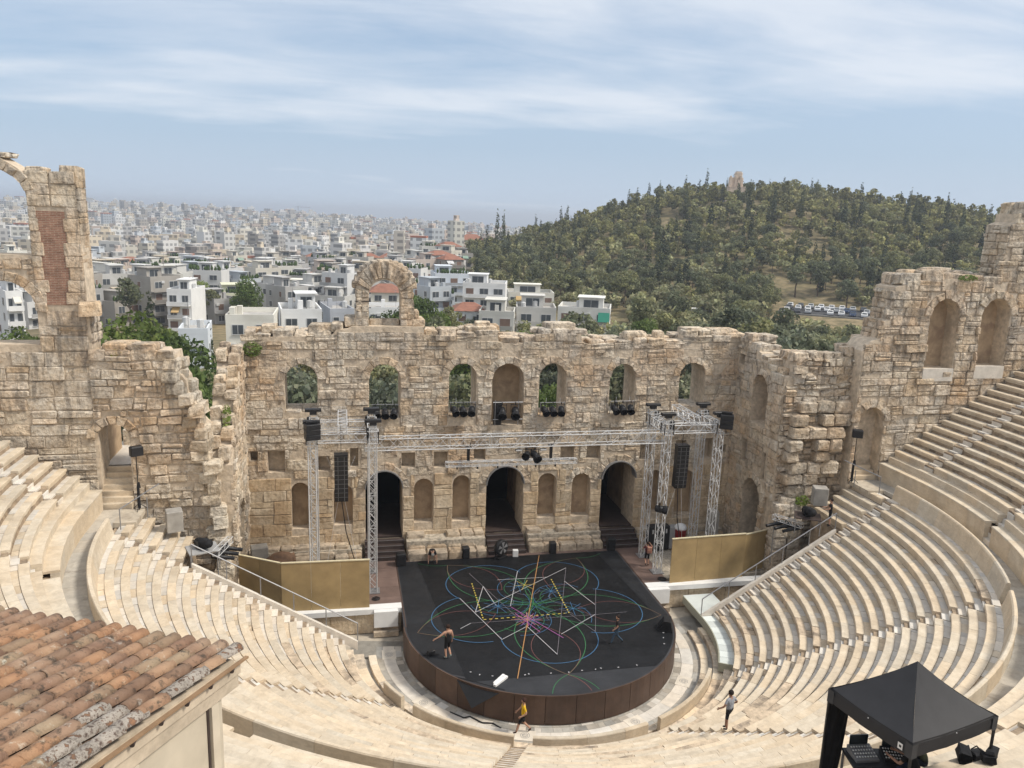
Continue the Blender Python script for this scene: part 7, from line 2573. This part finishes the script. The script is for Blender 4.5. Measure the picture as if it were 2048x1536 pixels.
d = 66.0
while d < 620:
    sp = 4.6 if d < 150 else (4.8 if d < 260 else 4.9)
    b = -20.0 if d < 118 else (-6.5 if d < 176 else 4.0)
    while b < 47:
        b += math.degrees(sp * RV.uniform(.8, 1.35) / d)
        if d > 235 and b < 9.6 - .004 * (d - 235): continue
        if 175 < d < 236 and b < 20.5: continue
        x, y = bearing_point(b, d + RV.uniform(-2.4, 2.4))
        if y < 7 or (abs(x) < 26 and y < 9): continue
        if not far_from_lot(x, y): continue
        if any((x - a) ** 2 + (y - c_) ** 2 < r * r for a, c_, r in TREED): continue
        if any((x - kx) ** 2 + (y - ky) ** 2 < (kr * .8) ** 2 for kx, ky, kr in KEEP): continue
        hx, hy = x - HPK[0], y - HPK[1]
        if hx * math.sin(HB) + hy * math.cos(HB) > 75: continue
        if (x - MONX + 5) ** 2 + (y - MONY + 10) ** 2 < 15 ** 2: continue
        up = terrain(x, y)
        # clearings of dry grass on the slope
        if d > 260 and math.sin(x * .071 + 1.3) * math.sin(y * .057 - .4) + .35 * math.sin(x * .19) > .66 and RV.random() < .9: continue
        if d < 250: kind = 'olive' if RV.random() < .88 else 'pine'
        else:
            q = RV.random()
            kind = 'cypress' if q < .10 else ('olive' if q < (.55 if up < 6 else .30) else 'pine')
        q = to_px((x, y, up + 3))
        if q is None or q[0] < -60 or q[0] > 2110: continue
        sc = RV.uniform(.6, 1.3) * (.95 if d < 250 else .98)
        if d > 260 and kind == 'pine': sc *= RV.uniform(.7, 1.0)
        if d < 150: sc *= 1.05 if b < 22 else 1.2
        cand[kind].append((sc / d, x, y, sc, d))
    d *= 1.0
    d += sp * .86
def tree_label(kind, x, y, sc, d):
    q = to_px((x, y, terrain(x, y) + 4))
    nm = {'olive': 'grey-green olive tree', 'pine': 'green pine tree', 'cypress': 'slim dark cypress'}[kind]
    size = 'small' if sc < .82 else ('large' if sc > 1.05 else 'middling')
    if d < 255:
        row = 'close behind the wall' if d < 110 else ('in the middle of the grove' if d < 180 else 'at the back of the grove')
        part = 'left' if q[0] < 900 else ('centre' if q[0] < 1200 else ('right of centre' if q[0] < 1500 else 'far right'))
        return '%s %s %s, %s' % (size, nm, row, part), 'trees in the grove'
    row = 'near the summit' if q[1] < 430 else ('halfway up the hill' if q[1] < 500 else 'low on the hill')
    part = 'left slope' if q[0] < 1200 else ('left of the monument' if q[0] < 1440 else ('right of the monument' if q[0] < 1680 else 'right shoulder'))
    return '%s %s %s, %s' % (size, nm, row, part), 'trees on the hill'


for kind, items in cand.items():
    items.sort(reverse=True)
    for _, x, y, sc, d in items[:300]:
        lab, grp = tree_label(kind, x, y, sc, d)
        tree(kind, x, y, sc, lab, grp)
    VV, CC = [], []
    for _, x, y, sc, d in items[300:]:
        tm = KT[kind][RV.randrange(5)]
        a = RV.uniform(0, 6.28)
        ca, sa = math.cos(a) * sc, math.sin(a) * sc
        V = tm[2]
        VV.append(np.stack([V[:, 0] * ca - V[:, 1] * sa + x, V[:, 0] * sa + V[:, 1] * ca + y, V[:, 2] * sc + terrain(x, y)], 1))
        k_ = RV.uniform(.65, 1.5)
        CC.append(tm[3] * np.array([[k_ * 1.04, k_, k_ * (1.08 - .12 * k_)]]))
    if VV:
        o = place(kind + '_wood', quad_mesh(kind + '_wood', np.concatenate(VV), np.concatenate(CC), KT[kind][0][4]))
        tag(o, 'mass of %s trees covering the far slope of the hill' % kind, 'wood', kind='stuff')

# trees in the streets and courtyards
RH = random.Random(8)
for k in range(60):
    b, d = RH.uniform(-26, 6), RH.uniform(210, 520)
    x, y = bearing_point(b, d)
    if any((x - kx) ** 2 + (y - ky) ** 2 < (kr * .7) ** 2 for kx, ky, kr in KEEP): continue
    tree(RH.choice(('pine', 'broad')), x, y, RH.uniform(.8, 1.35), '%s street tree between the city houses, %s' % ('tall' if k % 2 else 'low', 'left part' if b < -15 else ('middle part' if b < -4 else 'near the stone arch')), 'street trees in the city')

# low scrub on the walls
for lab, c, s, n in (('growing down the broken edge of the left wing wall', (-16.75, -5.6, 7.0), (.35, .5, 1.1), 420), ('growing at the top left corner of the stage wall', (-15.9, -.2, 13.6), (.6, .25, .5), 260), ('growing high in the gap of the left wing wall', (-16.9, -4.4, 10.3), (.3, .5, .9), 260), ('on the top of the left wing wall', (-21.9, -6.3, 14.4), (.5, .2, .25), 160), ('at the foot of the right-hand pier', (18.0, -6.9, 4.9), (.5, .2, .4), 160), ('on the top ledge of the right retaining wall', (27.6, -7.0, 19.2), (.7, .3, .2), 160)):
    V, C_ = leaf_cloud([((0, 0, 0), s)], n, .16, 3)
    dry = 'top' in lab
    o = place('wall_shrub', quad_mesh('wall_shrub', V, C_ * (np.array([[2.0, 1.3, .8]]) if dry and 'left wing' in lab else 1.0), 'broad_leaf'), None, c); tag(o, 'tuft of %s shrub %s' % ('dry' if dry else 'green', lab), 'shrub'); o['kind'] = 'thing'

# ------------------------------------------------------------------ hilltop monument
mx_, my_ = bearing_point(27.0, 446)
mz = terrain(mx_, my_)
mon = empty('hilltop_monument', (mx_, my_, mz + 3.6), -RAD(27) + .25, 'tall ruined marble monument on top of the wooded hill', 'monument')
plain('monument_stone', (.60, .48, .38), .85, 0, .2, .6)
mb = MB(); mb.bbox((0, 0, 1.5), (7.0, 4.2, 5.2), .15); mb.box((0, 0, 4.2), (7.3, 4.4, .4)); mb.build('podium', 'monument_stone', mon)
mb = MB(); mb.bbox((-.2, .6, 6.3), (6.0, 2.2, 4.0), .2); mb.build('upper_storey', 'monument_stone', mon)
for x in (-2.8, -.6, 1.6):
    mb = MB(); mb.bbox((x, -.7, 6.6), (.9, .7, 4.6 + .5 * (x > -2) ), .08); mb.build('pilaster', 'monument_stone', mon)
mb = MB(); mb.bbox((.7, .5, 9.3), (3.0, 2.4, 2.4), .25); mb.box((.6, .4, 10.6), (2.2, 2.0, .5)); mb.build('crowning_block', 'monument_stone', mon)
mon.scale = (1.2, 1.2, 1.2)
mb = MB(); mb.box((0, 0, -3.2), (8, 6, 6.5)); mb.build('rock_base', 'monument_stone', mon)
mb = MB(); mb.lathe([(.5, 4.6), (.55, 6.0), (.3, 6.9), (.15, 7.3)], (.6, -.9, 0), n=8); mb.build('seated_figure', 'monument_stone', mon)

# ------------------------------------------------------------------ car park
lot = MB(); b0 = RAD(34.5)
lot.box((LOT[0], LOT[1], LOT[2] + .06), (36, 27, .12), -b0); lot.build('car_park', 'asphalt')['kind'] = 'structure'
kerb = MB(); kerb.box((LOT[0] - 12.9 * math.sin(b0), LOT[1] - 12.9 * math.cos(b0), LOT[2] + .2), (36, .4, .4), -b0); kerb.build('kerb', 'concrete_grey')['kind'] = 'structure'


def car_meshes(col, van=False):
    L, W_, H = (4.9, 1.95, 2.2) if van else (4.25, 1.78, 1.46)
    prof = [(-L / 2, .35), (-L / 2, .85), (-L * .42, .98 if not van else 1.2), (-L * .40, 1.0), (L * .47, 1.0), (L / 2, .78), (L / 2, .35)] if not van else [(-L / 2, .35), (-L / 2, H * .95), (-L * .46, H), (L * .22, H), (L * .34, 1.15), (L * .49, .98), (L / 2, .4)]
    b = MB(); n = len(prof)
    vs = [(x, -W_ / 2, z) for x, z in prof] + [(x, W_ / 2, z) for x, z in prof]
    b.add(vs, [tuple(range(n)), tuple(range(2 * n - 1, n - 1, -1))] + [((i + 1) % n, i, i + n, (i + 1) % n + n) for i in range(n)], col)
    cab = MB(); gl = MB()
    if not van:
        cp_ = [(-L * .40, .98), (-L * .26, H - .03), (-L * .2, H), (L * .08, H), (L * .13, H - .04), (L * .29, .98)]
        m = len(cp_); wi = W_ / 2 - .13
        vs = [(x, -(W_ / 2 - .04) if z < 1 else -wi + .03, z) for x, z in cp_] + [(x, (W_ / 2 - .04) if z < 1 else wi - .03, z) for x, z in cp_]
        cab.add(vs, [tuple(range(m)), tuple(range(2 * m - 1, m - 1, -1))] + [((i + 1) % m, i, i + m, (i + 1) % m + m) for i in range(m)], col)
        for s in (-1, 1):
            gl.add([(x, s * (W_ / 2 - .015 - (z - 1.0) * .22), z) for x, z in ((-L * .34, 1.02), (L * .24, 1.02), (L * .1, H - .1), (-L * .24, H - .1))], [(0, 1, 2, 3)] if s < 0 else [(3, 2, 1, 0)])
        gl.add([(L * .27, -.68, 1.03), (L * .27, .68, 1.03), (L * .135, .58, H - .06), (L * .135, -.58, H - .06)], [(0, 1, 2, 3)])
        gl.add([(-L * .395, .68, 1.03), (-L * .395, -.68, 1.03), (-L * .268, -.58, H - .06), (-L * .268, .58, H - .06)], [(0, 1, 2, 3)])
        gl.v = [(x * 1.012, y, z + .012) for x, y, z in gl.v]
    else:
        gl.add([(L * .235, -.8, H - .1), (L * .345, -.85, 1.22), (L * .345, .85, 1.22), (L * .235, .8, H - .1)], [(0, 1, 2, 3)])
        gl.v = [(x + .03, y, z + .03) for x, y, z in gl.v]
        for s in (-1, 1):
            gl.add([(x, s * (W_ / 2 + .012), z) for x, z in ((.0, 1.2), (L * .3, 1.2), (L * .2, H - .25), (.0, H - .25))], [(0, 1, 2, 3)] if s < 0 else [(3, 2, 1, 0)])
    wh = MB(); T = Matrix.Rotation(PI / 2, 3, 'X'); wh.lathe([(.2, -.1), (.31, -.09), (.31, .09), (.2, .1)], n=12, M=T)
    lt = MB(); lt.box((L / 2 - .05, 0, 0), (.12, .3, .14))
    return b.mesh('body', 'paint'), (cab.mesh('cabin', 'paint') if cab.v else None), gl.mesh('windows', 'tinted_glass'), wh.mesh('wheel', 'tyre'), lt.mesh('headlight', 'white_paint'), L, W_


CARS = [(car_meshes(c), nm) for c, nm in (((.80, .80, .80), 'white'), ((.48, .49, .50), 'silver'), ((.10, .10, .11), 'dark grey'), ((.86, .86, .86), 'white'), ((.25, .02, .02), 'red'), ((.05, .08, .16), 'blue'))]
VAN = car_meshes((.84, .84, .84), True)


def put_car(ms, x, y, z, rz, label, group, name='parked_car'):
    body, cab, gl, wh, lt, L, W_ = ms
    t_ = empty(name, (x, y, z), rz, label, 'car' if name == 'parked_car' else 'van', group)
    place('body', body, t_)
    if cab: place('cabin', cab, t_)
    place('windows', gl, t_)
    for sx in (-.31, .31):
        for sy in (-1, 1):
            place('wheel', wh, t_, (L * sx, sy * (W_ / 2 - .08), .31))
    for sy in (-1, 1):
        place('headlight', lt, t_, (0, sy * W_ * .34, .68))
    return t_


RK = random.Random(3)
for row, (tt, nn, rl) in enumerate(((9.5, 11, 'back'), (1.5, 12, 'middle'), (-8.0, 11, 'front'))):
    for i in range(nn):
        if RK.random() < .1: continue
        s_ = -15.5 + 31 * i / (nn - 1)
        ms, nm = RK.choice(CARS[:2] + CARS[:4] + CARS[:2] + CARS)
        x, y = LOT[0] + tt * math.sin(b0) + s_ * math.cos(b0), LOT[1] + tt * math.cos(b0) - s_ * math.sin(b0)
        put_car(ms, x, y, LOT[2] + .13, -b0 + RAD(RK.choice((90, -90)) + RK.uniform(-3, 3)), '%s car in the %s row of the car park below the hill' % (nm, rl), 'cars in the car park')
for px, lab in ((1366, 'left'), (1385, 'right')):
    x, y, _z = sight(px, 650, 232); b = math.degrees(math.atan2(x - CAM.x, y - CAM.y))
    put_car(VAN, x, y, terrain(x, y) + .8, -RAD(b) - 1.4, '%s of two white vans parked at the foot of the hill' % lab, 'white vans', 'parked_van')
